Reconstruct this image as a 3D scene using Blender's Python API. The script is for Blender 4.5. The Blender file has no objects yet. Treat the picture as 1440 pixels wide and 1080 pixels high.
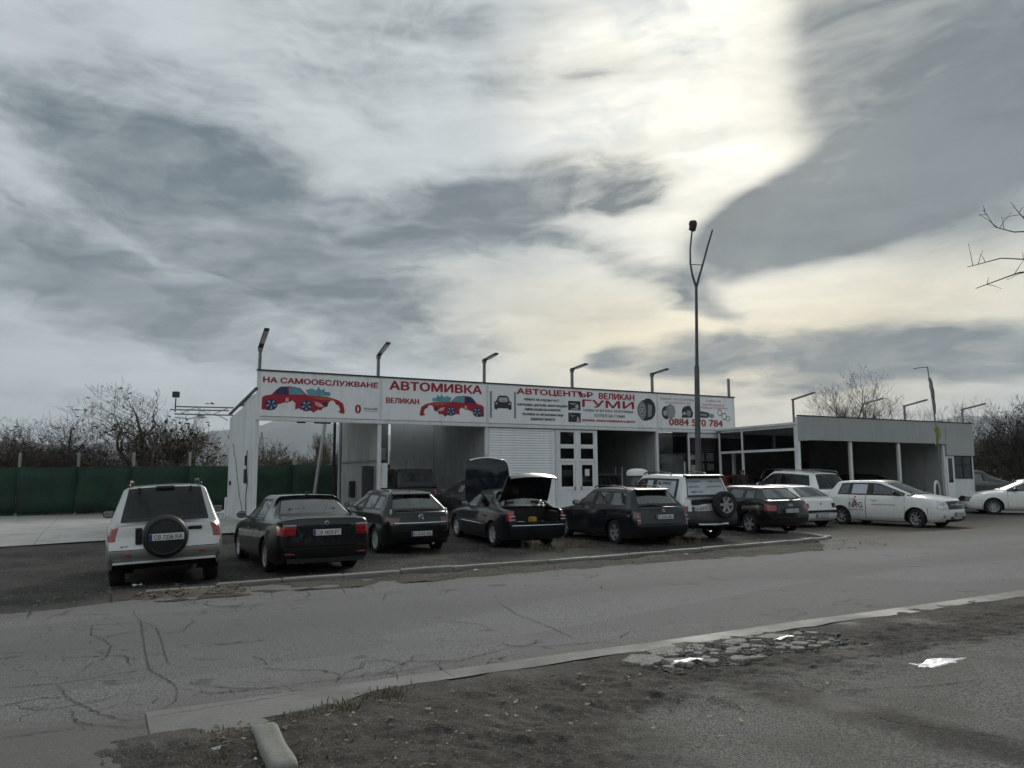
import bpy, bmesh, math, random
import numpy as np
from mathutils import Vector, Matrix

SC = bpy.context.scene
COL = SC.collection
R = math.radians

# ------------------------------------------------------------------ camera
cam_data = bpy.data.cameras.new("camera")
cam_data.sensor_width = 36.0
cam_data.lens = 27.02
cam_data.clip_start = 0.05
cam_data.clip_end = 60000
cam = bpy.data.objects.new("camera", cam_data)
COL.objects.link(cam)
cam.location = (0, 0, 1.70)
cam.rotation_euler = (R(90 + 7.12), 0, 0)
SC.camera = cam
SC.view_settings.view_transform = 'Standard'
SC.view_settings.look = 'None'
SC.view_settings.gamma = 1.0
SC.view_settings.exposure = 0.58
SC.render.engine = 'CYCLES'
SC.cycles.use_denoising = True
SC.cycles.use_adaptive_sampling = True
SC.cycles.adaptive_threshold = .03
SC.cycles.max_bounces = 5
SC.cycles.diffuse_bounces = 2
SC.cycles.glossy_bounces = 3
SC.cycles.transmission_bounces = 2
SC.cycles.transparent_max_bounces = 16
SC.cycles.volume_bounces = 0
SC.cycles.sample_clamp_indirect = 6.0

SUN_AZ, SUN_EL = 17.0, 27.0      # clockwise from +Y, above the horizon


def lin(r, g, b):
    def c(v):
        v /= 255.0
        return v / 12.92 if v <= .04045 else ((v + .055) / 1.055) ** 2.4
    return (c(r), c(g), c(b), 1.0)


# ------------------------------------------------------------------ node expression helper
class NT:
    """small wrapper so node networks can be written as expressions"""
    def __init__(self, tree):
        self.t = tree

    def node(self, kind, **kw):
        nd = self.t.nodes.new(kind)
        for k, v in kw.items():
            setattr(nd, k, v)
        return nd

    def put(self, sock, v):
        if isinstance(v, V):
            self.t.links.new(v.s, sock)
        elif v is not None:
            sock.default_value = v

    def math(self, op, a, b=None, c=None, clamp=False):
        nd = self.node('ShaderNodeMath', operation=op, use_clamp=clamp)
        for i, v in enumerate((a, b, c)):
            self.put(nd.inputs[i], v)
        return V(self, nd.outputs[0])

    def vmath(self, op, a, b=None):
        nd = self.node('ShaderNodeVectorMath', operation=op)
        self.put(nd.inputs[0], a)
        if op == 'SCALE':
            self.put(nd.inputs['Scale'], b)
        elif b is not None:
            self.put(nd.inputs[1], b)
        return V(self, nd.outputs[0])

    def xyz(self, v):
        nd = self.node('ShaderNodeSeparateXYZ')
        self.put(nd.inputs[0], v)
        return [V(self, nd.outputs[i]) for i in range(3)]

    def vec(self, x, y, z):
        nd = self.node('ShaderNodeCombineXYZ')
        for i, v in enumerate((x, y, z)):
            self.put(nd.inputs[i], v)
        return V(self, nd.outputs[0])

    def noise(self, vec, scale=1.0, detail=4.0, rough=.5, dist=0.0, lac=2.0, col=False):
        nd = self.node('ShaderNodeTexNoise')
        self.put(nd.inputs['Vector'], vec)
        self.put(nd.inputs['Scale'], scale)
        nd.inputs['Detail'].default_value = detail
        nd.inputs['Roughness'].default_value = rough
        nd.inputs['Lacunarity'].default_value = lac
        nd.inputs['Distortion'].default_value = dist
        return V(self, nd.outputs['Color' if col else 0])

    def voronoi(self, vec, scale=1.0, feature='F1', rnd=1.0, out=0):
        nd = self.node('ShaderNodeTexVoronoi', feature=feature)
        self.put(nd.inputs['Vector'], vec)
        nd.inputs['Scale'].default_value = scale
        nd.inputs['Randomness'].default_value = rnd
        return V(self, nd.outputs[out])

    def step(self, v, lo, hi, a=0.0, b=1.0, kind='SMOOTHSTEP'):
        nd = self.node('ShaderNodeMapRange', interpolation_type=kind)
        self.put(nd.inputs[0], v)
        for i, q in enumerate((lo, hi, a, b)):
            self.put(nd.inputs[i + 1], q)
        return V(self, nd.outputs[0])

    def mix(self, f, a, b):
        nd = self.node('ShaderNodeMix', data_type='RGBA')
        self.put(nd.inputs[0], f)
        self.put(nd.inputs[6], a)
        self.put(nd.inputs[7], b)
        return V(self, nd.outputs[2])

    def bump(self, h, strength=.3, dist=.01, normal=None):
        nd = self.node('ShaderNodeBump')
        nd.inputs['Strength'].default_value = strength
        nd.inputs['Distance'].default_value = dist
        self.put(nd.inputs['Height'], h)
        if normal is not None:
            self.put(nd.inputs['Normal'], normal)
        return V(self, nd.outputs[0])

    def pos(self):
        return V(self, self.node('ShaderNodeNewGeometry').outputs['Position'])

    def obj(self):
        return V(self, self.node('ShaderNodeTexCoord').outputs['Object'])

    def rnd(self):
        return V(self, self.node('ShaderNodeObjectInfo').outputs['Random'])


class V:
    def __init__(self, nt, s):
        self.n, self.s = nt, s

    def __add__(self, o): return self.n.math('ADD', self, o)
    def __radd__(self, o): return self.n.math('ADD', o, self)
    def __sub__(self, o): return self.n.math('SUBTRACT', self, o)
    def __rsub__(self, o): return self.n.math('SUBTRACT', o, self)
    def __mul__(self, o): return self.n.math('MULTIPLY', self, o)
    def __rmul__(self, o): return self.n.math('MULTIPLY', o, self)
    def __truediv__(self, o): return self.n.math('DIVIDE', self, o)
    def max(self, o): return self.n.math('MAXIMUM', self, o)
    def min(self, o): return self.n.math('MINIMUM', self, o)


# ------------------------------------------------------------------ world: winter overcast with broken cloud
def build_world():
    w = bpy.data.worlds.new("World")
    SC.world = w
    w.use_nodes = True
    t = w.node_tree
    t.nodes.clear()
    n = NT(t)
    d = n.vmath('NORMALIZE', V(n, n.node('ShaderNodeTexCoord').outputs['Generated']))
    dx, dy, dz = n.xyz(d)
    az = n.math('ARCTAN2', dx, dy) * (180 / math.pi)
    el = n.math('ARCSINE', dz) * (180 / math.pi)
    # cloud layer seen in perspective: position on a flat layer overhead
    hz = dz.max(0.0) + .20
    P = n.vec(dx / hz, dy / hz, 0.0)
    na = n.noise(P, 1.5, 4, .58) - .5
    nb = n.noise(n.vmath('ADD', P, (7.3, 2.1, 4.0)), 1.5, 3, .58) - .5
    nf = n.noise(n.vmath('ADD', n.vec(az * .10, el * .20, 0.0), n.vec(na * 2.2, nb * 2.2, 3.0)), 1.5, 6, .62) * 2.0 - 1.0
    ns = n.noise(n.vmath('ADD', n.vec(az * .05 + el * .045, el * .28 - az * .02, 5.0), n.vec(nb * 2.0, na * 2.0, 0.0)), 1.3, 4, .6) * 2.0 - 1.0
    azw = az + na * 11.0
    elw = el + nb * 5.0
    # cloud masses of the photographed sky: azimuth, elevation, half axes, tilt (degrees), strength, edge softness
    blobs = [(31.6, 28.8, 12.3, 12.9, 14, 0.92, 0.26),
             (25.5, 19.2, 13.1, 4.0, 13, 1.0, 0.22),
             (19.3, 17.9, 7.3, 2.8, 25, 0.85, 0.26),
             (33.5, 21.7, 7.9, 5.8, 8, 1.0, 0.35),
             (-25.1, 20.2, 11.0, 4.1, -6, 0.9, 0.6),
             (-18.5, 17.7, 12.9, 3.5, -20, 0.9, 0.55),
             (-26.6, 12.1, 13.5, 2.8, -17, 0.95, 0.5),
             (-15.9, 13.5, 9.6, 2.4, -20, 0.7, 0.5),
             (-32.1, 12.8, 5.9, 2.7, -10, 0.7, 0.5),
             (1.1, 21.5, 9.9, 2.3, 6, 1.0, 0.45),
             (-4.4, 18.6, 9.3, 2.4, 4, 0.85, 0.5),
             (8.2, 21.3, 4.1, 2.0, -10, 0.9, 0.5),
             (4.4, 18.1, 6.0, 1.4, -12, 0.6, 0.6),
             (11.3, 14.2, 5.2, 1.2, -22, 1.0, 0.55),
             (14.8, 12.5, 2.3, 1.1, -30, 0.6, 0.6),
             (23.3, 8.3, 13.1, 2.0, 0, 1.0, 0.5),
             (32.1, 8.1, 7.7, 1.5, 4, 0.9, 0.5),
             (15.2, 9.4, 5.5, 1.5, -8, 0.7, 0.6),
             (6.9, 9.0, 1.8, 1.1, 0, 1.0, 0.6),
             (-3.2, 9.6, 4.8, 1.4, 12, 0.55, 0.7),
             (-8.6, 10.7, 6.3, 1.6, -10, 0.5, 0.7),
             (-30.0, 5.3, 10.5, 1.7, 2, 0.3, 0.8),
             (-4.5, 31.4, 16.9, 4.4, -4, 0.42, 0.9),
             (-24.8, 27.4, 12.3, 3.0, -6, 0.3, 0.9),
             (5.6, 28.7, 6.1, 2.3, 10, 0.3, 0.9),
             (-13.7, 26.3, 8.5, 1.8, -8, 0.2, 0.9)]
    pa = n.vec(azw, elw, 0.0)
    pb = n.vec(az + na * 3.0 + nf * .5, el + nb * 1.6 + nf * .35, 0.0)
    clear = {}
    for (a, e, ra, re, rot, s, so) in blobs:
        hard = so < .3
        mp = n.node('ShaderNodeMapping', vector_type='TEXTURE')
        n.put(mp.inputs[0], pb if hard else pa)
        mp.inputs[1].default_value = (a, e, 0)
        mp.inputs[2].default_value = (0, 0, R(rot))
        mp.inputs[3].default_value = (ra, re, 1)
        ln = n.node('ShaderNodeVectorMath', operation='LENGTH')
        t.links.new(mp.outputs[0], ln.inputs[0])
        q = n.step(V(n, ln.outputs['Value']), 1 - so, 1 + so, 1 - s, 1.0) if hard else n.step(V(n, ln.outputs['Value']), .1, 1.75, 1 - s, 1.0)
        clear[hard] = q if hard not in clear else clear[hard] * q
    mass = 1.0 - clear[False]
    slab = 1.0 - clear[True]
    # the rest of the sky carries the same broken cloud
    inview = n.step(n.math('ABSOLUTE', az), 34, 52, 1.0, 0.0) * n.step(el, 31, 42, 1.0, 0.0)
    far = n.step(na + nf * .3, -.05, .25, 0.0, .85)
    mass = mass * inview + (1.0 - inview) * far
    ragged = n.step(mass + (nf * .42 + ns * .20) * n.step(mass, .02, .40), .10, .95, 0.0, 1.0)
    ragged = ragged * (.80 + nf * .30 + ns * .28)
    dark = 1.0 - (1.0 - ragged.max(0.0).min(1.0)) * (1.0 - slab * (.93 + ns * .06 + nf * .05))
    dark = (dark + (nf * .32 + ns * .40 + na * .35) * (1.0 - dark) + .10).max(0.0).min(1.0)
    # brightness of the thin cloud grows towards the sun
    sv = Vector((math.sin(R(SUN_AZ)) * math.cos(R(SUN_EL)), math.cos(R(SUN_AZ)) * math.cos(R(SUN_EL)), math.sin(R(SUN_EL))))
    cs = n.xyz(n.vmath('MULTIPLY', d, tuple(sv)))
    cosang = cs[0] + cs[1] + cs[2]
    near = n.step(cosang, .95, .998)
    wide = n.step(cosang, .50, .99)
    low = n.step(el, 9, 19, 1.0, 0.0) * n.step(cosang, .86, .975)
    light = n.mix(wide, lin(160, 170, 175), lin(182, 188, 190))
    light = n.mix(low * .95, light, lin(228, 216, 186))
    light = n.mix((near * (.52 + nf * 1.1 - ns * 1.2)).min(1.0).max(0.0), light, lin(250, 247, 233))
    darkc = n.mix(wide, lin(88, 100, 106), lin(90, 102, 109))
    # cloud on the far side of the sky from the sun is lit from the front
    back = n.step(cosang, .25, -.55)
    light = n.mix(back, light, lin(202, 208, 210))
    darkc = n.mix(back, darkc, lin(136, 145, 149))
    darkc = n.mix(n.step(nf * .6 + ns * .7, -.35, .45, .40, 0.0), darkc, lin(128, 138, 143))
    c = n.mix(dark, light, darkc)
    # thin edges in front of the sun light up
    rim = dark * (1.0 - dark) * 4.0 * near
    c = n.mix((rim * .45).min(1.0), c, lin(252, 248, 232))
    sky = n.node('ShaderNodeTexSky', sky_type='NISHITA', sun_disc=False, sun_elevation=R(SUN_EL),
                 sun_rotation=R(SUN_AZ), air_density=1.5, dust_density=2.0)
    b1 = n.node('ShaderNodeBackground')
    t.links.new(sky.outputs[0], b1.inputs[0])
    b1.inputs[1].default_value = .05
    b2 = n.node('ShaderNodeBackground')
    n.put(b2.inputs[0], c)
    b2.inputs[1].default_value = .92
    mx = n.node('ShaderNodeMixShader')
    mx.inputs[0].default_value = .965
    t.links.new(b1.outputs[0], mx.inputs[1])
    t.links.new(b2.outputs[0], mx.inputs[2])
    out = n.node('ShaderNodeOutputWorld')
    t.links.new(mx.outputs[0], out.inputs[0])
    w.cycles.sampling_method = 'MANUAL'
    w.cycles.sample_map_resolution = 256


build_world()

sun_data = bpy.data.lights.new("sun", 'SUN')
sun_data.energy = 1.5
sun_data.angle = R(22)
sun_data.color = (1.0, .96, .88)
sun = bpy.data.objects.new("sun", sun_data)
COL.objects.link(sun)
_sv = Vector((math.sin(R(SUN_AZ)) * math.cos(R(SUN_EL)), math.cos(R(SUN_AZ)) * math.cos(R(SUN_EL)), math.sin(R(SUN_EL))))
sun.rotation_euler = (-_sv).to_track_quat('-Z', 'Y').to_euler()
sun.location = _sv * 60

# ------------------------------------------------------------------ materials
MATS = {}


def new_mat(name):
    m = bpy.data.materials.new(name)
    m.use_nodes = True
    t = m.node_tree
    t.nodes.clear()
    n = NT(t)
    b = n.node('ShaderNodeBsdfPrincipled')
    o = n.node('ShaderNodeOutputMaterial')
    t.links.new(b.outputs[0], o.inputs[0])
    MATS[name] = m
    return m, n, b


def simple(name, col, rough=.6, metal=0.0, var=.12, scale=6.0, bump=0.0, coat=0.0, spec=.5, grime=0.0):
    """plain surface with slight tonal variation"""
    if name in MATS:
        return MATS[name]
    m, n, b = new_mat(name)
    p = n.obj()
    f = n.noise(p, scale, 5, .6)
    f2 = n.noise(p, scale * 9, 3, .6)
    k = f * .7 + f2 * .3
    lo = tuple(c * (1 - var) for c in col[:3]) + (1,)
    hi = tuple(min(1, c * (1 + var)) for c in col[:3]) + (1,)
    c = n.mix(n.step(k, .3, .7), lo, hi)
    if grime:
        g = n.noise(n.vmath('MULTIPLY', p, (1.0, 1.0, .22)), 3.1, 6, .65)
        c = n.mix(n.step(g, .48, .75, 0, grime), c, (.11, .10, .085, 1))
    n.put(b.inputs['Base Color'], c)
    n.put(b.inputs['Roughness'], n.step(f2, .25, .75, max(.02, rough - .08), min(1, rough + .08)))
    b.inputs['Metallic'].default_value = metal
    b.inputs['Coat Weight'].default_value = coat
    b.inputs['Coat Roughness'].default_value = .05
    b.inputs['Specular IOR Level'].default_value = spec
    if bump:
        n.put(b.inputs['Normal'], n.bump(f2, bump, .01))
    return m


def paint(name, col, metal=.35, rough=.38, dirt=.35):
    """car paint: lacquered colour, dusty towards the sills"""
    if name in MATS:
        return MATS[name]
    m, n, b = new_mat(name)
    p = n.obj()
    fl = n.noise(p, 260, 2, .5)
    c = n.mix(n.step(fl, .35, .65), tuple(x * .9 for x in col[:3]) + (1,), tuple(min(1, x * 1.1) for x in col[:3]) + (1,))
    g = n.noise(p, 2.3, 6, .65)
    g2 = n.noise(n.vmath('MULTIPLY', p, (1.0, 1.0, .3)), 14, 5, .7)
    z = n.xyz(p)[2]
    splash = n.step(z + (g2 - .5) * .5, .18, .75, 1.0, 0.0)
    dust = (splash * .8 + n.step(g, .42, .7, 0.0, .10)).min(1.0) * dirt
    n.put(b.inputs['Base Color'], n.mix(dust, c, (.105, .092, .075, 1)))
    n.put(b.inputs['Metallic'], metal * (1.0 - dust))
    n.put(b.inputs['Roughness'], rough + dust * .4)
    b.inputs['Specular IOR Level'].default_value = .1
    n.put(b.inputs['Coat Weight'], .85 - dust * 1.4)
    n.put(b.inputs['Coat Roughness'], .04 + dust * .35)
    return m


def glass(name, tint=(.02, .025, .025), see=.35, rough=.02, ior=2.0):
    """tinted car / window glass: sky reflection over a dim view through"""
    if name in MATS:
        return MATS[name]
    m = bpy.data.materials.new(name)
    m.use_nodes = True
    t = m.node_tree
    t.nodes.clear()
    n = NT(t)
    p = n.obj()
    sm = n.noise(p, 5.0, 5, .6)
    tr = n.node('ShaderNodeBsdfTransparent')
    tr.inputs[0].default_value = tuple(min(1, x * 10 * see + see * .9) for x in tint) + (1,)
    df = n.node('ShaderNodeBsdfDiffuse')
    n.put(df.inputs[0], n.mix(n.step(sm, .35, .75), tuple(tint) + (1,), tuple(x * 1.8 + .012 for x in tint) + (1,)))
    a = n.node('ShaderNodeMixShader')
    a.inputs[0].default_value = .18
    t.links.new(tr.outputs[0], a.inputs[1])
    t.links.new(df.outputs[0], a.inputs[2])
    gl = n.node('ShaderNodeBsdfGlossy')
    n.put(gl.inputs['Roughness'], n.step(sm, .4, .7, rough, rough + .05))
    gl.inputs[0].default_value = (.95, 1, .98, 1)
    fr = n.node('ShaderNodeFresnel')
    fr.inputs[0].default_value = ior
    mx = n.node('ShaderNodeMixShader')
    n.put(mx.inputs[0], V(n, fr.outputs[0]))
    t.links.new(a.outputs[0], mx.inputs[1])
    t.links.new(gl.outputs[0], mx.inputs[2])
    o = n.node('ShaderNodeOutputMaterial')
    t.links.new(mx.outputs[0], o.inputs[0])
    MATS[name] = m
    return m


# ------------------------------------------------------------------ objects
def link(o, parent=None):
    COL.objects.link(o)
    if parent is not None:
        o.parent = parent
    return o


def tag(o, label=None, cat=None, group=None, kind=None):
    if label: o['label'] = label
    if cat: o['category'] = cat
    if group: o['group'] = group
    if kind: o['kind'] = kind
    return o


def empty(name, loc=(0, 0, 0), rz=0.0, label=None, cat=None, group=None, rot=None):
    o = bpy.data.objects.new(name, None)
    o.empty_display_size = .2
    COL.objects.link(o)
    o.location = loc
    o.rotation_euler = rot if rot else (0, 0, rz)
    return tag(o, label, cat, group)


def mesh_obj(name, verts, faces, mat, parent=None, smooth=False, loc=None, rot=None):
    me = bpy.data.meshes.new(name)
    me.from_pydata([tuple(v) for v in verts], [], faces)
    mats = mat if isinstance(mat, (list, tuple)) else [mat]
    for m in mats:
        me.materials.append(m)
    if smooth:
        me.polygons.foreach_set('use_smooth', [True] * len(me.polygons))
    me.update()
    o = bpy.data.objects.new(name, me)
    link(o, parent)
    if loc is not None: o.location = loc
    if rot is not None: o.rotation_euler = rot
    return o


class MB:
    """collects simple solids that make up one part"""
    def __init__(self):
        self.v, self.f, self.mi = [], [], []
        self.cur = 0

    def add(self, v, f):
        k = len(self.v)
        self.v += [tuple(p) for p in v]
        self.f += [tuple(i + k for i in q) for q in f]
        self.mi += [self.cur] * len(f)
        return self

    def box(self, c, s, rz=0.0, bev=0.0, rot=None):
        hx, hy, hz = s[0] / 2, s[1] / 2, s[2] / 2
        M = rot if rot is not None else Matrix.Rotation(rz, 3, 'Z')
        c = Vector(c)
        if bev <= 0:
            vs = [Vector((x, y, z)) for z in (-hz, hz) for x, y in ((-hx, -hy), (hx, -hy), (hx, hy), (-hx, hy))]
            fs = [(0, 3, 2, 1), (4, 5, 6, 7), (0, 1, 5, 4), (1, 2, 6, 5), (2, 3, 7, 6), (3, 0, 4, 7)]
        else:
            b = min(bev, hx * .9, hy * .9, hz * .9)
            vs, fs = [], []
            for z, i in ((-hz, b), (-hz + b, 0), (hz - b, 0), (hz, b)):
                for (sx, sy) in ((-1, -1), (1, -1), (1, 1), (-1, 1)):
                    x, y = sx * (hx - i), sy * (hy - i)
                    if sx * sy > 0:
                        vs += [Vector((x, sy * (abs(y) - b), z)), Vector((sx * (abs(x) - b), y, z))]
                    else:
                        vs += [Vector((sx * (abs(x) - b), y, z)), Vector((x, sy * (abs(y) - b), z))]
            for r in range(3):
                for k in range(8):
                    a, bb = r * 8 + k, r * 8 + (k + 1) % 8
                    fs.append((a, bb, bb + 8, a + 8))
            fs.append(tuple(range(7, -1, -1)))
            fs.append(tuple(range(24, 32)))
        return self.add([c + M @ v for v in vs], fs)

    def b2(self, x0, x1, y0, y1, z0, z1, bev=0.0):
        return self.box(((x0 + x1) / 2, (y0 + y1) / 2, (z0 + z1) / 2), (x1 - x0, y1 - y0, z1 - z0), 0, bev)

    def tube(self, pts, rad, seg=8, cap=True):
        pts = [Vector(p) for p in pts]
        rads = rad if isinstance(rad, (list, tuple)) else [rad] * len(pts)
        vs, fs = [], []
        up = Vector((0, 0, 1))
        for i, p in enumerate(pts):
            a = pts[max(i - 1, 0)]
            b = pts[min(i + 1, len(pts) - 1)]
            t = (b - a)
            t = t.normalized() if t.length > 1e-9 else Vector((0, 0, 1))
            ref = up if abs(t.z) < .95 else Vector((1, 0, 0))
            s = t.cross(ref).normalized()
            u = s.cross(t)
            for k in range(seg):
                an = 2 * math.pi * k / seg
                vs.append(p + (s * math.cos(an) + u * math.sin(an)) * rads[i])
        for i in range(len(pts) - 1):
            for k in range(seg):
                a, b = i * seg + k, i * seg + (k + 1) % seg
                fs.append((a, b, b + seg, a + seg))
        if cap:
            fs.append(tuple(range(seg - 1, -1, -1)))
            fs.append(tuple(range((len(pts) - 1) * seg, len(pts) * seg)))
        return self.add(vs, fs)

    def lathe(self, prof, seg=24, axis='Z', c=(0, 0, 0), closed=False):
        """prof: (radius, height) pairs turned about the axis"""
        vs, fs = [], []
        c = Vector(c)
        for r, h in prof:
            for k in range(seg):
                an = 2 * math.pi * k / seg
                x, y = r * math.cos(an), r * math.sin(an)
                vs.append(c + (Vector((x, y, h)) if axis == 'Z' else Vector((x, h, y)) if axis == 'Y' else Vector((h, x, y))))
        m = len(prof)
        for i in range(m if closed else m - 1):
            for k in range(seg):
                a, b = i * seg + k, i * seg + (k + 1) % seg
                j = (i + 1) % m
                fs.append((a, b, j * seg + (k + 1) % seg, j * seg + k))
        return self.add(vs, fs)

    def prism(self, poly, h0, h1, plane='XZ'):
        """polygon (list of 2-D points) extruded from h0 to h1 across the plane"""
        def P(a, b, h):
            return (a, h, b) if plane == 'XZ' else (a, b, h) if plane == 'XY' else (h, a, b)
        m = len(poly)
        vs = [P(a, b, h0) for a, b in poly] + [P(a, b, h1) for a, b in poly]
        fs = [tuple(range(m)), tuple(range(2 * m - 1, m - 1, -1))]
        fs += [(i, i + m, (i + 1) % m + m, (i + 1) % m) for i in range(m)]
        return self.add(vs, fs)

    def build(self, name, mat, parent=None, smooth=False, loc=None, rot=None, fix=True):
        o = mesh_obj(name, self.v, self.f, mat, parent, smooth, loc, rot)
        me = o.data
        if any(self.mi):
            me.polygons.foreach_set('material_index', self.mi)
        if fix:
            bm = bmesh.new()
            bm.from_mesh(me)
            bmesh.ops.recalc_face_normals(bm, faces=bm.faces)
            bm.to_mesh(me)
            bm.free()
        if smooth:
            try:
                me.set_sharp_from_angle(angle=R(38))
            except Exception:
                pass
        return o


def text_mesh(s, size=1.0, bold=0.0, align='CENTER', extrude=0.0):
    """letters as flat mesh data in the XY plane; returns (verts, faces, width)"""
    cu = bpy.data.curves.new('lettering', 'FONT')
    cu.body = s
    cu.size = size
    cu.align_x = align
    cu.align_y = 'CENTER'
    cu.offset = bold
    cu.extrude = extrude
    cu.resolution_u = 3
    o = bpy.data.objects.new('lettering', cu)
    COL.objects.link(o)
    dg = bpy.context.evaluated_depsgraph_get()
    me = bpy.data.meshes.new_from_object(o.evaluated_get(dg))
    v = [tuple(x.co) for x in me.vertices]
    f = [tuple(p.vertices) for p in me.polygons]
    bpy.data.objects.remove(o)
    bpy.data.curves.remove(cu)
    bpy.data.meshes.remove(me)
    return v, f


TEXT_CACHE = {}


def lettering(s, width, height, place, mat, parent, name='lettering', bold=.02):
    """text fitted to width x height; place(u, v) -> 3-D point, centred on u = v = 0"""
    if s not in TEXT_CACHE:
        TEXT_CACHE[s] = text_mesh(s, 1.0, 0.0)
    v, f = TEXT_CACHE[s]
    if not v:
        return None
    xs = [p[0] for p in v]
    ys = [p[1] for p in v]
    cx, cy = (min(xs) + max(xs)) / 2, (min(ys) + max(ys)) / 2
    sy = height / max(1e-6, max(ys) - min(ys))
    b = bold * height * .8
    sx = (width - 2 * b) / max(1e-6, max(xs) - min(xs))
    P0, P1, P2 = Vector(place(0, 0)), Vector(place(.01, 0)), Vector(place(0, .01))
    nrm = (P1 - P0).cross(P2 - P0).normalized()
    vs, fs = [], []
    for k, (ox, oy) in enumerate(((0, 0), (-b, 0), (b, 0), (0, b * .6), (0, -b * .6)) if bold > .004 else ((0, 0),)):
        o = len(vs)
        vs += [tuple(Vector(place((p[0] - cx) * sx + ox, (p[1] - cy) * sy + oy)) + nrm * (k * .0006)) for p in v]
        fs += [tuple(i + o for i in q) for q in f]
    return mesh_obj(name, vs, fs, mat, parent)


# ------------------------------------------------------------------ the lie of the land
# a: metres along the street / shop front, q: metres from the shop front towards the viewer
FA = (-8.59, 26.0)
FD = (.88211, .47105)
FN = (.47105, -.88211)
FRONT_ANGLE = math.atan2(FD[1], FD[0])


def sstep(a, b, x):
    t = np.clip((np.asarray(x, float) - a) / (b - a), 0, 1)
    return t * t * (3 - 2 * t)


def to_aq(X, Y):
    return (X - FA[0]) * FD[0] + (Y - FA[1]) * FD[1], (X - FA[0]) * FN[0] + (Y - FA[1]) * FN[1]


def to_xy(a, q):
    return FA[0] + a * FD[0] + q * FN[0], FA[1] + a * FD[1] + q * FN[1]


def land(X, Y):
    a, q = to_aq(X, Y)
    fade = np.exp(-np.clip(np.hypot(X, Y) - 60, 0, None) / 60)
    return ((.012 * (.9 * X + .43 * Y)) - .1 * (1 - sstep(12, 13.6, q)) + .3 * (1 - sstep(0, 9, q))) * fade


def at(a, q, dz=0.0):
    X, Y = to_xy(a, q)
    return Vector((float(X), float(Y), float(land(X, Y)) + dz))


_rs = np.random.RandomState(5)
_LAT = _rs.rand(64, 64)


def vnoise(x, y, s=1.0, seed=0):
    """tileable value noise for shaping the ground"""
    x = np.asarray(x, float) * s + seed * 7.13
    y = np.asarray(y, float) * s + seed * 3.71
    xi, yi = np.floor(x).astype(int), np.floor(y).astype(int)
    fx, fy = x - xi, y - yi
    fx, fy = fx * fx * (3 - 2 * fx), fy * fy * (3 - 2 * fy)
    g = lambda i, j: _LAT[i % 64, j % 64]
    return (g(xi, yi) * (1 - fx) + g(xi + 1, yi) * fx) * (1 - fy) + (g(xi, yi + 1) * (1 - fx) + g(xi + 1, yi + 1) * fx) * fy - .5


def fbm(x, y, s=1.0, o=4, seed=0):
    r, k = 0, 1.0
    for i in range(o):
        r = r + vnoise(x, y, s * 2 ** i, seed + i) * k
        k *= .5
    return r

# ------------------------------------------------------------------ ground materials
def aq_nodes(n):
    p = n.pos()
    x, y, z = n.xyz(p)
    a = (x - FA[0]) * FD[0] + (y - FA[1]) * FD[1]
    q = (x - FA[0]) * FN[0] + (y - FA[1]) * FN[1]
    return p, a, q


def asphalt_mat():
    m, n, b = new_mat('asphalt')
    p, a, q = aq_nodes(n)
    fine = n.noise(p, 70, 2, .7)
    grit = n.voronoi(p, 48, 'F1')
    mid = n.noise(p, 8, 4, .68)
    big = n.noise(n.vec(a * .25, q, 0.0), .8, 4, .65)
    c = n.mix(n.step(fine, .34, .66), (.064, .065, .065, 1), (.238, .239, .236, 1))
    c = n.mix(n.step(grit, .0, .30, .6, 0.0), c, (.25, .247, .238, 1))
    c = n.mix(n.step(mid, .40, .66, 0.0, .07), c, (.125, .122, .114, 1))
    c = n.mix(n.step(big, .38, .70, 0.0, .35), c, (.150, .147, .139, 1))
    pt = n.voronoi(n.vec(a * .22, q * .8, 0.0), 1.0, 'F1', .9, 1)
    c = n.mix(n.step(n.xyz(pt)[0], .35, .65, 0.0, .38), c, (.105, .104, .100, 1))
    oil = n.noise(p, 2.6, 2, .5)
    c = n.mix(n.step(oil, .66, .74, 0.0, .55), c, (.05, .049, .047, 1))
    # darker oil line and dusty margins, uneven
    w = (n.noise(p, 1.3, 3, .6) - .5)
    lane = n.step(n.math('ABSOLUTE', q - 17.7 + w * .8), .15, 1.0, .32, 0.0)
    c = n.mix(lane, c, (.10, .10, .097, 1))
    dust = (n.step(q + w * 1.2, 14.6, 16.1, 1.0, 0.0) + n.step(q + w * 1.0, 19.9, 20.8, 0.0, 1.0)).min(1.0)
    c = n.mix(dust * n.step(mid, .3, .62, .35, .65), c, (.120, .112, .098, 1))
    yard = n.step(a + w * 5 + (15 - q) * .3, 9.5, 13.0, 0.0, .75) * n.step(q + w * 1.5, 13.0, 15.6, 1.0, 0.0)
    c = n.mix(yard * n.step(mid, .25, .6, .7, .95), c, (.078, .068, .055, 1))
    # hairline crazing near the edges
    wq = n.noise(p, 3.0, 1, .6, col=True)
    vo = n.voronoi(n.vmath('ADD', p, n.vmath('SCALE', wq, .35)), 2.1, 'DISTANCE_TO_EDGE')
    edge = (n.step(q, 15.4, 16.4, 1.0, 0.0) * n.step(a, 2, 5, 1.0, 0.0) + n.step(q, 19.9, 20.4, 0.0, 1.0) * n.step(a, 0.0, 3.0, 1.0, 0.0)
            + n.step(a, -3.6, -4.8) * .8).min(1.0)
    cm = n.step(vo, .0035, .014, 1.0, 0.0) * edge * n.step(n.noise(p, .9, 2, .5), .45, .55)
    c = n.mix(cm * .85, c, (.022, .021, .02, 1))
    n.put(b.inputs['Base Color'], c)
    b.inputs['Roughness'].default_value = .9
    b.inputs['Specular IOR Level'].default_value = .15
    n.put(b.inputs['Normal'], n.bump(n.noise(p, 70, 2, .7), .3, .008))
    return m


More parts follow.
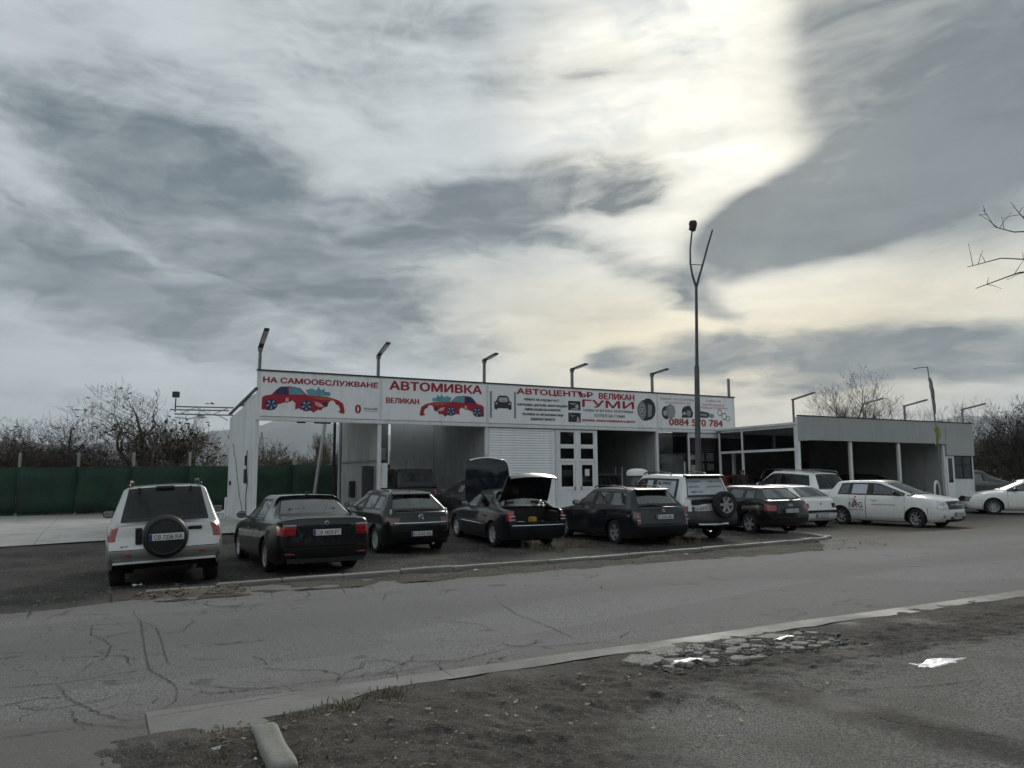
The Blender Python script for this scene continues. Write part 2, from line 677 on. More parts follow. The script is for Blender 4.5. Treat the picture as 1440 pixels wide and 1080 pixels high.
def dirt_mat(name, lo, hi, grav, grav_scale=26, mixlo=.35):
    m, n, b = new_mat(name)
    p, a, q = aq_nodes(n)
    f = n.noise(p, 24, 4, .7)
    big = n.noise(p, .9, 4, .6)
    c = n.mix(n.step(big * .6 + f * .4, .36, .64), lo, hi)
    v = n.voronoi(p, grav_scale, 'F1', out=1)
    vd = n.voronoi(p, grav_scale, 'F1')
    vx = n.xyz(v)[0]
    st = n.step(vd, .25, .5, 1.0, 0.0) * n.step(vx, mixlo, .8)
    c = n.mix(st * .75, c, grav)
    c = n.mix(n.step(n.noise(p, 90, 2, .6), .6, .8, 0, .5), c, (.24, .22, .19, 1))
    n.put(b.inputs['Base Color'], c)
    b.inputs['Roughness'].default_value = .95
    b.inputs['Specular IOR Level'].default_value = .25
    n.put(b.inputs['Normal'], n.bump(n.noise(p, 40, 3, .75), .9, .03))
    return m


def verge_mat():
    """foreground: trodden earth giving way to worn old asphalt"""
    m, n, b = new_mat('foreground_earth')
    p, a, q = aq_nodes(n)
    w = n.noise(p, 1.6, 4, .65) - .5
    w2 = n.noise(p, 7.0, 3, .65) - .5
    edge = 22.75 - n.step(a, -2.2, -.3, 0.0, .62, 'LINEAR') + n.step(a, 1.0, 5.0, 0.0, .2)
    asph = n.step(q - edge + w * .75 + w2 * .3, -.12, .22) * n.step(a + w * .8 + (q - 22.5) * .35, -1.95, -1.1)
    # band of silt crossing the old asphalt
    band = n.step(n.math('ABSOLUTE', (a + .05) - (q - 22.3) * .12 + w * .5 + w2 * .25), .10, .38, 1.0, 0.0) * n.step(q, 22.0, 22.4)
    asph = asph * (1.0 - band * .9)
    fine = n.noise(p, 55, 3, .8)
    grit = n.voronoi(p, 52, 'F1')
    f = n.noise(p, 21, 4, .7)
    big = n.noise(p, 1.1, 4, .6)
    ca = n.mix(n.step(fine, .32, .68), (.045, .044, .041, 1), (.25, .242, .222, 1))
    ca = n.mix(n.step(grit, .0, .33, .6, 0.0), ca, (.34, .33, .305, 1))
    ca = n.mix(n.step(big, .35, .7, 0.0, .5), ca, (.075, .068, .058, 1))
    cd = n.mix(n.step(big * .55 + f * .45, .37, .62), (.020, .018, .0155, 1), (.072, .064, .054, 1))
    v = n.xyz(n.voronoi(p, 42, 'F1', out=1))[0]
    vd = n.voronoi(p, 42, 'F1')
    st = n.step(vd, .2, .45, 1.0, 0.0) * n.step(v, .55, .8)
    cd = n.mix(st * .8, cd, (.135, .125, .11, 1))
    cd = n.mix(n.step(n.noise(p, 60, 2, .6), .62, .78, 0, .5), cd, (.17, .15, .125, 1))
    c = n.mix(asph, cd, ca)
    n.put(b.inputs['Base Color'], c)
    wet = n.step(n.noise(p, .7, 3, .5), .52, .68) * (1.0 - asph)
    n.put(b.inputs['Roughness'], .93 - wet * .25)
    b.inputs['Specular IOR Level'].default_value = .3
    n.put(b.inputs['Normal'], n.bump(n.noise(p, 48, 3, .75), .9, .024))
    return m


def concrete_mat(name, base, stain=(.17, .16, .14, 1), seams=0.0):
    m, n, b = new_mat(name)
    p, a, q = aq_nodes(n)
    big = n.noise(p, .9, 5, .66)
    f = n.noise(p, 34, 3, .7)
    c = n.mix(n.step(f, .3, .7), tuple(x * .85 for x in base) + (1,), tuple(x * 1.12 for x in base) + (1,))
    c = n.mix(n.step(big, .42, .74, 0.0, .6), c, stain)
    if seams:
        sa = n.math('ABSOLUTE', n.math('FRACT', a * (1 / seams)) - .5)
        sq = n.math('ABSOLUTE', n.math('FRACT', q * (1 / seams)) - .5)
        s = n.step(sa.min(sq), .0, .005, .75, 0.0)
        c = n.mix(s, c, (.08, .075, .07, 1))
    n.put(b.inputs['Base Color'], c)
    n.put(b.inputs['Roughness'], n.step(big, .3, .7, .65, .88))
    n.put(b.inputs['Normal'], n.bump(f, .35, .008))
    return m


M_ASPH = asphalt_mat()
M_LOT = dirt_mat('lot_gravel', (.027, .025, .022, 1), (.082, .076, .066, 1), (.14, .133, .122, 1))
M_STRIP = dirt_mat('kerbside_earth', (.030, .025, .020, 1), (.075, .063, .048, 1), (.16, .145, .12, 1), 34, .5)
M_FIELD = dirt_mat('field_earth', (.045, .042, .028, 1), (.085, .078, .05, 1), (.12, .115, .09, 1))
M_VERGE = verge_mat()
M_APRON = concrete_mat('apron_concrete', (.33, .325, .31), seams=4.0)
M_KERB = concrete_mat('kerb_concrete', (.23, .222, .20), (.095, .088, .072, 1))
M_GUTTER = concrete_mat('gutter_concrete', (.150, .147, .137), (.080, .075, .066, 1))
M_CRACK = simple('crack_fill', (.017, .016, .014), .95, var=.4, scale=20)
M_STONE = simple('stone_grey', (.15, .142, .128), .9, var=.5, scale=4)
M_STONE2 = simple('stone_pale', (.28, .27, .25), .9, var=.4, scale=4)
def white_patch_mat():  # white patch colour, broken up by brownish noise
    m, n, b = new_mat('mottled_white')
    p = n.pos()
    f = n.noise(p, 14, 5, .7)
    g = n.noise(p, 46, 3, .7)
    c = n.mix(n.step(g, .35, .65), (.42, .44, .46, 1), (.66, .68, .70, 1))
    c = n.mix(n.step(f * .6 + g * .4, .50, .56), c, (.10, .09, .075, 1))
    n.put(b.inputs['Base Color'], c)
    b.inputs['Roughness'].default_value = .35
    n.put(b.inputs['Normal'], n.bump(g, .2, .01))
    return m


M_WHITE_PATCH = white_patch_mat()
M_LEAF = simple('dead_leaf', (.115, .078, .045), .85, var=.5, scale=3)
M_STRAW = simple('dry_grass', (.17, .145, .085), .9, var=.4, scale=3)
M_LITTER = simple('litter_white', (.46, .46, .44), .7, var=.15, scale=8)


def sheet(name, avals, qfun, nq, mat, dz, rough=0.0, rs=1.3, parent=None, extra=None, kind='structure', octs=5):
    """ground sheet between q0(a) and q1(a), draped over the land"""
    avals = np.asarray(avals, float)
    qq = np.array([qfun(a) for a in avals])
    t = np.linspace(0, 1, nq)
    a2 = np.repeat(avals[:, None], nq, 1)
    q2 = qq[:, :1] * (1 - t) + qq[:, 1:] * t
    X, Y = to_xy(a2, q2)
    Z = land(X, Y) + dz
    if rough:
        Z = Z + fbm(X, Y, rs, octs, 3) * rough
    if extra is not None:
        Z = Z + extra(a2, q2)
    m = len(avals)
    v = np.stack([X, Y, Z], -1).reshape(-1, 3)
    i = np.arange(m - 1)[:, None] * nq + np.arange(nq - 1)[None, :]
    f = np.stack([i, i + nq, i + nq + 1, i + 1], -1).reshape(-1, 4)
    o = mesh_obj(name, v.tolist(), f.tolist(), mat, parent, smooth=True)
    bm = bmesh.new(); bm.from_mesh(o.data)
    bm.normal_update()
    if sum(fc.normal.z for fc in bm.faces) < 0:
        bmesh.ops.reverse_faces(bm, faces=bm.faces)
    bm.to_mesh(o.data); bm.free()
    if kind and parent is None:
        o['kind'] = kind
    return o


# far ground: one sheet to the horizon
def far_ground():
    rr = np.concatenate([np.linspace(0, 70, 36), np.geomspace(80, 14000, 32)])
    nn = 96
    th = np.linspace(0, 2 * np.pi, nn, endpoint=False)
    X = rr[:, None] * np.sin(th); Y = rr[:, None] * np.cos(th)
    Z = land(X, Y) - .06
    v = np.stack([X, Y, Z], -1).reshape(-1, 3)
    f = []
    for i in range(len(rr) - 1):
        for k in range(nn):
            k2 = (k + 1) % nn
            f.append((i * nn + k, (i + 1) * nn + k, (i + 1) * nn + k2, i * nn + k2))
    o = mesh_obj('ground', v.tolist(), f, M_FIELD, None, True)
    bm = bmesh.new(); bm.from_mesh(o.data); bmesh.ops.recalc_face_normals(bm, faces=bm.faces)
    if bm.faces[500].normal.z < 0: bmesh.ops.reverse_faces(bm, faces=bm.faces)
    bm.to_mesh(o.data); bm.free()
    o['kind'] = 'structure'


far_ground()


def interp(pts):
    xs = [p[0] for p in pts]; ys = [p[1] for p in pts]
    return lambda x: float(np.interp(x, xs, ys))


def jag(a, s=.05, k=3.0, seed=0):
    return float(fbm(np.array([a * k]), np.array([seed * 3.3]), 1.0, 3, seed)[0]) * s * 2


lot_q1 = interp([(-40, 15.3), (-4.4, 15.2), (-3.2, 13.9), (10.2, 13.5), (12.2, 12.9), (13.0, 12.0), (13.3, 10.9), (13.4, 10.0)])
def rut(a2, q2):
    return -.035 * np.exp(-((a2 + 5.0 + .25 * (q2 - 12)) / .22) ** 2) * sstep(8, 10, q2) - .03 * np.exp(-((a2 + 6.6 + .25 * (q2 - 12)) / .25) ** 2) * sstep(8, 10, q2)


lot = sheet('gravel_lot', np.linspace(-40, 13.4, 300), lambda a: (-3.0, lot_q1(a)), 120, M_LOT, .0, .05, .9, extra=rut)
strip = sheet('kerbside_verge', np.linspace(-4.4, 12.4, 200),
              lambda a: (13.75 if a < 11 else 13.75 - (a - 11) * .75, 15.15 + jag(a) if a < 9.3 else 15.15 + jag(a) - (a - 9.3) * .82), 24, M_STRIP, .026, .04, 2.2)
yard = sheet('yard_asphalt', np.linspace(12.6, 75, 90), lambda a: (-12, 15.6 if a > 14 else 12.2 + (a - 12.6) * 2.4), 40, M_ASPH, .012, .02, .3, octs=1)
road_q0 = interp([(-80, 15.0), (-5, 15.0), (-4.2, 14.7), (-3.4, 14.15), (-.6, 14.2), (-.2, 14.6), (.4, 15.0), (9.3, 15.1), (10.4, 14.1), (11.4, 13.3), (12.4, 12.4), (13.4, 11.6), (16, 11.4), (80, 11.4)])
def road_q1(a):
    return 20.58
road_a = np.concatenate([np.linspace(-80, -12, 40), np.linspace(-11.9, 14, 320), np.linspace(14.2, 80, 60)])
road = sheet('road', road_a, lambda a: (road_q0(a) + jag(a, .06, 2.2, 2), road_q1(a)), 60, M_ASPH, .024, .018, .5, octs=2)
side_road = sheet('side_road', np.linspace(-80, -4.20, 160), lambda a: (20.57, 31.0), 50, M_ASPH, .0235, .018, .5, octs=2)
def gut_q1(a):
    return (21.32 + jag(a, .03, 5, 4)) if a < -3.3 else (21.32 - .44 * float(sstep(-3.3, -2.6, a)) + jag(a, .03, 3.1, 5))
gutter = sheet('gutter_strip', np.linspace(-4.27, 60, 420), lambda a: (20.60 - .14 * float(sstep(-4.2, -3, -a)) * 0, gut_q1(a)), 6, M_GUTTER, .030, .018, .5, octs=2)


def verge_extra(a2, q2):
    d = fbm(a2, q2, 2.2, 5, 9) * .050 + fbm(a2, q2, 11, 4, 2) * .028
    asph = sstep(22.3, 22.9, q2 + fbm(a2, q2, 1.5, 3, 4) * .5) * sstep(-2.2, -1.0, a2)
    edge = sstep(20.95, 21.5, q2)
    rim = fbm(a2, q2, 5.0, 4, 6)
    near = 1 - sstep(20.85, 21.3, q2)
    left = sstep(-5.0, -4.25, a2)
    return (d * (1 - asph * .85) * edge + near * (.002 + rim * .02) * (1 - sstep(21.0, 20.6, q2) * 1.0) + .02 * edge) * left - .03 * (1 - left)


verge_a = np.concatenate([np.linspace(-5.0, 5.5, 350), np.linspace(5.55, 60, 160)])
verge = sheet('foreground_verge', verge_a, lambda a: (20.74 if a > -2.6 else 20.74 + .42 * float(sstep(2.6, 3.3, -a)), 31.0), 330, M_VERGE, .026, 0, 1, extra=verge_extra)
apron = sheet('concrete_apron', np.linspace(-40, 21.6, 130), lambda a: (-12.5, float(np.interp(a, [-40, -6.7, -1, 9, 21.6], [5.5, 4.07, 3.1, 1.6, .8]))), 60, M_APRON, .035, .01, .3, octs=1)

# cracks in the carriageway: dark open joints, traced as broken lines
CRACKS = [
    [ (-4.22, 15.83), (-4.17, 16.15), (-4.13, 16.55), (-4.15, 17.61), (-4.17, 18.61), (-4.17, 19.22), (-4.08, 19.58), (-4.02, 19.85), (-4.02, 20.16), (-4.05, 20.41), (-4.16, 20.57) ],
    [ (-4.63, 16.50), (-4.65, 17.19), (-4.54, 17.51), (-4.45, 17.94), (-4.51, 18.50), (-4.63, 18.66), (-4.72, 19.04) ],
    [ (-5.27, 19.31), (-5.08, 19.30), (-4.87, 19.35), (-4.60, 19.28), (-4.45, 19.20), (-4.14, 19.16) ],
    [ (-4.87, 19.37), (-4.78, 19.89), (-4.64, 20.26), (-4.56, 20.47), (-4.44, 20.67), (-4.30, 20.77) ],
    [ (-4.28, 20.75), (-4.02, 20.72), (-3.72, 20.70), (-3.41, 20.69), (-2.84, 20.62) ],
    [ (-4.02, 19.97), (-3.91, 20.13), (-3.77, 20.31), (-3.53, 20.36), (-3.28, 20.37), (-2.78, 20.40), (-2.29, 20.43), (-1.70, 20.31) ],
    [ (-5.67, 14.99), (-5.09, 14.68), (-4.64, 14.81), (-4.15, 15.05), (-3.91, 14.85), (-3.51, 15.32), (-3.21, 15.71) ],
    [ (-5.19, 15.41), (-4.61, 15.77), (-4.38, 15.92), (-4.22, 15.83) ],
    [ (0.13, 17.59), (-0.08, 18.51), (-0.11, 19.01), (-0.15, 19.51), (-0.24, 20.05) ],
    [ (-1.39, 20.27), (-1.08, 20.11), (-0.80, 20.17), (-0.45, 20.27), (0.03, 20.33) ],
    [ (-5.31, 15.34), (-5.35, 14.96), (-5.34, 15.59) ],
    [ (-4.13, 16.55), (-3.99, 17.17), (-3.99, 17.91), (-4.00, 18.57), (-4.00, 19.12) ],
    [ (-4.17, 18.61), (-4.00, 18.54) ],
    [ (-4.44, 18.35), (-4.34, 18.50), (-4.31, 18.94) ],
    [ (-5.41, 17.77), (-5.23, 17.84), (-5.11, 17.87) ],
    [ (-4.75, 20.21), (-4.72, 20.55), (-4.60, 20.73), (-4.31, 20.97) ],
    [ (-5.14, 20.72), (-4.90, 20.73), (-4.71, 20.74) ],
    [ (-5.22, 19.89), (-4.97, 19.78), (-4.78, 19.87) ],
    [ (-2.55, 20.16), (-2.44, 19.90), (-2.22, 19.96), (-2.13, 20.26) ],
    [ (-2.37, 20.38), (-2.34, 20.53), (-2.40, 20.75) ],
    [ (-1.88, 20.24), (-1.94, 20.64), (-1.93, 20.83) ],
    [ (-2.79, 16.23), (-2.54, 16.12) ],
    [ (-3.78, 19.38), (-3.68, 19.37) ],
    [ (-3.25, 15.34), (-3.29, 15.79), (-3.00, 16.16), (-2.80, 15.75), (-2.33, 15.77) ],
    [ (-2.33, 15.77), (-1.88, 15.76), (-1.20, 15.56) ],
    [ (-1.81, 15.01), (-1.91, 15.74) ],
    [ (-2.32, 14.94), (-2.43, 15.72) ],
    [ (-1.26, 15.00), (-1.41, 15.75) ],
    [ (-0.84, 15.09), (-0.94, 15.64) ],
    [ (-2.76, 14.90), (-2.91, 15.55) ],
    [ (-2.95, 14.45), (-2.35, 14.58), (-1.57, 14.45), (-0.89, 14.50), (-0.44, 14.59) ],
    [ (-2.39, 13.53), (-2.54, 14.55) ],
    [ (-1.85, 13.68), (-1.97, 14.55) ],
    [ (-1.15, 13.72), (-1.31, 14.42) ],
    [ (-2.78, 13.67), (-2.09, 13.73), (-1.30, 13.83) ],
    [ (0.41, 22.28), (0.26, 22.56), (0.25, 22.70), (0.50, 22.81), (0.72, 22.90), (1.06, 23.02), (1.67, 23.15) ],
    [ (0.38, 22.85), (0.62, 22.88) ],
    [ (0.13, 23.20), (0.11, 23.45), (0.25, 23.71), (0.39, 23.94), (0.46, 24.07) ],
    [ (0.24, 22.06), (0.63, 22.15), (1.24, 22.17), (1.86, 22.20), (2.65, 22.17), (3.92, 22.20) ],
]


def crack_mesh():  # called once the verge shape is known
    rnd = random.Random(3)
    mb = MB()
    lines = list(CRACKS)
    rc = random.Random(14)
    zones = [(26, (-6.2, -3.2), (15.1, 20.4), .7), (22, (-4.0, 4.5), (19.75, 20.5), .6), (26, (-4.0, 4.0), (15.1, 16.3), .5), (6, (-2, 12), (16, 20), .8)]
    for cnt, ar, qr, ln in zones:
        for _ in range(cnt):
            a, q = rc.uniform(*ar), rc.uniform(*qr)
            th = rc.choice((0, math.pi / 2, 1.2, 2.2)) + rc.uniform(-.4, .4)
            pts = [(a, q)]
            for _ in range(rc.randint(2, 6)):
                th += rc.gauss(0, .55)
                l = ln * rc.uniform(.15, .4)
                a, q = a + math.cos(th) * l, q + math.sin(th) * l
                if not (15.05 < q < 20.5): break
                pts.append((a, q))
            if len(pts) > 1: lines.append(pts)
    for line in lines:
        pts = []
        for (a0, q0), (a1, q1) in zip(line[:-1], line[1:]):
            L = math.hypot(a1 - a0, q1 - q0)
            k = max(2, int(L / .035))
            for i in range(k):
                t = i / k
                s = .009
                pts.append((a0 + (a1 - a0) * t + rnd.uniform(-s, s), q0 + (q1 - q0) * t + rnd.uniform(-s, s)))
        pts.append(line[-1])
        vs, fs = [], []
        n = len(pts)
        for i, (a, q) in enumerate(pts):
            pa, pq = pts[max(0, i - 1)]; na, nq = pts[min(n - 1, i + 1)]
            da, dq = na - pa, nq - pq
            l = math.hypot(da, dq) or 1
            w = rnd.uniform(.002, .006) * min(1, .4 + 3 * min(i, n - 1 - i) / n)
            if rnd.random() < .06: w *= 2.2
            hi = .0065
            for s in (-1, 1):
                aa, qq = a - dq / l * w * s, q + da / l * w * s
                X, Y = to_xy(aa, qq)
                base = .024 + float(fbm(X, Y, .5, 2, 3)) * .018
                if q > 21.6:
                    base = .026 + float(verge_extra(np.array([aa]), np.array([qq]))[0])
                vs.append((X, Y, float(land(X, Y)) + base + hi))
        for i in range(n - 1):
            fs.append((2 * i, 2 * i + 1, 2 * i + 3, 2 * i + 2))
        mb.add(vs, fs)
    o = mb.build('crack', M_CRACK, road, fix=False)
    o['kind'] = 'stuff'


crack_mesh()


# ------------------------------------------------------------------ kerb: individual stones
def kerb():
    root = empty('kerb')
    root['kind'] = 'structure'
    path = [(-3.95, 13.95), (-2.6, 13.98), (0, 14.0), (4.6, 13.95), (8, 13.75), (10.2, 13.55), (11.3, 13.38), (12.2, 12.95), (12.85, 12.25), (13.2, 11.4), (13.3, 10.6)]
    P = [Vector((a, q)) for a, q in path]
    rnd = random.Random(8)
    dist = [0]
    for u, v in zip(P[:-1], P[1:]): dist.append(dist[-1] + (v - u).length)
    def pt(s):
        s = max(0, min(dist[-1], s))
        return np.interp(s, dist, [p.x for p in P]), np.interp(s, dist, [p.y for p in P])
    s = 0
    while s < dist[-1] - .2:
        L = 1.0 if s < 14.0 else .5
        e = min(s + L - .012, dist[-1])
        a0, q0 = pt(s); a1, q1 = pt(e)
        A, B = at(a0, q0), at(a1, q1)
        mid = (A + B) / 2
        ang = math.atan2(B.y - A.y, B.x - A.x)
        ln = (B - A).length
        mb = MB()
        top = .10 if s > .6 else .05
        mb.box((0, 0, top / 2 - .08), (ln, .13, top + .16), 0, .018)
        for i, v in enumerate(mb.v):
            mb.v[i] = (v[0] + rnd.uniform(-.003, .003), v[1] + rnd.uniform(-.004, .004), v[2] + rnd.uniform(-.003, .003))
        slope = math.atan2(B.z - A.z, (B.xy - A.xy).length)
        mb.build('kerb_stone', M_KERB, root, loc=mid + Vector((0, 0, rnd.uniform(-.012, .012))),
                 rot=(rnd.uniform(-.03, .03), -slope + rnd.uniform(-.008, .008), ang + rnd.uniform(-.01, .01)))
        s += L


kerb()


def rough_block(name, size, mat, parent, loc, rot, seed, bev=.03, jit=.02):
    """weathered stone block: rounded corners, chipped surface"""
    bm = bmesh.new()
    bmesh.ops.create_cube(bm, size=1)
    bmesh.ops.subdivide_edges(bm, edges=list(bm.edges), cuts=7, use_grid_fill=True)
    h = [x / 2 for x in size]
    for v in bm.verts:
        c = Vector((v.co.x * size[0], v.co.y * size[1], v.co.z * size[2]))
        inner = Vector([max(-h[k] + bev, min(h[k] - bev, c[k])) for k in range(3)])
        d = c - inner
        if d.length > bev: c = inner + d.normalized() * bev
        k = float(fbm(c.x * 1.0 + seed, c.y + c.z * 1.7, 7, 4, seed % 7))
        v.co = c + (c - Vector((0, c.y * .8, 0))).normalized() * k * jit
    me = bpy.data.meshes.new(name)
    bm.to_mesh(me); bm.free()
    me.materials.append(mat)
    me.polygons.foreach_set('use_smooth', [True] * len(me.polygons))
    o = bpy.data.objects.new(name, me)
    link(o, parent)
    o.location = loc; o.rotation_euler = rot
    return o


# the single displaced kerb stone at the corner of the earth verge
ks = rough_block('kerb_stone', (.17, .80, .26), concrete_mat('mossy_concrete', (.17, .166, .145), (.10, .105, .06, 1)), None,
                 at(-3.62, 21.90, -.038), (R(2), R(-3), R(27)), 5, .03, .016)
tag(ks, 'pale mossy kerb stone lying loose at the corner of the foreground earth', 'kerb stone')


# broken-up asphalt slabs beside the gutter
def slabs():
    rnd = random.Random(21)
    spots = []
    tries = 0
    while len(spots) < 46 and tries < 4000:
        tries += 1
        a, q = rnd.uniform(-.42, 2.0), rnd.uniform(21.02, 21.66)
        r = rnd.uniform(.05, .10) if rnd.random() < .6 else rnd.uniform(.10, .20)
        if abs((a - .8) / 1.3) ** 2 + abs((q - 21.33) / .36) ** 2 > 1.0: continue
        if all(math.hypot((a - b[0]) / 1.2, (q - b[1]) / .85) > (r + b[2]) * .92 for b in spots):
            spots.append((a, q, r))
    for i, (a, q, r) in enumerate(spots):
        k = rnd.randint(5, 7)
        poly = []
        off = rnd.random() * 6
        for j in range(k):
            an = off + 2 * math.pi * (j + rnd.uniform(-.25, .25)) / k
            rr = r * rnd.uniform(.72, 1.12)
            poly.append((rr * math.cos(an) * 1.25, rr * math.sin(an) * .9))
        h = rnd.uniform(.05, .09)
        mb = MB()
        top = [(x * .93 + rnd.uniform(-.006, .006), y * .93 + rnd.uniform(-.006, .006)) for x, y in poly]
        m = len(poly)
        vs = [(x, y, -h) for x, y in poly] + [(x * 1.0, y * 1.0, 0) for x, y in poly] + [(x, y, .006) for x, y in top]
        fs = [tuple(range(2 * m, 3 * m))] + [tuple(range(m - 1, -1, -1))]
        for l in range(2):
            fs += [(l * m + j, l * m + (j + 1) % m, (l + 1) * m + (j + 1) % m, (l + 1) * m + j) for j in range(m)]
        vs = [(x, y, z + rnd.uniform(-.004, .004)) for x, y, z in vs]
        mb.add(vs, fs)
        mb.build('asphalt_slab', M_SLAB, verge, loc=at(a, q, rnd.uniform(.045, .068)),
                 rot=(rnd.uniform(-.07, .07), rnd.uniform(-.07, .07), rnd.uniform(-.4, .4) + FRONT_ANGLE))


M_SLAB = simple('slab_asphalt', (.25, .24, .215), .9, var=.5, scale=26, bump=.9)
slabs()


def blob_sheet(name, a, q, ra, rq, mat, dz, label, cat, seed, h=.012, group=None):
    rnd = random.Random(seed)
    n, rings = 40, 6
    vs = [(0, 0)]
    prof = [1 + .10 * math.sin(2 * t + seed) + .12 * math.sin(3 * t + seed * 2) + .10 * math.sin(7 * t + seed) + rnd.uniform(-.13, .13) for t in np.linspace(0, 2 * math.pi, n, endpoint=False)]
    for r in range(1, rings + 1):
        for k in range(n):
            t = 2 * math.pi * k / n
            s = r / rings * prof[k]
            vs.append((ra * s * math.cos(t), rq * s * math.sin(t)))
    va = np.array(vs)
    A2, Q2 = a + va[:, 0], q - va[:, 1]
    X2, Y2 = to_xy(A2, Q2)
    Z2 = land(X2, Y2) + .026 + verge_extra(A2, Q2) + dz + np.array([rnd.uniform(-.0015, .0015) for _ in vs]) - .006 * (np.arange(len(vs)) > len(vs) - n - 1)
    c0 = Vector((float(X2[0]), float(Y2[0]), float(Z2[0])))
    vs = [(float(x) - c0.x, float(y) - c0.y, float(z) - c0.z) for x, y, z in zip(X2, Y2, Z2)]
    fs = [(0, 1 + k, 1 + (k + 1) % n) for k in range(n)]
    for r in range(rings - 1):
        for k in range(n):
            b = 1 + r * n
            fs.append((b + k, b + n + k, b + n + (k + 1) % n, b + (k + 1) % n))
    o = mesh_obj(name, vs, fs, mat, None, True, c0)
    return tag(o, label, cat, group)


blob_sheet('white_patch', 1.87, 22.60, .31, .085, M_WHITE_PATCH, .005, 'long bright white patch lying on the dark foreground ground, largest of three', 'ground_mark', 4, .02)
blob_sheet('white_patch', .02, 21.50, .17, .05, M_WHITE_PATCH, .030, 'thin white streak lying against the largest broken asphalt slabs', 'ground_mark', 9, .015)
blob_sheet('white_patch', 1.42, 21.30, .12, .045, M_WHITE_PATCH, .035, 'small white fleck among the broken asphalt pieces, furthest from the camera', 'ground_mark', 2, .012)


# ------------------------------------------------------------------ loose stones, leaves and dry grass
def scatter_stones(name, n, region, smin, smax, mat, parent, seed, lift=0.0, hfun=None):
    rs = np.random.RandomState(seed)
    a, q = region(rs, n)
    X, Y = to_xy(a, q)
    Z = land(X, Y) + lift
    if hfun is not None: Z = Z + hfun(X, Y, a, q)
    s = smin * (smax / smin) ** (rs.rand(n) ** 2.2)
    base = np.array([(1, 0, 0), (0, 1, 0), (-1, 0, 0), (0, -1, 0), (0, 0, .75), (0, 0, -.75)], float)
    th = rs.rand(n) * 6.28
    sc = .6 + .8 * rs.rand(n, 6, 1)
    v = base[None] * sc
    c, sn = np.cos(th)[:, None], np.sin(th)[:, None]
    vx = v[..., 0] * c - v[..., 1] * sn; vy = v[..., 0] * sn + v[..., 1] * c
    v = np.stack([vx, vy * (.6 + .5 * rs.rand(n, 1)), v[..., 2] * (.4 + .5 * rs.rand(n, 1))], -1) * s[:, None, None]
    v += np.stack([X, Y, Z + s * .2], -1)[:, None, :]
    f = np.array([(0, 1, 4), (1, 2, 4), (2, 3, 4), (3, 0, 4), (1, 0, 5), (2, 1, 5), (3, 2, 5), (0, 3, 5)])
    F = (f[None] + np.arange(n)[:, None, None] * 6).reshape(-1, 3)
    o = mesh_obj(name, v.reshape(-1, 3).tolist(), F.tolist(), mat, parent)
    o['kind'] = 'stuff'
    return o


def lot_region(rs, n):
    a = rs.uniform(-9, 13.2, n * 3); q = rs.uniform(6.5, 15.2, n * 3)
    ok = q < np.array([lot_q1(x) for x in a]) - .1
    return a[ok][:n], q[ok][:n]


def verge_region(rs, n):
    a = np.concatenate([rs.uniform(-4.2, 6, n // 2), rs.uniform(-4.2, 2, n - n // 2)]); q = 21.0 + 2.9 * rs.rand(n) ** 1.5
    return a, q


_a, _q = lot_region(np.random.RandomState(2), 6000)
scatter_stones('gravel', len(_a), lambda rs, n: (_a, _q), .010, .032, M_STONE, lot, 12, 0, lambda X, Y, a, q: fbm(X, Y, .9, 5, 3) * .05)
scatter_stones('gravel', 9000, verge_region, .004, .017, M_STONE, verge, 13, .02, lambda X, Y, a, q: verge_extra(a, q) - .012)
scatter_stones('pale_gravel', 700, verge_region, .004, .014, M_STONE2, verge, 14, .022, lambda X, Y, a, q: verge_extra(a, q) - .012)
scatter_stones('rubble', 1400, lambda rs, n: (rs.uniform(-.4, 2.1, n), rs.uniform(21.0, 21.75, n)), .010, .035, M_STONE, verge, 15, .03, lambda X, Y, a, q: verge_extra(a, q))
scatter_stones('gravel', 1500, lambda rs, n: (rs.uniform(-4.2, 12, n), rs.uniform(14.1, 15.2, n)), .008, .026, M_STONE, strip, 16, .015, lambda X, Y, a, q: fbm(X, Y, 2.2, 5, 3) * .06)


def scatter_leaves(name, n, region, s0, s1, mat, parent, seed, lift):
    rs = np.random.RandomState(seed)
    a, q = region(rs, n)
    X, Y = to_xy(a, q)
    Z = land(X, Y) + lift + (verge_extra(a, q) if parent is verge else 0)
    s = rs.uniform(s0, s1, n)
    th = rs.rand(n) * 6.28
    base = np.array([(-1, -.35, .1), (0, -.55, 0), (1, -.15, .35), (1, .2, .4), (0, .5, .05), (-1, .35, .2)], float)
    v = base[None] * s[:, None, None] * (1 + .5 * rs.rand(n, 6, 1) - .25)
    c, sn = np.cos(th)[:, None], np.sin(th)[:, None]
    v = np.stack([v[..., 0] * c - v[..., 1] * sn, v[..., 0] * sn + v[..., 1] * c, v[..., 2] * rs.uniform(.2, 1.6, (n, 1)) + .006], -1)
    v += np.stack([X, Y, Z], -1)[:, None, :]
    f = np.array([(0, 1, 4, 5), (1, 2, 3, 4)])
    F = (f[None] + np.arange(n)[:, None, None] * 6).reshape(-1, 4)
    o = mesh_obj(name, v.reshape(-1, 3).tolist(), F.tolist(), mat, parent)
    o['kind'] = 'stuff'
    return o


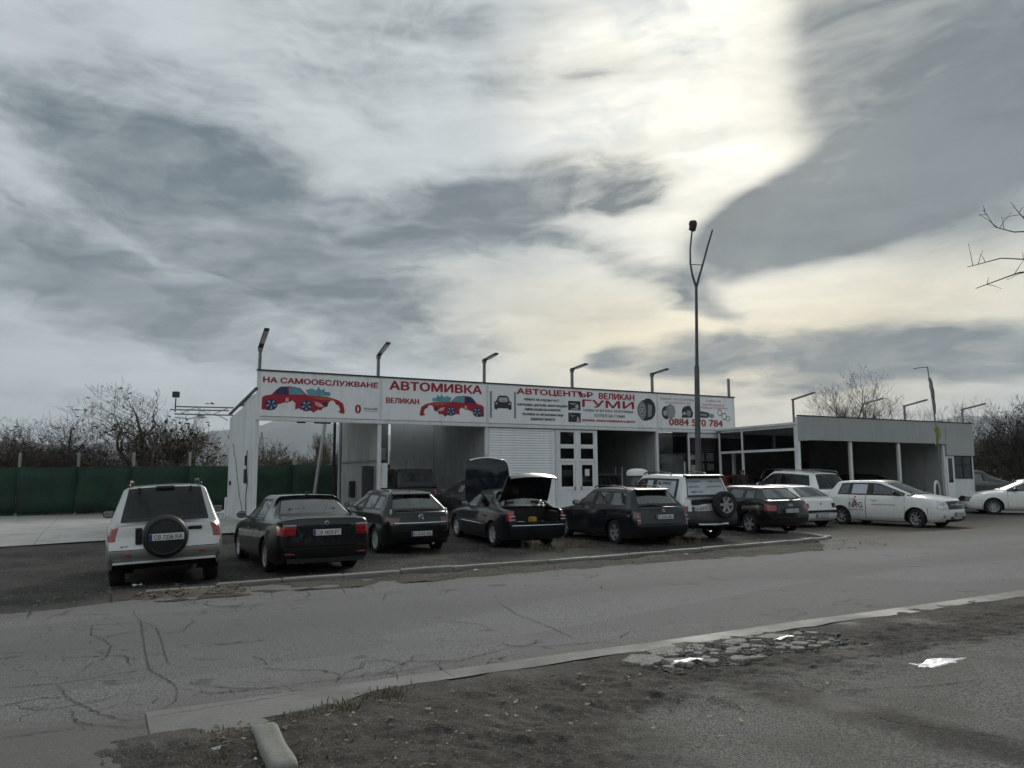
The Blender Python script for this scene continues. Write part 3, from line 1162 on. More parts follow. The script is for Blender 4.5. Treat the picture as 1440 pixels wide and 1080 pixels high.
scatter_leaves('dead_leaves', 200, lambda rs, n: (-3.9 + 3.4 * rs.rand(n) ** 1.6, 21.2 + 1.6 * rs.rand(n) ** 1.3), .010, .026, M_LEAF, verge, 31, .03)
scatter_leaves('pale_leaves', 60, lambda rs, n: (-3.9 + 4.5 * rs.rand(n) ** 1.5, 21.2 + 2.0 * rs.rand(n)), .010, .028, simple('pale_leaf', (.30, .25, .18), .85, var=.3), verge, 32, .034)
scatter_leaves('dead_leaves', 260, lambda rs, n: (-4.1 + 1.5 * rs.rand(n), 14.1 + .7 * rs.rand(n)), .02, .05, M_LEAF, strip, 33, .05)
scatter_leaves('dead_leaves', 260, lambda rs, n: (rs.uniform(-.3, 12, n), rs.uniform(14.1, 15.1, n)), .015, .04, M_LEAF, strip, 34, .05)


def grass(name, n, region, h0, h1, mat, parent, seed, lift=.0):
    rs = np.random.RandomState(seed)
    a, q = region(rs, n)
    X, Y = to_xy(a, q)
    Z = land(X, Y) + lift
    h = rs.uniform(h0, h1, n)
    th = rs.rand(n) * 6.28
    w = .004 + .004 * rs.rand(n)
    lean = rs.uniform(.1, .9, n) * h
    lx, ly = np.cos(th) * lean, np.sin(th) * lean
    px, py = -np.sin(th) * w, np.cos(th) * w
    v = np.stack([np.stack([X - px, Y - py, Z], -1), np.stack([X + px, Y + py, Z], -1),
                  np.stack([X + px * .7 + lx * .4, Y + py * .7 + ly * .4, Z + h * .6], -1), np.stack([X - px * .7 + lx * .4, Y - py * .7 + ly * .4, Z + h * .6], -1),
                  np.stack([X + lx, Y + ly, Z + h], -1)], 1)
    k = np.arange(n)[:, None] * 5
    F = [tuple(r) for r in (k + np.array([0, 1, 2, 3])).tolist()] + [tuple(r) for r in (k + np.array([3, 2, 4])).tolist()]
    o = mesh_obj(name, v.reshape(-1, 3).tolist(), F, mat, parent)
    o['kind'] = 'stuff'
    return o


def tufts(centres, spread):
    def reg(rs, n):
        c = np.array(centres)[rs.randint(0, len(centres), n)]
        return c[:, 0] + rs.normal(0, spread, n), c[:, 1] + rs.normal(0, spread, n)
    return reg


grass('dry_grass', 420, tufts([(5.2, 10.9), (5.6, 10.6), (6.0, 10.7), (8.4, 11.4), (8.9, 11.6), (4.9, 10.4)], .10), .08, .34, M_STRAW, lot, 41, -.02)
grass('dry_grass', 700, lambda rs, n: (rs.uniform(-3.8, 12, n), 13.76 + rs.normal(0, .06, n)), .02, .07, M_STRAW, lot, 42, .0)
grass('dry_grass', 700, tufts([(-3.9, 21.5), (-3.3, 21.35), (-3.0, 21.2), (-2.6, 21.05), (-3.95, 21.9), (-3.4, 22.2), (-3.2, 21.9)], .09), .02, .07, M_STRAW, verge, 43, .02)


def litter(a, q, s, label, seed, dz=.04):
    rnd = random.Random(seed)
    vs, fs = [], []
    n = 5
    for j in range(n):
        for i in range(n):
            vs.append(((i / (n - 1) - .5) * s + rnd.uniform(-.1, .1) * s, (j / (n - 1) - .5) * s * .7 + rnd.uniform(-.1, .1) * s, rnd.uniform(0, .28) * s))
    for j in range(n - 1):
        for i in range(n - 1):
            k = j * n + i
            fs.append((k, k + 1, k + n + 1, k + n))
    o = mesh_obj('litter', vs, fs, M_LITTER, None, False, at(a, q, dz), (0, 0, rnd.random() * 6))
    tag(o, label, 'litter', 'scraps of white litter')


litter(-4.05, 13.35, .15, 'crumpled white scrap on the ground behind the silver off-roader wheel', 1, .06)
litter(.75, 13.45, .13, 'small white scrap on the gravel just inside the kerb, behind the black hatchback', 2, .03)
litter(-3.9, 21.75, .11, 'small white scrap near the loose mossy kerb stone', 3)
litter(1.35, 14.35, .10, 'white scrap on the earth between kerb and road, below the black saloon', 4)
litter(6.2, 14.3, .10, 'white scrap on the earth strip outside the kerb behind the blue estate', 5)

# ------------------------------------------------------------------ building materials
M_WHITE = simple('painted_sheet', (.76, .77, .77), .45, var=.05, scale=1.2, grime=.28)
M_BANNER = simple('banner_vinyl', (.84, .845, .85), .5, var=.03, scale=.8, grime=.16, bump=.12)
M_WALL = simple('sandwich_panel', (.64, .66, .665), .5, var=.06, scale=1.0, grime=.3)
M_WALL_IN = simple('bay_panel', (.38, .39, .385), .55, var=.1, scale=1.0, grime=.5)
M_STEEL = simple('galvanised_steel', (.20, .205, .21), .5, .3, var=.15, scale=3)
M_STEELW = simple('white_steel', (.68, .69, .69), .4, var=.06, scale=2, grime=.25)
M_DARKST = simple('dark_steel', (.035, .037, .04), .5, .3, var=.2)
M_BLACK = simple('black_plastic', (.014, .014, .015), .55, var=.25)
M_RED = simple('print_red', (.36, .012, .03), .5, var=.08, scale=2)
M_INK = simple('print_black', (.025, .025, .03), .5, var=.1)
M_GREYINK = simple('print_grey', (.23, .25, .27), .5, var=.1)
M_MIDINK = simple('print_mid_grey', (.42, .43, .44), .5, var=.1)
M_TEAL = simple('print_teal', (.10, .33, .40), .5, var=.3, scale=6)
M_NAVY = simple('print_navy', (.03, .03, .11), .5, var=.3, scale=5)
M_PINK = simple('print_pink', (.62, .40, .40), .5, var=.2, scale=5)
M_ORANGE = simple('print_orange', (.45, .10, .03), .5, var=.2, scale=5)
M_PVC = simple('white_pvc', (.78, .79, .80), .35, var=.04, scale=2, grime=.18)
M_PANE = glass('shop_glass', (.010, .012, .013), .28, .02, 1.55)
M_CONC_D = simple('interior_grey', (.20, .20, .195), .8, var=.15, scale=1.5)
M_RUBBER = simple('tyre_rubber', (.018, .018, .018), .85, var=.3, scale=8)
M_PAPER = simple('paper', (.70, .70, .68), .7, var=.05)
M_SHUT = simple('shutter_white', (.84, .85, .86), .42, var=.05, scale=1, grime=.2)
M_LENS = simple('lamp_lens', (.55, .56, .56), .2, var=.05)

BZ = float(land(*to_xy(0, 0))) + .04
building = empty('car_service_building', (FA[0], FA[1], BZ), rot=(0, R(-.4), FRONT_ANGLE))
tag(building, 'long white flat-roofed car wash and workshop with red-lettered signs along its front', 'building')


def bpart(name, x0, x1, y0, y1, z0, z1, mat, parent=None, bev=0.0):
    """box part of the building; pivot kept at the building's own origin"""
    return MB().b2(x0, x1, y0, y1, z0, z1, bev).build(name, mat, parent or building)


# fascia carrier, posts, rails
bpart('fascia', -.06, 21.70, .0, .10, 3.50, 5.13, M_WHITE)
bpart('fascia_rail', -.08, 21.72, -.05, -.001, 3.42, 3.515, M_STEELW, bev=.01)
bpart('fascia_rail', -.08, 21.72, -.045, .13, 5.132, 5.175, M_DARKST)
for x in (-.02, 4.30, 8.65, 17.05, 21.58):
    bpart('post', x - .065, x + .065, .0, .13, -.3, 3.418, M_STEELW, bev=.008)
bpart('post', 18.82, 18.90, .01, .09, -.3, 3.418, M_STEELW, bev=.006)
bpart('post', 21.72, 21.79, .25, .32, -.3, 4.6, M_STEELW, bev=.006)
bpart('lower_fascia', 18.92, 21.50, .005, .06, 3.20, 3.418, M_WALL)
# side wall of the wash bays: single sandwich panels
for i in range(6):
    y0, y1 = .14 + i * .97, .14 + (i + 1) * .97 - .012
    h0, h1 = 4.24 - y0 * .055, 4.24 - y1 * .055
    mb = MB()
    mb.add([(-.06, y0, -.3), (-.06, y1, -.3), (-.06, y1, h1), (-.06, y0, h0), (.02, y0, -.3), (.02, y1, -.3), (.02, y1, h1), (.02, y0, h0)],
           [(0, 3, 2, 1), (4, 5, 6, 7), (0, 1, 5, 4), (1, 2, 6, 5), (2, 3, 7, 6), (3, 0, 4, 7)])
    mb.build('wall_panel', M_WALL, building)
mb = MB()
for y0, y1 in ((-.02, 6.1),):
    mb.add([(-.12, y0, 4.47), (-.12, y1, 4.02), (-.04, y1, 4.02), (-.04, y0, 4.47), (-.12, y0, 4.55), (-.12, y1, 4.10), (-.04, y1, 4.10), (-.04, y0, 4.55)],
           [(0, 1, 2, 3), (4, 7, 6, 5), (0, 4, 5, 1), (1, 5, 6, 2), (2, 6, 7, 3), (3, 7, 4, 0)])
mb.build('roof_edge', M_DARKST, building)
bpart('gable_panel', -.05, .01, .1, 2.6, 4.05, 4.36, M_WALL)
# roof over the wash bays and the workshop
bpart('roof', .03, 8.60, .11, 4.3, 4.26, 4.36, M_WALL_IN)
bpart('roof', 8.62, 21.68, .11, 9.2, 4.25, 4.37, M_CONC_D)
bpart('roof_beam', .1, 8.6, .14, .24, 3.46, 3.62, M_DARKST)
bpart('roof_beam', .1, 8.6, 3.0, 3.10, 4.06, 4.24, M_DARKST)
for x in (1.4, 2.0, 2.3):
    bpart('light_fitting', x, x + .28, .3, .42, 3.40, 3.50, M_DARKST)
# partitions between bays, panel by panel
for xw, n, dep in ((4.32, 4, 4.8), (8.63, 4, 5.2)):
    w = dep / n
    for i in range(n):
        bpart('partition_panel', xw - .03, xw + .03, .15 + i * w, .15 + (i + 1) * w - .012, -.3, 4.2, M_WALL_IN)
bpart('pipe_rail', 4.24, 4.288, .2, 4.9, 2.06, 2.12, M_STEEL)
bpart('control_cabinet', 4.10, 4.285, 2.9, 3.2, .7, 1.35, M_DARKST, bev=.01)
bpart('pipe_rail', 4.36, 4.41, .2, 4.9, 2.3, 2.36, M_STEELW)
bpart('switch_box', 4.38, 4.62, .02, .12, 1.1, 2.0, M_STEELW, bev=.01)
bpart('mesh_rack', 3.80, 4.20, .35, .5, .0, 1.9, M_DARKST)
# back of wash bay two
bpart('back_wall', 4.40, 6.55, 5.6, 5.66, -.3, 4.22, M_CONC_D)
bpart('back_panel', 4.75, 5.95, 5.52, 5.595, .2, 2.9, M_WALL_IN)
bpart('back_rail', 4.45, 6.4, 5.45, 5.515, 1.95, 2.03, M_STEELW)
bpart('back_box', 5.98, 6.4, 5.46, 5.59, 2.25, 2.75, M_STEELW)
bpart('back_wall', 6.57, 8.58, 5.3, 5.36, -.3, 4.22, M_WHITE)
# slanted prop and post at the open back of bay one
mb = MB(); mb.tube([(3.55, 6.5, .6), (3.95, 6.3, 4.2)], .075, 4); mb.build('slanted_prop', M_WALL_IN, building)
bpart('post', 4.06, 4.16, 5.4, 5.5, -.3, 4.2, M_DARKST)
bpart('post', 4.24, 4.31, 5.2, 5.3, -.3, 4.2, M_STEELW)
# wash equipment on the side wall
mb = MB(); mb.box((-.11, 1.5, 1.55), (.08, .22, .5), 0, .01); mb.box((-.11, 1.5, 2.1), (.06, .1, .35), 0, .01); mb.build('control_panel', M_DARKST, building)
mb = MB(); mb.tube([(-.12, 1.0, .25), (-.12, 1.15, .9), (-.11, 1.0, 1.3), (-.12, 1.25, 2.0), (-.12, 1.2, 2.45)], .018, 6); mb.build('hose', M_BLACK, building)
mb = MB(); mb.tube([(-.15, 1.6, .3), (-.13, 2.6, 1.0), (-.13, 3.6, 2.1), (-.13, 4.4, 2.8)], .012, 6); mb.build('cable', M_BLACK, building)
mb = MB(); mb.box((-.10, 5.1, 1.3), (.06, .16, .16), 0, .01); mb.build('socket_box', M_DARKST, building)

# roller shutter
sh = bpart('roller_shutter', 8.72, 11.80, .05, .065, -.2, 3.40, M_STEEL)
slat_me = None
for i in range(36):
    z0 = -.2 + i * .1
    if slat_me is None:
        mb = MB()
        prof = [(-.060, 0), (-.074, .014), (-.076, .045), (-.072, .080), (-.060, .096)]
        vs = []
        for x in (8.76, 11.76):
            vs += [(x, .10 + y * 1.0, z) for y, z in prof]
        k = len(prof)
        mb.add(vs, [(j, j + 1, k + j + 1, k + j) for j in range(k - 1)] + [(0, k, 2 * k - 1, k - 1)])
        o = mb.build('slat', M_SHUT, sh, smooth=True)
        slat_me = o.data
    else:
        o = link(bpy.data.objects.new('slat', slat_me), sh)
    o.location = (0, 0, z0)
bpart('shutter_guide', 8.715, 8.755, -.01, .09, -.3, 3.40, M_STEELW)
bpart('shutter_guide', 11.77, 11.835, -.01, .09, -.3, 3.40, M_STEELW)

# white glazed double door with transoms
dr = bpart('door_frame', 11.86, 11.96, .02, .10, -.2, 3.40, M_PVC, bev=.008)
for x0, x1, z0, z1 in ((12.76, 12.96, -.2, 3.40), (13.72, 13.86, -.2, 3.40)):
    bpart('frame_member', x0, x1, .02, .10, z0, z1, M_PVC, dr, .008)
for z0, z1 in ((3.30, 3.40), (2.63, 2.80), (2.08, 2.20)):
    for x0, x1 in ((11.965, 12.755), (12.965, 13.715)):
        bpart('frame_member', x0, x1, .024, .096, z0, z1, M_PVC, dr, .008)
for x0, x1 in ((11.965, 12.755), (12.965, 13.715)):
    for z0, z1 in ((2.805, 3.295), (2.205, 2.625)):
        bpart('sash', x0 + .002, x0 + .06, .03, .08, z0 + .002, z1 - .002, M_PVC, dr)
        bpart('sash', x1 - .06, x1 - .002, .03, .08, z0 + .002, z1 - .002, M_PVC, dr)
        bpart('pane', x0 + .062, x1 - .062, .045, .06, z0 + .004, z1 - .004, M_PANE, dr)
    lf = bpart('door_leaf', x0 + .004, x0 + .11, .035, .09, -.18, 2.07, M_PVC, bev=.006)
    bpart('stile', x1 - .11, x1 - .004, .035, .09, -.18, 2.07, M_PVC, lf, .006)
    for z0, z1 in ((1.95, 2.07), (.92, 1.06), (-.18, -.02)):
        bpart('rail', x0 + .112, x1 - .112, .037, .088, z0, z1, M_PVC, lf, .006)
    bpart('pane', x0 + .112, x1 - .112, .05, .065, 1.062, 1.948, M_PANE, lf)
    bpart('infill_panel', x0 + .112, x1 - .112, .05, .075, -.018, .918, M_PVC, lf)
    bpart('door_handle', (x1 - .07) if x0 < 12.5 else x0 + .04, (x1 - .04) if x0 < 12.5 else x0 + .07, -.01, .033, .92, 1.06, M_STEEL, lf)
bpart('notice', 13.22, 13.44, .032, .036, 1.50, 1.78, M_PAPER)
# open tyre bay
bpart('inner_wall', 13.88, 13.94, .14, 8.9, -.3, 4.2, M_CONC_D)
bpart('inner_wall', 17.00, 17.06, .14, 8.9, -.3, 4.2, M_WALL_IN)
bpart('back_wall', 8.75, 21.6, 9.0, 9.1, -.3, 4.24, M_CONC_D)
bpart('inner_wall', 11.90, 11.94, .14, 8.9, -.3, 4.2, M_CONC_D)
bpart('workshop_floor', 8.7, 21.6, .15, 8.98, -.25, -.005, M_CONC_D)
# glazed frontages on the far side
for x0, x1, z0, z1 in ((17.13, 18.81, 1.0, 3.40), (17.13, 18.81, -.2, .96)):
    bpart('pane', x0 + .03, x1 - .03, .05, .065, z0, z1, M_PANE)
bpart('window_rail', 17.12, 18.815, .03, .09, .962, .998, M_DARKST)
bpart('window_rail', 18.55, 18.60, .02, .10, -.2, 2.1, M_STEELW)
for x0, x1 in ((18.95, 19.02), (19.55, 19.61), (20.30, 20.36), (20.55, 20.63), (21.44, 21.50)):
    bpart('entrance_frame', x0, x1, 1.20, 1.28, -.2, 2.6, M_DARKST)
for z0, z1 in ((2.06, 2.16), (2.55, 2.62), (-.2, -.1)):
    bpart('entrance_rail', 18.95, 21.5, 1.205, 1.275, z0, z1, M_DARKST)
for x0, x1 in ((19.025, 19.545), (19.615, 20.295), (20.635, 21.435)):
    bpart('pane', x0, x1, 1.23, 1.245, -.1, 2.055, M_PANE)
    bpart('pane', x0, x1, 1.23, 1.245, 2.165, 2.545, M_PANE)
bpart('inner_wall', 18.95, 21.5, 1.22, 1.26, 2.63, 4.2, M_CONC_D)
for x0, x1, z0, z1 in ((19.05, 19.5, 1.72, 2.0), (19.66, 19.92, 1.75, 2.0), (20.0, 20.28, 1.35, 1.98), (19.65, 20.25, 2.25, 2.45), (19.06, 19.5, 2.25, 2.42), (20.40, 20.53, .5, 2.0)):
    bpart('notice', x0, x1, 1.218, 1.226, z0, z1, M_PAPER)
mb = MB(); mb.lathe([(.0, -.09), (.07, -.06), (.09, 0), (.07, .06), (0, .09)], 12, 'Z', (17.5, .7, 1.75)); mb.build('globe_lamp', M_LENS, building, True)

# ------------------------------------------------------------------ signs
def face(x0, x1, z0, z1):
    return (x0 + x1) / 2, (z0 + z1) / 2


def print_text(s, x0, x1, zb, zt, mat, parent, dy=-.046, bold=.07, name='lettering'):
    cx, cz = face(x0, x1, zb, zt)
    return lettering(s, x1 - x0, zt - zb, lambda u, v: (cx + u, dy, cz + v), mat, parent, name, bold)


def sign(x0, x1, z0=3.58, z1=5.06):
    return bpart('sign_panel', x0, x1, -.040, -.002, z0, z1, M_BANNER)


def flat(mb, poly, dy):
    mb.add([(x, dy, z) for x, z in poly], [tuple(range(len(poly)))])


def disc(mb, cx, cz, rx, rz, dy, n=18):
    flat(mb, [(cx + rx * math.cos(2 * math.pi * k / n), cz + rz * math.sin(2 * math.pi * k / n)) for k in range(n)], dy)


def red_car(parent, x0, x1, zb, zt, mirror=False):
    """printed illustration: red saloon in foam and spray"""
    def T(poly):
        r = []
        for px, py in poly:
            u = (px - 265) / 635.0
            if mirror: u = 1 - u
            r.append((x0 + u * (x1 - x0), zt - (py - 440) / 218.0 * (zt - zb)))
        return r
    mb = MB()
    body = [(265, 640), (266, 545), (285, 530), (335, 518), (365, 482), (400, 452), (470, 446), (545, 455), (600, 510), (760, 518), (845, 542), (885, 570), (900, 640), (885, 655),
            (845, 640), (862, 622), (850, 588), (825, 575), (818, 556), (795, 545), (772, 560), (760, 600), (728, 608), (712, 632), (690, 628), (668, 640), (655, 655), (636, 640),
            (600, 628), (560, 632), (540, 622), (512, 632), (514, 580), (490, 560), (455, 580), (430, 578), (405, 590), (378, 596), (366, 628), (330, 630), (300, 642)]
    mb.cur = 0; flat(mb, T(body), -.0435)
    mb.cur = 1; flat(mb, T([(345, 515), (385, 464), (410, 455), (452, 452), (458, 514)]), -.045)
    flat(mb, T([(560, 545), (720, 560), (735, 580), (580, 575)]), -.045) if False else None
    mb.cur = 2; flat(mb, T([(462, 453), (540, 458), (585, 508), (466, 513)]), -.045)
    flat(mb, T([(590, 470), (640, 455), (668, 470), (690, 440), (706, 468), (735, 450), (738, 478), (778, 480), (782, 508), (700, 514), (606, 508)]), -.0447)
    mb.cur = 1
    for cx in (335, 598):
        flat(mb, T([(cx + 46 * math.cos(t), 598 + 46 * math.sin(t)) for t in np.linspace(0, 6.283, 19)[:-1]]), -.0445)
    mb.cur = 3
    for cx in (335, 598):
        for k in range(5):
            a0 = k * 1.2566 + .3
            flat(mb, T([(cx + 8 * math.cos(a0), 598 + 8 * math.sin(a0)), (cx + 36 * math.cos(a0 - .22), 598 + 36 * math.sin(a0 - .22)), (cx + 36 * math.cos(a0 + .22), 598 + 36 * math.sin(a0 + .22))]), -.046)
    mb.cur = 4; flat(mb, T([(660, 560), (700, 572), (735, 600), (700, 605), (668, 590)]), -.045); flat(mb, T([(440, 540), (462, 540), (462, 570), (440, 572)]), -.045)
    mb.cur = 5; flat(mb, T([(610, 520), (760, 526), (830, 548), (700, 545)]), -.0447)
    mb.cur = 6; flat(mb, T([(720, 568), (755, 562), (762, 592), (735, 590)]), -.0452); flat(mb, T([(300, 628), (330, 618), (334, 640), (305, 646)]), -.0452)
    return mb.build('car_print', [M_RED, M_NAVY, M_TEAL, M_MIDINK, M_PINK, M_ORANGE, M_INK], parent, fix=False)


s1 = sign(.06, 4.24)
print_text('НА САМООБСЛУЖВАНЕ', .12, 4.20, 4.73, 4.92, M_RED, s1, bold=.09)
red_car(s1, .10, 2.98, 3.72, 4.66)
print_text('0', 3.34, 3.57, 3.78, 4.08, M_RED, s1, bold=.08)
print_text('ЛОКАЦИЯ', 3.66, 4.18, 3.90, 3.99, M_GREYINK, s1)
bpart('rule', 3.66, 4.18, -.045, -.041, 3.855, 3.868, M_GREYINK, s1)
s2 = sign(4.36, 8.60)
print_text('АВТОМИВКА', 4.62, 8.42, 4.70, 5.02, M_RED, s2, bold=.09)
print_text('ВЕЛИКАН', 4.50, 5.80, 4.20, 4.39, M_RED, s2, bold=.08)
red_car(s2, 5.82, 8.50, 3.74, 4.62, True)
s3 = sign(8.70, 16.99)
for x in (8.76, 9.84):
    bpart('lift_column_print', x, x + .085, -.046, -.041, 3.79, 4.84, M_GREYINK, s3)
mb = MB()
mb.cur = 0
flat(mb, [(8.96, 4.14), (8.95, 4.42), (9.05, 4.47), (9.12, 4.64), (9.22, 4.68), (9.48, 4.68), (9.58, 4.64), (9.64, 4.47), (9.73, 4.42), (9.72, 4.14), (9.60, 4.11), (9.58, 4.17), (9.10, 4.17), (9.08, 4.11)], -.0435)
mb.cur = 1
flat(mb, [(9.12, 4.47), (9.18, 4.61), (9.52, 4.61), (9.58, 4.47)], -.045)
disc(mb, 9.05, 4.36, .05, .04, -.045); disc(mb, 9.64, 4.36, .05, .04, -.045)
mb.cur = 2
flat(mb, [(9.15, 4.43), (9.55, 4.43), (9.52, 4.45), (9.18, 4.45)], -.0455)
mb.build('car_print', [M_INK, M_MIDINK, M_BANNER], s3, fix=False)
print_text('АВТОЦЕНТЪР', 9.96, 13.63, 4.74, 5.01, M_RED, s3, bold=.09)
print_text('ВЕЛИКАН', 13.93, 15.81, 4.75, 5.0, M_RED, s3, bold=.09)
print_text('ГУМИ', 13.08, 15.78, 4.38, 4.68, M_RED, s3, bold=.09)
for s, x0, x1, z in (('РЕМОНТ НА ХОДОВА ЧАСТ', 10.30, 11.96, 4.57), ('НАКЛАДКИ, ДИСКОВЕ, АМОРТИСЬОРИ', 9.99, 12.34, 4.35), ('СМЯНА НА МАСЛА И ФИЛТРИ', 10.31, 12.01, 4.18),
                     ('ПЪЛНЕНЕ НА АВТОКЛИМАТИЦИ', 10.21, 12.14, 3.97), ('ЗАВАРКИ ГЪРНЕТА', 10.58, 11.76, 3.79)):
    print_text(s, x0, x1, z - .052, z + .052, M_INK, s3, bold=.08)
print_text('НОВИ И ВТОРА УПОТРЕБА', 13.14, 15.74, 4.19, 4.29, M_INK, s3, bold=.07)
print_text('ХОТЕЛ ЗА ГУМИ', 13.67, 15.26, 3.97, 4.09, M_INK, s3, bold=.06)
print_text('ИЗПРАВЯНЕ, ЗАВАРКИ И БОЯДИСВАНЕ НА ДЖАНТИ', 13.07, 15.81, 3.75, 3.86, M_RED, s3, bold=.07)
for z0, z1, k in ((4.21, 4.60, 0), (3.72, 4.11, 1)):
    ph = bpart('photo_print', 12.39, 13.0, -.0445, -.041, z0, z1, M_INK, s3)
    mb = MB()
    if k == 0:
        disc(mb, 12.82, z0 + .17, .09, .09, -.046)
        flat(mb, [(12.42, z0 + .30), (12.62, z0 + .22), (12.80, z0 + .30), (12.60, z0 + .28)], -.046)
        flat(mb, [(12.50, z0 + .05), (12.72, z0 + .10), (12.95, z0 + .05), (12.95, z0 + .03), (12.5, z0 + .03)], -.046)
    else:
        flat(mb, [(12.78, z0 + .02), (12.82, z0 + .2), (12.86, z0 + .24), (12.90, z0 + .2), (12.96, z0 + .02)], -.046)
        flat(mb, [(12.43, z0 + .34), (12.60, z0 + .26), (12.75, z0 + .30), (12.58, z0 + .22)], -.046)
    mb.build('photo_detail', M_MIDINK, s3, fix=False)
# printed tyre
mb = MB()
mb.cur = 0; disc(mb, 16.56, 4.40, .40, .48, -.0435, 28); disc(mb, 16.38, 4.34, .42, .46, -.0438, 28)
mb.cur = 1; disc(mb, 16.22, 4.33, .22, .40, -.045, 24)
mb.cur = 2
disc(mb, 16.20, 4.33, .12, .25, -.046, 20)
for k in range(5):
    flat(mb, [(16.52 + k * .045, 4.05 + .012 * k), (16.545 + k * .045, 4.05 + .012 * k), (16.57 + k * .045, 4.62 - .01 * k), (16.545 + k * .045, 4.62 - .01 * k)], -.045)
mb.cur = 0
for k in range(6):
    an = k * 1.047
    disc(mb, 16.20 + .075 * math.cos(an), 4.33 + .16 * math.sin(an), .03, .06, -.0468, 10)
mb.build('tyre_print', [M_INK, M_GREYINK, M_MIDINK], s3, fix=False)
s4 = sign(17.11, 21.50)
print_text('РЕМОНТ НА СТАРТЕРИ', 17.24, 19.18, 4.85, 4.95, M_RED, s4, bold=.0)
print_text('И АЛТЕРНАТОРИ', 17.53, 18.97, 4.69, 4.79, M_RED, s4, bold=.0)
print_text('СМЯНА НА', 19.89, 20.82, 4.87, 4.96, M_RED, s4, bold=.0)
print_text('АНГРЕНАЖНИ', 19.69, 20.99, 4.68, 4.77, M_RED, s4, bold=.0)
print_text('РЕМЪЦИ И ВЕРИГИ', 19.51, 21.20, 4.53, 4.63, M_RED, s4, bold=.0)
print_text('0884 570 784', 17.69, 20.88, 3.73, 4.03, M_RED, s4, bold=.07)
mb = MB()
rnd = random.Random(4)
mb.cur = 0
disc(mb, 17.55, 4.28, .25, .30, -.0435); disc(mb, 18.75, 4.36, .30, .26, -.0435)
flat(mb, [(18.42, 4.08), (18.55, 4.40), (18.80, 4.66), (18.95, 4.62), (19.12, 4.30), (19.05, 4.10)], -.0436)
flat(mb, [(19.42, 4.12), (19.40, 4.36), (19.60, 4.42), (20.05, 4.36), (20.10, 4.20), (19.95, 4.12)], -.0435)
mb.cur = 1
disc(mb, 17.80, 4.35, .28, .32, -.045); disc(mb, 18.85, 4.30, .14, .14, -.045); disc(mb, 20.22, 4.22, .15, .10, -.0445)
flat(mb, [(19.55, 4.20), (19.55, 4.33), (19.95, 4.30), (19.95, 4.18)], -.045)
mb.cur = 2
for k in range(4):
    x = 17.72 + k * .09
    flat(mb, [(x, 4.08), (x + .03, 4.06), (x + .05, 4.62), (x + .02, 4.63)], -.046)
disc(mb, 17.48, 4.26, .10, .12, -.046); disc(mb, 18.6, 4.28, .08, .08, -.046)
mb.cur = 0
for cx, cz, rx, rz in ((20.72, 4.38, .13, .16), (20.98, 4.22, .15, .17), (21.22, 4.12, .14, .12)):
    n = 22
    for k in range(n):
        a0, a1 = 2 * math.pi * k / n, 2 * math.pi * (k + 1) / n
        flat(mb, [(cx + rx * math.cos(a0), cz + rz * math.sin(a0)), (cx + rx * math.cos(a1), cz + rz * math.sin(a1)),
                  (cx + rx * .78 * math.cos(a1), cz + rz * .78 * math.sin(a1)), (cx + rx * .78 * math.cos(a0), cz + rz * .78 * math.sin(a0))], -.0445)
mb.build('spare_parts_print', [M_INK, M_GREYINK, M_MIDINK], s4, fix=False)


def on_building(x, y, z):
    return building.matrix_basis @ Vector((x, y, z))


# lamps on the roof edge: square post with a flat LED bar reaching out over the forecourt
LAMP_WORDS = ['above the end wall of the building', 'between the two car wash signs', 'at the start of the workshop sign', 'above the middle of the workshop sign',
              'between the tyre sign and the phone-number sign', 'at the far end of the sign row, without a lamp bar']
for i, (x, up, top) in enumerate(((.03, .50, 6.0), (4.26, .33, 6.02), (8.62, .12, 6.15), (12.74, .10, 6.03), (16.98, .10, 6.08), (21.55, 0, 6.05))):
    p = on_building(x, .18, 5.0)
    r = empty('roof_lamp', p, rot=(0, 0, FRONT_ANGLE))
    tag(r, 'grey roof-edge lamp post ' + LAMP_WORDS[i], 'lamp', 'lamp posts along the sign edge')
    MB().box((0, 0, (top - 5.0) / 2 - .15), (.10, .10, top - 5.0 + .3), 0, .008).build('post', M_STEEL, r)
    if i < 5:
        L = 1.12
        ang = math.atan2(up, L)
        rot = Matrix.Rotation(-ang, 3, 'X')
        mb = MB()
        mb.box((0, -L / 2 + .02, top - 5.0 - .10 + up / 2 + .03), (.17, math.hypot(L, up), .055), rot=rot, bev=.01)
        mb.build('lamp_bar', M_DARKST, r)
        mb = MB()
        mb.box((0, -L / 2 - .12, top - 5.0 - .10 + up / 2 - .012 + up * .12), (.13, math.hypot(L, up) * .6, .016), rot=rot)
        mb.build('lens', M_LENS, r)
        MB().box((0, .0, top - 5.0 - .12), (.14, .16, .12), 0, .01).build('bracket', M_STEEL, r)

# steel boom with floodlight reaching left from the gable
boom = empty('floodlight_boom', on_building(-.05, 5.2, 4.0), rot=(0, 0, math.pi))
tag(boom, 'thin steel boom reaching sideways from the end wall of the white building', 'boom')
mb = MB()
for dy, dz in ((0, .28), (.0, -.02), (.5, .12)):
    mb.tube([(0, dy, dz), (2.35, dy * .8, dz + .05)], .03, 6)
mb.tube([(.2, 0, .28), (.9, 0, -.02), (1.5, 0, .3), (2.2, 0, 0)], .016, 5)
mb.tube([(.1, .3, -.25), (.5, .2, -.05), (1.0, .1, .0), (1.7, .2, -.18), (2.3, .1, -.1)], .018, 5)
mb.build('tubes', M_STEEL, boom)
fl = empty('floodlight', boom.matrix_basis @ Vector((2.28, .1, .1)), rot=(0, 0, math.pi))
tag(fl, 'small black floodlight standing on the tip of the steel boom', 'floodlight')
MB().tube([(0, 0, 0), (0, 0, .55)], .025, 8).build('stem', M_BLACK, fl)
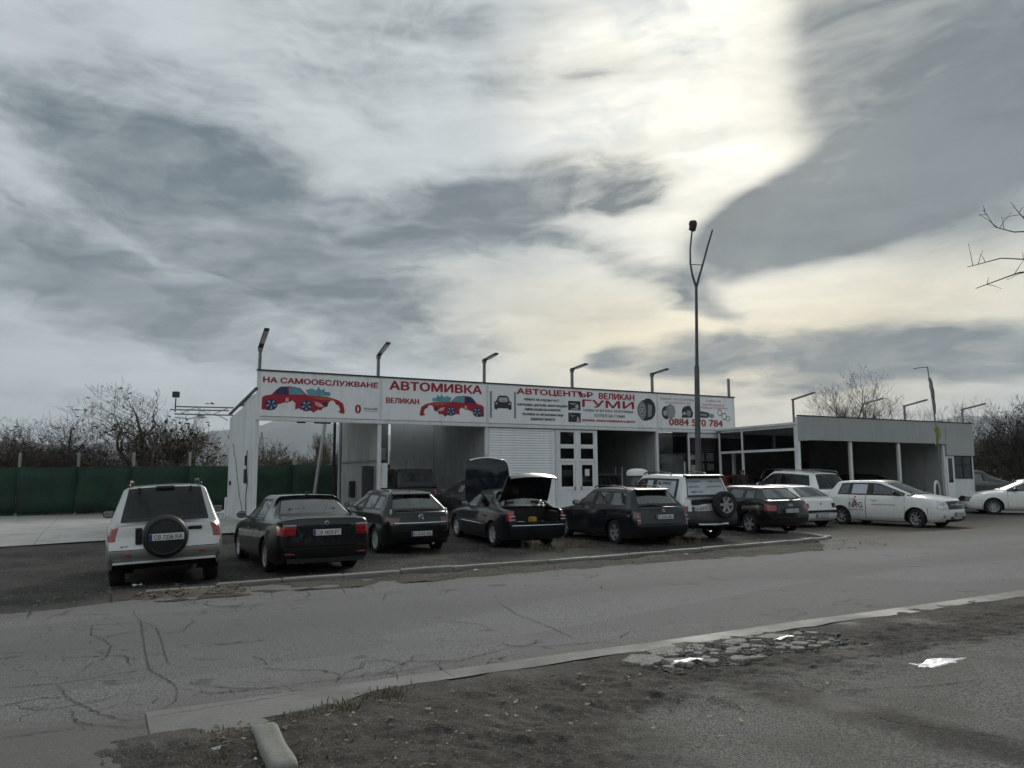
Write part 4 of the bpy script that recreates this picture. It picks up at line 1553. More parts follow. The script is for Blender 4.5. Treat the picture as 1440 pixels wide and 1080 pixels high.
mb = MB(); mb.box((0, 0, .70), (.27, .13, .24), 0, .02); mb.build('housing', M_BLACK, fl)
mb = MB(); mb.box((0, .07, .70), (.22, .012, .19)); mb.build('lens', M_DARKST, fl)

# ------------------------------------------------------------------ second, lower building on the right
RB_ANG = R(25.0)
RBZ = float(land(11.6, 31.0)) + .03
low = empty('drive_in_building', (11.6, 31.0, RBZ), RB_ANG)
tag(low, 'low open-fronted pale grey building with a plain parapet and small booth', 'building')


def lpart(name, x0, x1, y0, y1, z0, z1, mat, parent=None, bev=0.0):
    return MB().b2(x0, x1, y0, y1, z0, z1, bev).build(name, mat, parent or low)


PT, PB = 4.27 - RBZ, 3.31 - RBZ
M_PARA = simple('parapet_grey', (.36, .37, .365), .55, var=.05, scale=1, grime=.2)
for i in range(4):
    x0 = -.05 + i * 2.2
    lpart('parapet_panel', x0, x0 + 2.19, -.04, .04, PB, PT, M_PARA)
lpart('parapet_panel', 8.76, 10.64, -.04, .04, 2.80 - RBZ, PT, M_PARA)
lpart('parapet_cap', -.07, 10.66, -.06, .06, PT + .002, PT + .04, M_DARKST)
for x in (0.0, 2.9, 5.8, 8.70):
    lpart('post', x - .06, x + .06, .05, .17, -.3, PT - .02, M_STEELW, bev=.006)
lpart('post', 10.56, 10.64, .05, .13, -.3, 2.79 - RBZ, M_STEELW, bev=.006)
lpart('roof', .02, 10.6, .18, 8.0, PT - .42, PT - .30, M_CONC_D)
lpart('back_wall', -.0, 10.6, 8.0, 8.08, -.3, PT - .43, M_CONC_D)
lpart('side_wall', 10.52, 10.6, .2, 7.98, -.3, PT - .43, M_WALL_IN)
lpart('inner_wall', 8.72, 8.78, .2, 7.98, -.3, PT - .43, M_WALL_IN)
lpart('floor_slab', .1, 10.5, .2, 7.9, -.3, .01, M_CONC_D)
lpart('wall_shelf', 5.0, 8.2, 7.6, 7.98, 1.8, 1.9, M_STEEL)
# framed flank facing the long building
for y in (.0, 3.10, 4.6):
    lpart('flank_post', -.05, .03, y + .19, y + .27, -.3, PT - .44, M_STEELW)
lpart('flank_rail', -.045, .025, .18, 4.7, PT - .44, PT - .34, M_STEELW)
lpart('flank_rail', -.045, .025, .28, 4.7, 2.55, 2.65, M_STEELW)
lpart('flank_post', -.05, .03, 2.0, 2.06, -.3, 2.54, M_STEELW) if False else None
lpart('roof_verge', -.12, .02, .10, 4.9, PT - .335, PT - .24, M_STEELW)
for y0, y1 in ((.28, 3.28), (3.38, 4.78)):
    lpart('pane', -.02, -.005, y0, y1, 2.66, PT - .45, M_PANE)
# booth
bd = lpart('booth_door', 8.80, 8.90, .05, .10, -.2, 2.78 - RBZ, M_PVC)
lpart('stile', 9.22, 9.32, .05, .10, -.2, 2.78 - RBZ, M_PVC, bd)
for z0, z1 in ((2.35, 2.78 - RBZ), (1.10, 1.25), (-.2, 0)):
    lpart('rail', 8.902, 9.218, .052, .098, z0, z1, M_PVC, bd)
lpart('pane', 8.902, 9.218, .065, .08, 1.252, 2.348, M_PANE, bd)
lpart('infill_panel', 8.902, 9.218, .065, .09, .002, 1.098, M_PVC, bd)
lpart('booth_wall', 9.33, 10.54, .05, .12, -.3, 1.42, M_WALL)
bw = lpart('booth_window', 9.33, 10.55, .04, .11, 2.40, 2.46, M_DARKST)
lpart('window_sill', 9.33, 10.55, .03, .12, 1.422, 1.48, M_DARKST, bw)
for x in (9.33, 9.92, 10.49):
    lpart('mullion', x, x + .05, .045, .105, 1.482, 2.398, M_DARKST, bw)
lpart('mullion', 9.382, 10.488, .05, .10, 2.06, 2.10, M_DARKST, bw)
for x0, x1 in ((9.385, 9.915), (9.975, 10.485)):
    lpart('pane', x0, x1, .07, .08, 1.485, 2.055, M_PANE, bw)
    lpart('pane', x0, x1, .07, .08, 2.105, 2.395, M_PANE, bw)
lpart('window_head', 9.33, 10.55, .05, .10, 2.462, 2.48, M_DARKST, bw)

# roof lamps of the low building
RL = ['at the near corner of the low building', 'above the second bay of the low building', 'above the third bay of the low building', 'at the booth end of the low building']
for i, x in enumerate((.02, 7.2, 6.6, 10.5)):
    p = low.matrix_basis @ Vector((x, .3 if i != 1 else 3.0, PT - .3))
    r = empty('roof_lamp', p, RB_ANG)
    tag(r, 'slim grey lamp post ' + RL[i], 'lamp', 'lamp posts on the low building')
    hh = 1.0 if i != 1 else 1.35
    MB().box((0, 0, hh / 2), (.07, .07, hh), 0, .006).build('post', M_STEEL, r)
    mb = MB(); mb.box((.0, -.55, hh + .08), (.14, 1.2, .05), rot=Matrix.Rotation(R(-9), 3, 'X'), bev=.008); mb.build('lamp_bar', M_STEEL, r)
    mb = MB(); mb.box((.0, -.66, hh + .067), (.10, .7, .014), rot=Matrix.Rotation(R(-9), 3, 'X')); mb.build('lens', M_LENS, r)

# leaning pole with a rag of flag
fp = empty('flag_pole', (16.35, 29.6, float(land(16.35, 29.6))))
tag(fp, 'thin leaning pole with a short arm and a limp tattered flag', 'pole')
strip_pts = [(0.12, 0, 0), (.02, 0, 3.2), (-.18, 0, 5.85)]
mb = MB(); mb.tube(strip_pts, [.035, .03, .022], 8); mb.build('pole', M_STEEL, fp, True)
mb = MB(); mb.tube([(-.18, 0, 5.83), (-.42, 0, 5.82), (-.72, 0, 5.76)], .018, 6); mb.build('arm', M_STEEL, fp)


def rag(z0, z1, x0, x1, w, mat, seed):
    rnd = random.Random(seed)
    vs, fs = [], []
    n, m = 9, 6
    for j in range(n):
        t = j / (n - 1)
        for i in range(m):
            u = i / (m - 1)
            ww = w * (.25 + .75 * math.sin(math.pi * min(1, .15 + t * .85)))
            vs.append((lerp2(x0, x1, t) + u * ww + rnd.uniform(-.02, .02), .07 * math.sin(u * 9 + t * 4 + seed) + rnd.uniform(-.01, .01), z0 + (z1 - z0) * t))
    for j in range(n - 1):
        for i in range(m - 1):
            k = j * m + i
            fs.append((k, k + 1, k + m + 1, k + m))
    o = mesh_obj('flag', vs, fs, mat, fp, True)
    md = o.modifiers.new('t', 'SOLIDIFY'); md.thickness = .006


def lerp2(a, b, t): return a + (b - a) * t


rag(5.4, 4.0, -.15, -.02, .08, simple('faded_flag', (.30, .31, .28), .9, var=.25, scale=5), 1)
rag(3.5, 2.75, -.06, -.08, .20, simple('yellow_rag', (.30, .30, .13), .9, var=.35, scale=6), 2)

# rounded white board by the booth
bo = empty('standing_board', (16.6, 30.3, float(land(16.6, 30.3)) + .01), R(40))
tag(bo, 'narrow white round-topped board standing in front of the booth', 'board')
arch = [(-.25, 0), (-.25, 1.05)] + [(.25 * math.cos(t), 1.05 + .38 * math.sin(t)) for t in np.linspace(math.pi, 0, 13)] + [(.25, 0)]
MB().prism(arch, -.02, .02, 'XZ').build('board', M_PVC, bo)
inner = [(x * .66, .12 + z * .84) for x, z in arch]
MB().prism(inner, -.026, -.021, 'XZ').build('face', M_DARKST, bo)
MB().b2(-.3, .3, -.18, .18, 0, .05).build('foot', M_DARKST, bo)

# ------------------------------------------------------------------ vacuum station by the doors
vs_ = at(13.9, 2.6)
vac = empty('vacuum_station', vs_, FRONT_ANGLE)
tag(vac, 'white-capped vacuum station standing before the glazed double door', 'machine')
mb = MB(); mb.lathe([(0, 1.80), (.20, 1.79), (.36, 1.74), (.42, 1.66), (.42, 1.52), (.0, 1.52)], 24); mb.build('cap', M_PVC, vac, True)
mb = MB(); mb.lathe([(.0, 0), (.22, 0), (.22, 1.50), (0, 1.50)], 18); mb.build('drum', M_STEEL, vac, True)
mb = MB(); mb.box((.22, .0, .85), (.42, .36, 1.28), 0, .03); mb.build('cabinet', M_BLACK, vac)
mb = MB(); mb.tube([(-.2, -.2, 1.3), (-.42, -.25, 1.0), (-.45, -.2, .5), (-.3, -.2, .2), (-.15, -.25, .6)], .03, 8); mb.build('hose', M_BLACK, vac, True)

# ------------------------------------------------------------------ tyre rack in the open bay
rk = empty('tyre_rack', on_building(15.7, 2.2, 0), rot=(0, 0, FRONT_ANGLE))
tag(rk, 'grey steel tyre rack standing inside the open workshop bay', 'rack')
for x in (-.8, .8):
    for y in (-.25, .25):
        MB().b2(x - .02, x + .02, y - .02, y + .02, 0, 1.9).build('upright', M_STEELW, rk)
for z in (.15, .85, 1.55):
    MB().b2(-.775, .775, -.22, .22, z, z + .03).build('shelf', M_STEEL, rk)
tyre_me = None
cnt = 0
for zi, z in enumerate((.18, .88)):
    for k in range(6):
        if tyre_me is None:
            mb = MB(); mb.lathe([(.19, -.09), (.24, -.105), (.29, -.09), (.31, -.06), (.31, .06), (.29, .09), (.24, .105), (.19, .09)], 24, 'X', closed=True)
            o = mb.build('tyre', M_RUBBER, None, True); tyre_me = o.data
        else:
            o = link(bpy.data.objects.new('tyre', tyre_me))
        o.location = rk.matrix_basis @ Vector((-.62 + k * .245, 0, z + .31)); o.rotation_euler = (0, 0, FRONT_ANGLE)
        tag(o, '%s black tyre from the door side on the %s shelf of the tyre rack' % (['first', 'second', 'third', 'fourth', 'fifth', 'sixth'][k], 'lower' if zi == 0 else 'upper'), 'tyre', 'tyres on the rack')

# ------------------------------------------------------------------ street lamp
M_POLE = simple('weathered_pole', (.075, .078, .08), .6, .2, var=.25, scale=2)
lp = empty('street_lamp', (5.86, 24.4, float(land(5.86, 24.4))))
tag(lp, 'tall grey street lamp forking into two arms, only one carrying a lamp head', 'street lamp')
z0 = lp.location.z
mb = MB(); mb.tube([(0, 0, 0), (.02, 0, 2.2 - z0), (.07, 0, 5.3 - z0), (.075, 0, 5.36 - z0)], [.105, .09, .078, .058], 14)
mb.tube([(.075, 0, 5.35 - z0), (.13, 0, 7.92 - z0)], [.056, .044], 12); mb.build('pole', M_POLE, lp, True)
mb = MB(); mb.tube([(.13, 0, 7.90 - z0), (.02, 0, 8.3 - z0), (-.04, 0, 8.7 - z0), (-.03, 0, 9.2 - z0), (.04, 0, 9.75 - z0), (.06, 0, 9.85 - z0)], [.04, .035, .03, .028, .027, .027], 10); mb.build('arm', M_POLE, lp, True)
mb = MB(); mb.tube([(.13, 0, 7.90 - z0), (.26, 0, 8.35 - z0), (.40, 0, 8.8 - z0), (.56, 0, 9.35 - z0), (.72, 0, 9.84 - z0)], [.04, .035, .032, .03, .028], 10); mb.build('arm', M_POLE, lp, True)
mb = MB(); mb.tube([(-.03, 0, 8.68 - z0), (.36, 0, 8.66 - z0)], .014, 6); mb.build('tie_bar', M_POLE, lp)
hd = MB(); hd.lathe([(0, -.02), (.07, 0), (.10, .08), (.12, .16), (.14, .24), (.11, .33), (0, .36)], 14, 'Z', (.08, -.02, 9.80 - z0)); hd.box((.06, .05, 9.93 - z0), (.16, .26, .14), 0, .03); hd.build('lamp_head', M_BLACK, lp, True)
mb = MB(); mb.lathe([(.15, 0), (.15, .04), (.0, .04)], 14); mb.build('base_collar', M_POLE, lp)

# small white bollard post by the end wall, and a box beyond it
mb = MB(); mb.tube([(0, 0, 0), (0, 0, .75)], .045, 10); mb.lathe([(.05, .75), (.04, .79), (0, .80)], 10)
o = mb.build('bollard', M_STEELW, None, True, loc=at(-.35, -4.2, .02)); tag(o, 'short white bollard at the back corner of the end wall', 'bollard')
mb = MB(); mb.tube([(-1.2, 0, .25), (1.1, 0, .25)], .03, 8); mb.tube([(-1.1, 0, 0), (-1.1, 0, .3)], .03, 8); mb.tube([(1.0, 0, 0), (1.0, 0, .3)], .03, 8)
o = mb.build('ground_rail', M_STEELW, None, True, loc=at(-1.6, -3.6, .02), rot=(0, 0, FRONT_ANGLE)); tag(o, 'low white pipe rail on the concrete beside the end wall', 'rail')
mb = MB(); mb.box((0, 0, .55), (.7, .5, .55), 0, .03); mb.tube([(-.25, 0, 0), (-.25, 0, .3)], .04, 8); mb.tube([(.25, 0, 0), (.25, 0, .3)], .04, 8)
o = mb.build('utility_box', M_DARKST, None, True, loc=at(-1.5, -7.5, .02)); tag(o, 'dark box on legs in front of the green fence by the end wall', 'box')

# ------------------------------------------------------------------ green screen fence
M_NET = simple('green_netting', (.005, .029, .014), .8, var=.4, scale=1.4, bump=.2)
M_CPOST = simple('concrete_post', (.25, .24, .22), .9, var=.2)
fence = empty('screen_fence', (-21.4, 32.57, float(land(-21.4, 32.57))))
tag(fence, 'long dark green netting fence with pale posts running behind the forecourt', 'fence')
FP = [(-38, 29.8), (-30, 31.0), (-21.4, 32.5), (-12.3, 34.1), (-3.0, 36.2), (8, 39.5), (20, 43)]
fl_ = [0]
for (x0, y0), (x1, y1) in zip(FP[:-1], FP[1:]): fl_.append(fl_[-1] + math.hypot(x1 - x0, y1 - y0))
rnd = random.Random(6)
s = 0.0
pts = []
while s < fl_[-1]:
    pts.append((float(np.interp(s, fl_, [p[0] for p in FP])), float(np.interp(s, fl_, [p[1] for p in FP]))))
    s += rnd.choice((2.1, 2.2, 2.3))
B0 = fence.location
for i, (x, y) in enumerate(pts):
    z = float(land(x, y))
    MB().box((0, 0, 1.25), (.09, .09, 2.9), rnd.uniform(-.1, .1), .01).build('post', M_CPOST, fence, loc=(x - B0.x, y - B0.y + .08, z - B0.z))
    if i + 1 < len(pts):
        x1, y1 = pts[i + 1]; z1 = float(land(x1, y1))
        nx, nz = 7, 5
        vs, fs = [], []
        for b in range(nz):
            for a in range(nx):
                u, v = a / (nx - 1), b / (nz - 1)
                sag = -.03 * math.sin(math.pi * u) * v + rnd.uniform(-.012, .012)
                vs.append((lerp2(x, x1, u) - B0.x + rnd.uniform(-.01, .01), lerp2(y, y1, u) - B0.y + rnd.uniform(-.03, .03), lerp2(z, z1, u) - B0.z + .17 + v * 1.93 + sag))
        for b in range(nz - 1):
            for a in range(nx - 1):
                k = b * nx + a
                fs.append((k, k + 1, k + nx + 1, k + nx))
        o = mesh_obj('netting_panel', vs, fs, M_NET, fence, True)
        md = o.modifiers.new('t', 'SOLIDIFY'); md.thickness = .012

# ------------------------------------------------------------------ vehicles
M_TYRE = simple('car_tyre', (.016, .016, .016), .82, var=.35, scale=14)
M_RIM = simple('alloy_rim', (.66, .67, .68), .32, .55, var=.12, scale=20)
M_RIMD = simple('worn_rim', (.40, .40, .40), .42, .5, var=.25, scale=20)
M_TRIM = simple('black_trim', (.012, .012, .013), .45, var=.3, scale=9)
M_CLAD = simple('grey_cladding', (.045, .046, .048), .65, var=.25, scale=9)
M_WELL = simple('wheel_well', (.008, .008, .008), .95, var=.3)
M_CHROME = simple('chrome', (.70, .71, .72), .12, 1.0, var=.05, scale=12)
M_SEAT = simple('seat_cloth', (.028, .028, .030), .9, var=.3, scale=20)
M_LAMPR = simple('tail_lamp_red', (.20, .004, .008), .12, var=.25, scale=30, coat=1.0)
def lamp_mat(name, col, dark):
    m, n, b = new_mat(name)
    x, y, z = n.xyz(n.obj())
    rows = n.step(n.math('ABSOLUTE', n.math('FRACT', z * 13.0) - .5), .30, .36, 0.0, 1.0)
    cell = n.noise(n.vmath('MULTIPLY', n.obj(), (60, 60, 60)), 1.0, 1, .5)
    n.put(b.inputs['Base Color'], n.mix((rows * .55 + n.step(cell, .4, .6, 0.0, .35)).min(1.0), col, dark))
    b.inputs['Roughness'].default_value = .12
    b.inputs['Coat Weight'].default_value = .7
    n.put(b.inputs['Normal'], n.bump(cell, .25, .004))
    return m


M_LAMPR = lamp_mat('tail_lamp_lens', (.34, .008, .014, 1), (.12, .004, .006, 1))
M_LAMPD = simple('tail_lamp_dark', (.07, .006, .008), .12, var=.25, scale=30, coat=1.0)
M_LAMPW = simple('lamp_clear', (.55, .56, .57), .10, .1, var=.2, scale=30, coat=1.0)
M_LAMPG = simple('head_lamp', (.42, .44, .46), .08, .45, var=.6, scale=14, coat=1.0)
M_PLATE = simple('plate_white', (.66, .67, .66), .4, var=.05, scale=10, grime=.2)
M_BLUE = simple('plate_blue', (.01, .03, .20), .4, var=.05)
M_PINK2 = simple('reflector_red', (.32, .02, .025), .2, var=.1, coat=1.0)
G_CAR = glass('car_glass', (.016, .020, .020), .85)
G_DARK = glass('privacy_glass', (.005, .006, .007), .08, .02, 1.42)


def lerp(a, b, t):
    return a + (b - a) * t


class Car:
    pass


def car_shell(S):
    """control cage of a car body -> smoothed surface, split by part"""
    hw = S['W'] / 2
    wb = S['wb']
    xf, xr = wb / 2, -wb / 2
    xF, xR = xf + S['fo'], xf + S['fo'] - S['L']
    gc, Rw = S['gc'], S['R']
    xC, xT0, xT1, xG = S['xC'], S['xT0'], S['xT1'], S['xG']
    xB, xE = S['xB'], S['xE']
    zN, zC, zR, zT1, zG, zD = S['zN'], S['zC'], S['zR'], S['zT1'], S['zG'], S['zD']
    bF, bR = S['bF'], S['bR']
    rw = S['rw']
    xEt = S.get('xEt', xE - .10)
    xQ, xQt = S.get('xQ', (xE + xG) / 2), S.get('xQt', (xEt + xT1) / 2)
    xs = [xF, xF - .12, xf + Rw + .10, xf, xf - Rw - .12, xC - .04, (xC + xB) / 2 - .02, xB + .045, xB - .045, xE, xQ, None, None, xR + .13, xR]
    xs[11] = lerp(xQ, xR + .13, .40)
    xs[12] = lerp(xQ, xR + .13, .72)
    for k in (9, 10):
        pass
    xu = [xF, xF - .12, xs[2], xs[3], xs[4], xC, xT0, xB + .03, xB - .045, xEt, xQt, xT1, xG, min(xG - .03, xR + .13), xR]
    top = [None] * 15
    NST = 15
    nose = S.get('nose', .80)
    tail = S.get('tail', .86)
    plan = [nose, .935, .985, 1.0, 1.0, 1.0, 1.0, 1.0, 1.0, 1.0, 1.0, .995, .985, .955, tail]
    rowdxF = S.get('rdF', [-.07, -.01, .02, 0.0, -.035, -.10])
    rowdxR = S.get('rdR', [.07, .005, -.02, .0, .02, .05])
    bf, br = S.get('bulF', .10), S.get('bulR', .06)
    P = np.zeros((NST, 19, 3))
    for i in range(NST):
        w = hw * plan[i]
        hood = i <= 4
        deck = i >= 13
        t = np.clip((xF - xs[i]) / (xF - xC), 0, 1)
        if hood:
            belt = lerp(zN, bF, t ** .75) - (.045 if i == 0 else 0)
        elif deck:
            belt = zD - (.02 if i == 14 else .0)
        else:
            belt = lerp(bF, bR, np.clip((xC - xs[i]) / (xC - xG), 0, 1))
        if i == 12:
            belt = lerp(bR, zD, .5)
        g = gc + (S.get('gF', .02) if i <= 1 else S.get('gR', .06) if i >= 13 else 0)
        H = belt - g
        rows = [(.90 * w, g), (.985 * w, g + .07), (1.0 * w, g + .38 * H), (.995 * w, g + .64 * H), (.968 * w, belt - .085 * S.get('sh', 1)), (.925 * w, belt)]
        sec = []
        for k, (y, z) in enumerate(rows):
            x = xs[i]
            if i == 0: x += rowdxF[k]
            if i == 1: x += rowdxF[k] * .5
            if i == 14: x += rowdxR[k]
            if i == 13: x += rowdxR[k] * .5
            sec.append((x, y, z))
        x = xu[i]
        if hood:
            zt = lerp(zN, zC, t ** .8) - (.05 if i == 0 else 0)
            dx = rowdxF[5] if i == 0 else rowdxF[5] * .5 if i == 1 else 0
            up = [(x + dx, .82 * w, belt + .012), (x + dx, .66 * w, max(belt + .018, zt + .0)), (x + dx, .34 * w, max(belt + .03, zt + .018)), (x + dx, 0, max(belt + .035, zt + .024))]
        elif i == 5:
            up = [(x + .00, .875 * w, bF + .015), (x - .02, .80 * w, zC - .005), (x + .07, .42 * w, zC + .012), (x + .10, 0, zC + .016)]
        elif i <= 11:
            zt = zR if i < 11 else zT1
            if i == 6: zt = zR - .025
            if i == 10: zt = lerp(zR, zT1, .45)
            fr = -.07 if i == 6 else 0
            r = rw * (1.0 if 7 <= i <= 9 else .985 if i == 6 else .975 if i == 10 else .955)
            rail = zt - S.get('rail', .085)
            up = [(x + fr * 1.2, r, rail), (x + fr * .6, r - .075, zt - .022), (x, r * .5, zt - .004), (x, 0, zt)]
        elif i == 12:
            up = [(x + .05, .875 * w, belt + .015), (x + .03, .77 * w, zG - .005), (x - .03, .42 * w, zG + .005), (x - .05, 0, zG + .008)]
        else:
            dx = rowdxR[5] if i == 14 else rowdxR[5] * .5
            zt = zD + S.get('dk', .02) - (.02 if i == 14 else 0)
            up = [(x + dx, .83 * w, belt + .008), (x + dx, .68 * w, zt), (x + dx, .36 * w, zt + .008), (x + dx, 0, zt + .01)]
        sec += up
        for c in range(10):
            P[i, c] = sec[c]
            P[i, 18 - c] = (sec[c][0], -sec[c][1], sec[c][2])
        # plan curvature of nose and tail
        if i in (0, 14):
            for c in range(5, 14):
                u = P[i, c][1] / (w * .925)
                P[i, c][0] += (bf if i == 0 else -br) * (1 - u * u)
    verts = P.reshape(-1, 3).tolist()
    idx = np.arange(NST * 19).reshape(NST, 19)
    faces, ids = [], []
    estate = S.get('quarter', False)

    def side_id(i, c):
        j = min(c, 17 - c)
        L = 'L' if c < 9 else 'R'
        if i <= 4 and j >= 6: return 'bonnet'
        if i == 5 and j >= 7: return 'windscreen'
        if j == 5:
            if i in (5, 6): return 'front_window' + L
            if i == 7: return 'pillar'
            if i == 8: return S.get('rearside', 'rear_window') + L
            if i == 9 and estate: return 'quarter_window' + L
        if i == 11 and j >= 7: return 'back_window'
        if i >= 12 and j >= 6: return 'boot_lid'
        if 1 <= j <= 4:
            if i in (5, 6): return 'front_door' + L
            if i == 7: return 'front_door' + L
            if i == 8 and not S.get('two_door'): return 'rear_door' + L
        if S.get('lowclad') and j <= S['lowclad'] - 1: return 'cladding'
        if j <= 2 and i <= 1: return 'front_bumper'
        if j <= 2 and i >= 13: return 'rear_bumper'
        if i == 0 and j in S.get('headrows', (3, 4)): return 'headlight' + L
        if i == 13 and j in S.get('tailrows', (3, 4)) and S.get('tailwrap', True): return 'tail_light' + L
        if i == 12 and j in S.get('tailrows', (3, 4)) and S.get('tailwrap2', False): return 'tail_light' + L
        return 'body'

    for i in range(NST - 1):
        for c in range(18):
            faces.append((int(idx[i, c]), int(idx[i + 1, c]), int(idx[i + 1, c + 1]), int(idx[i, c + 1])))
            ids.append(side_id(i, c))
    crease = {}

    def cr(a, b, v):
        crease[(min(a, b), max(a, b))] = v

    # end caps
    for end, i, rdx, bul in (('F', 0, rowdxF, bf), ('R', 14, rowdxR, -br)):
        top_y = [P[i, c][1] for c in range(5, 14)]
        grid = [[None] * 9 for _ in range(6)]
        for r in range(6):
            for k in range(9):
                if r == 5:
                    grid[r][k] = int(idx[i, 5 + k])
                elif k == 0:
                    grid[r][k] = int(idx[i, r])
                elif k == 8:
                    grid[r][k] = int(idx[i, 18 - r])
                else:
                    we = P[i, r][1]
                    u = top_y[k] / top_y[0]
                    x = P[i, r][0] + bul * (1 - u * u)
                    if r == 0: x -= bul * .3 * (1 - u * u)
                    verts.append([x, we * u, P[i, r][2]])
                    grid[r][k] = len(verts) - 1
        for r in range(5):
            for k in range(8):
                q = (grid[r][k], grid[r + 1][k], grid[r + 1][k + 1], grid[r][k + 1])
                if end == 'R': q = q[::-1]
                faces.append(q)
                L = 'L' if k < 4 else 'R'
                kk = min(k, 7 - k)
                idn = None
                if end == 'F':
                    if r in S.get('headrows', (3, 4)) and kk <= S.get('headcols', 1): idn = 'headlight' + L
                    elif r in S.get('grillrows', (3, 4)) and kk >= 2: idn = 'grille'
                    elif r == 0 and kk >= 1: idn = 'lower_grille'
                    elif r <= 2: idn = 'front_bumper'
                    else: idn = 'front_panel'
                else:
                    if r in S.get('tailrows', (3, 4)) and kk <= S.get('tailcols', 0): idn = 'tail_light' + L
                    elif r <= S.get('bumprow', 2) - 1: idn = 'cladding' if S.get('lowclad') else 'rear_bumper'
                    elif kk >= 1 or S.get('tailcols', 0) == 0: idn = 'boot_lid'
                    else: idn = 'body'
                ids.append(idn)
        for k in range(8):
            cr(grid[5][k], grid[5][k + 1], S.get('capcr', .35))
        for r in range(5):
            cr(grid[r][0], grid[r + 1][0], .25)
            cr(grid[r][8], grid[r + 1][8], .25)
        for k in range(8):
            cr(grid[2][k], grid[2][k + 1], .35)
    for i in range(5, 12):
        for c in (5, 13): cr(int(idx[i, c]), int(idx[i + 1, c]), .75)
        for c in (6, 12): cr(int(idx[i, c]), int(idx[i + 1, c]), .55)
        for c in (7, 11): cr(int(idx[i, c]), int(idx[i + 1, c]), .45)
    for i in (5, 6, 11, 12):
        v = {5: .55, 6: .45, 11: S.get('c11', .5), 12: S.get('c12', .6)}[i]
        for c in range(6, 12): cr(int(idx[i, c]), int(idx[i, c + 1]), v)
    for i in range(1, 13):
        for c in (4, 14): cr(int(idx[i, c]), int(idx[i + 1, c]), S.get('crs', .35)) if i < 13 else None
    for i in (7, 8, 9, 10):
        for c in (5, 12): cr(int(idx[i, c]), int(idx[i, c + 1]), .8)
    names = sorted(set(ids))
    bm = bmesh.new()
    bv = [bm.verts.new(v) for v in verts]
    cl = bm.edges.layers.float.new('crease_edge')
    for f, nme in zip(faces, ids):
        try:
            fc = bm.faces.new([bv[k] for k in f])
            fc.material_index = names.index(nme)
            fc.smooth = True
        except ValueError:
            pass
    bm.edges.ensure_lookup_table()
    for e in bm.edges:
        k = (min(e.verts[0].index, e.verts[1].index), max(e.verts[0].index, e.verts[1].index))
    bm.verts.index_update()
    for e in bm.edges:
        a, b = e.verts[0].index, e.verts[1].index
        k = (min(a, b), max(a, b))
        if k in crease: e[cl] = crease[k]
    bmesh.ops.recalc_face_normals(bm, faces=bm.faces)
    me = bpy.data.meshes.new('cage')
    bm.to_mesh(me)
    bm.free()
    for _ in names: me.materials.append(M_TRIM)
    ob = bpy.data.objects.new('cage', me)
    COL.objects.link(ob)
    md = ob.modifiers.new('s', 'SUBSURF')
    md.levels = S.get('sub', 3)
    dg = bpy.context.evaluated_depsgraph_get()
    ev = ob.evaluated_get(dg)
    m2 = bpy.data.meshes.new_from_object(ev)
    nv = len(m2.vertices)
    co = np.zeros(nv * 3); m2.vertices.foreach_get('co', co); co = co.reshape(-1, 3)
    no = np.zeros(nv * 3); m2.vertices.foreach_get('normal', no); no = no.reshape(-1, 3)
    nf = len(m2.polygons)
    mi = np.zeros(nf, int); m2.polygons.foreach_get('material_index', mi)
    lv = np.zeros(len(m2.loops), int); m2.loops.foreach_get('vertex_index', lv)
    fv = lv.reshape(-1, 4)
    # outward normals
    cen = co.mean(0)
    if ((co - cen) * no).sum() < 0:
        fv = fv[:, ::-1]; no = -no
    bpy.data.objects.remove(ob); bpy.data.meshes.remove(m2); bpy.data.meshes.remove(me)
    # wheel arches
    Ra = S.get('Ra', Rw + .055)
    keep = np.ones(len(fv), bool)
    for ax in (xf, xr):
        dxz = np.stack([co[:, 0] - ax, co[:, 2] - Rw], 1)
        dist = np.hypot(dxz[:, 0], dxz[:, 1])
        ins = (dist < Ra) & (np.abs(co[:, 1]) > hw * .5)
        keep &= ~ins[fv].all(1)
        mv = ins & (dist > 1e-4)
        co[mv, 0] = ax + dxz[mv, 0] / dist[mv] * Ra
        co[mv, 2] = Rw + dxz[mv, 1] / dist[mv] * Ra
    # drop everything of the arch below the sill line that was squeezed flat
    fv, mi = fv[keep], mi[keep]
    K = Car()
    K.S, K.co, K.no, K.fv, K.mi, K.names = S, co, no, fv, mi, names
    K.xF, K.xR, K.xf, K.xr, K.hw, K.Ra = xF, xR, xf, xr, hw, Ra
    rear = np.where(co[:, 0] < xR + .45)[0]
    front = np.where(co[:, 0] > xF - .6)[0]
    cr_, cf_ = co[rear].copy(), co[front].copy()
    K.rx = lambda y, z: float(cr_[np.argmin((cr_[:, 1] - y) ** 2 + (cr_[:, 2] - z) ** 2 + .02 * (cr_[:, 0] - xR)), 0])
    K.fx = lambda y, z: float(cf_[np.argmin((cf_[:, 1] - y) ** 2 + (cf_[:, 2] - z) ** 2 - .02 * (cf_[:, 0] - xF)), 0])
    sd = np.where((co[:, 1] > hw * .55))[0]
    cs_ = co[sd].copy()
    K.sy = lambda x, z: float(cs_[np.argmin((cs_[:, 0] - x) ** 2 + (cs_[:, 2] - z) ** 2), 1])
    return K


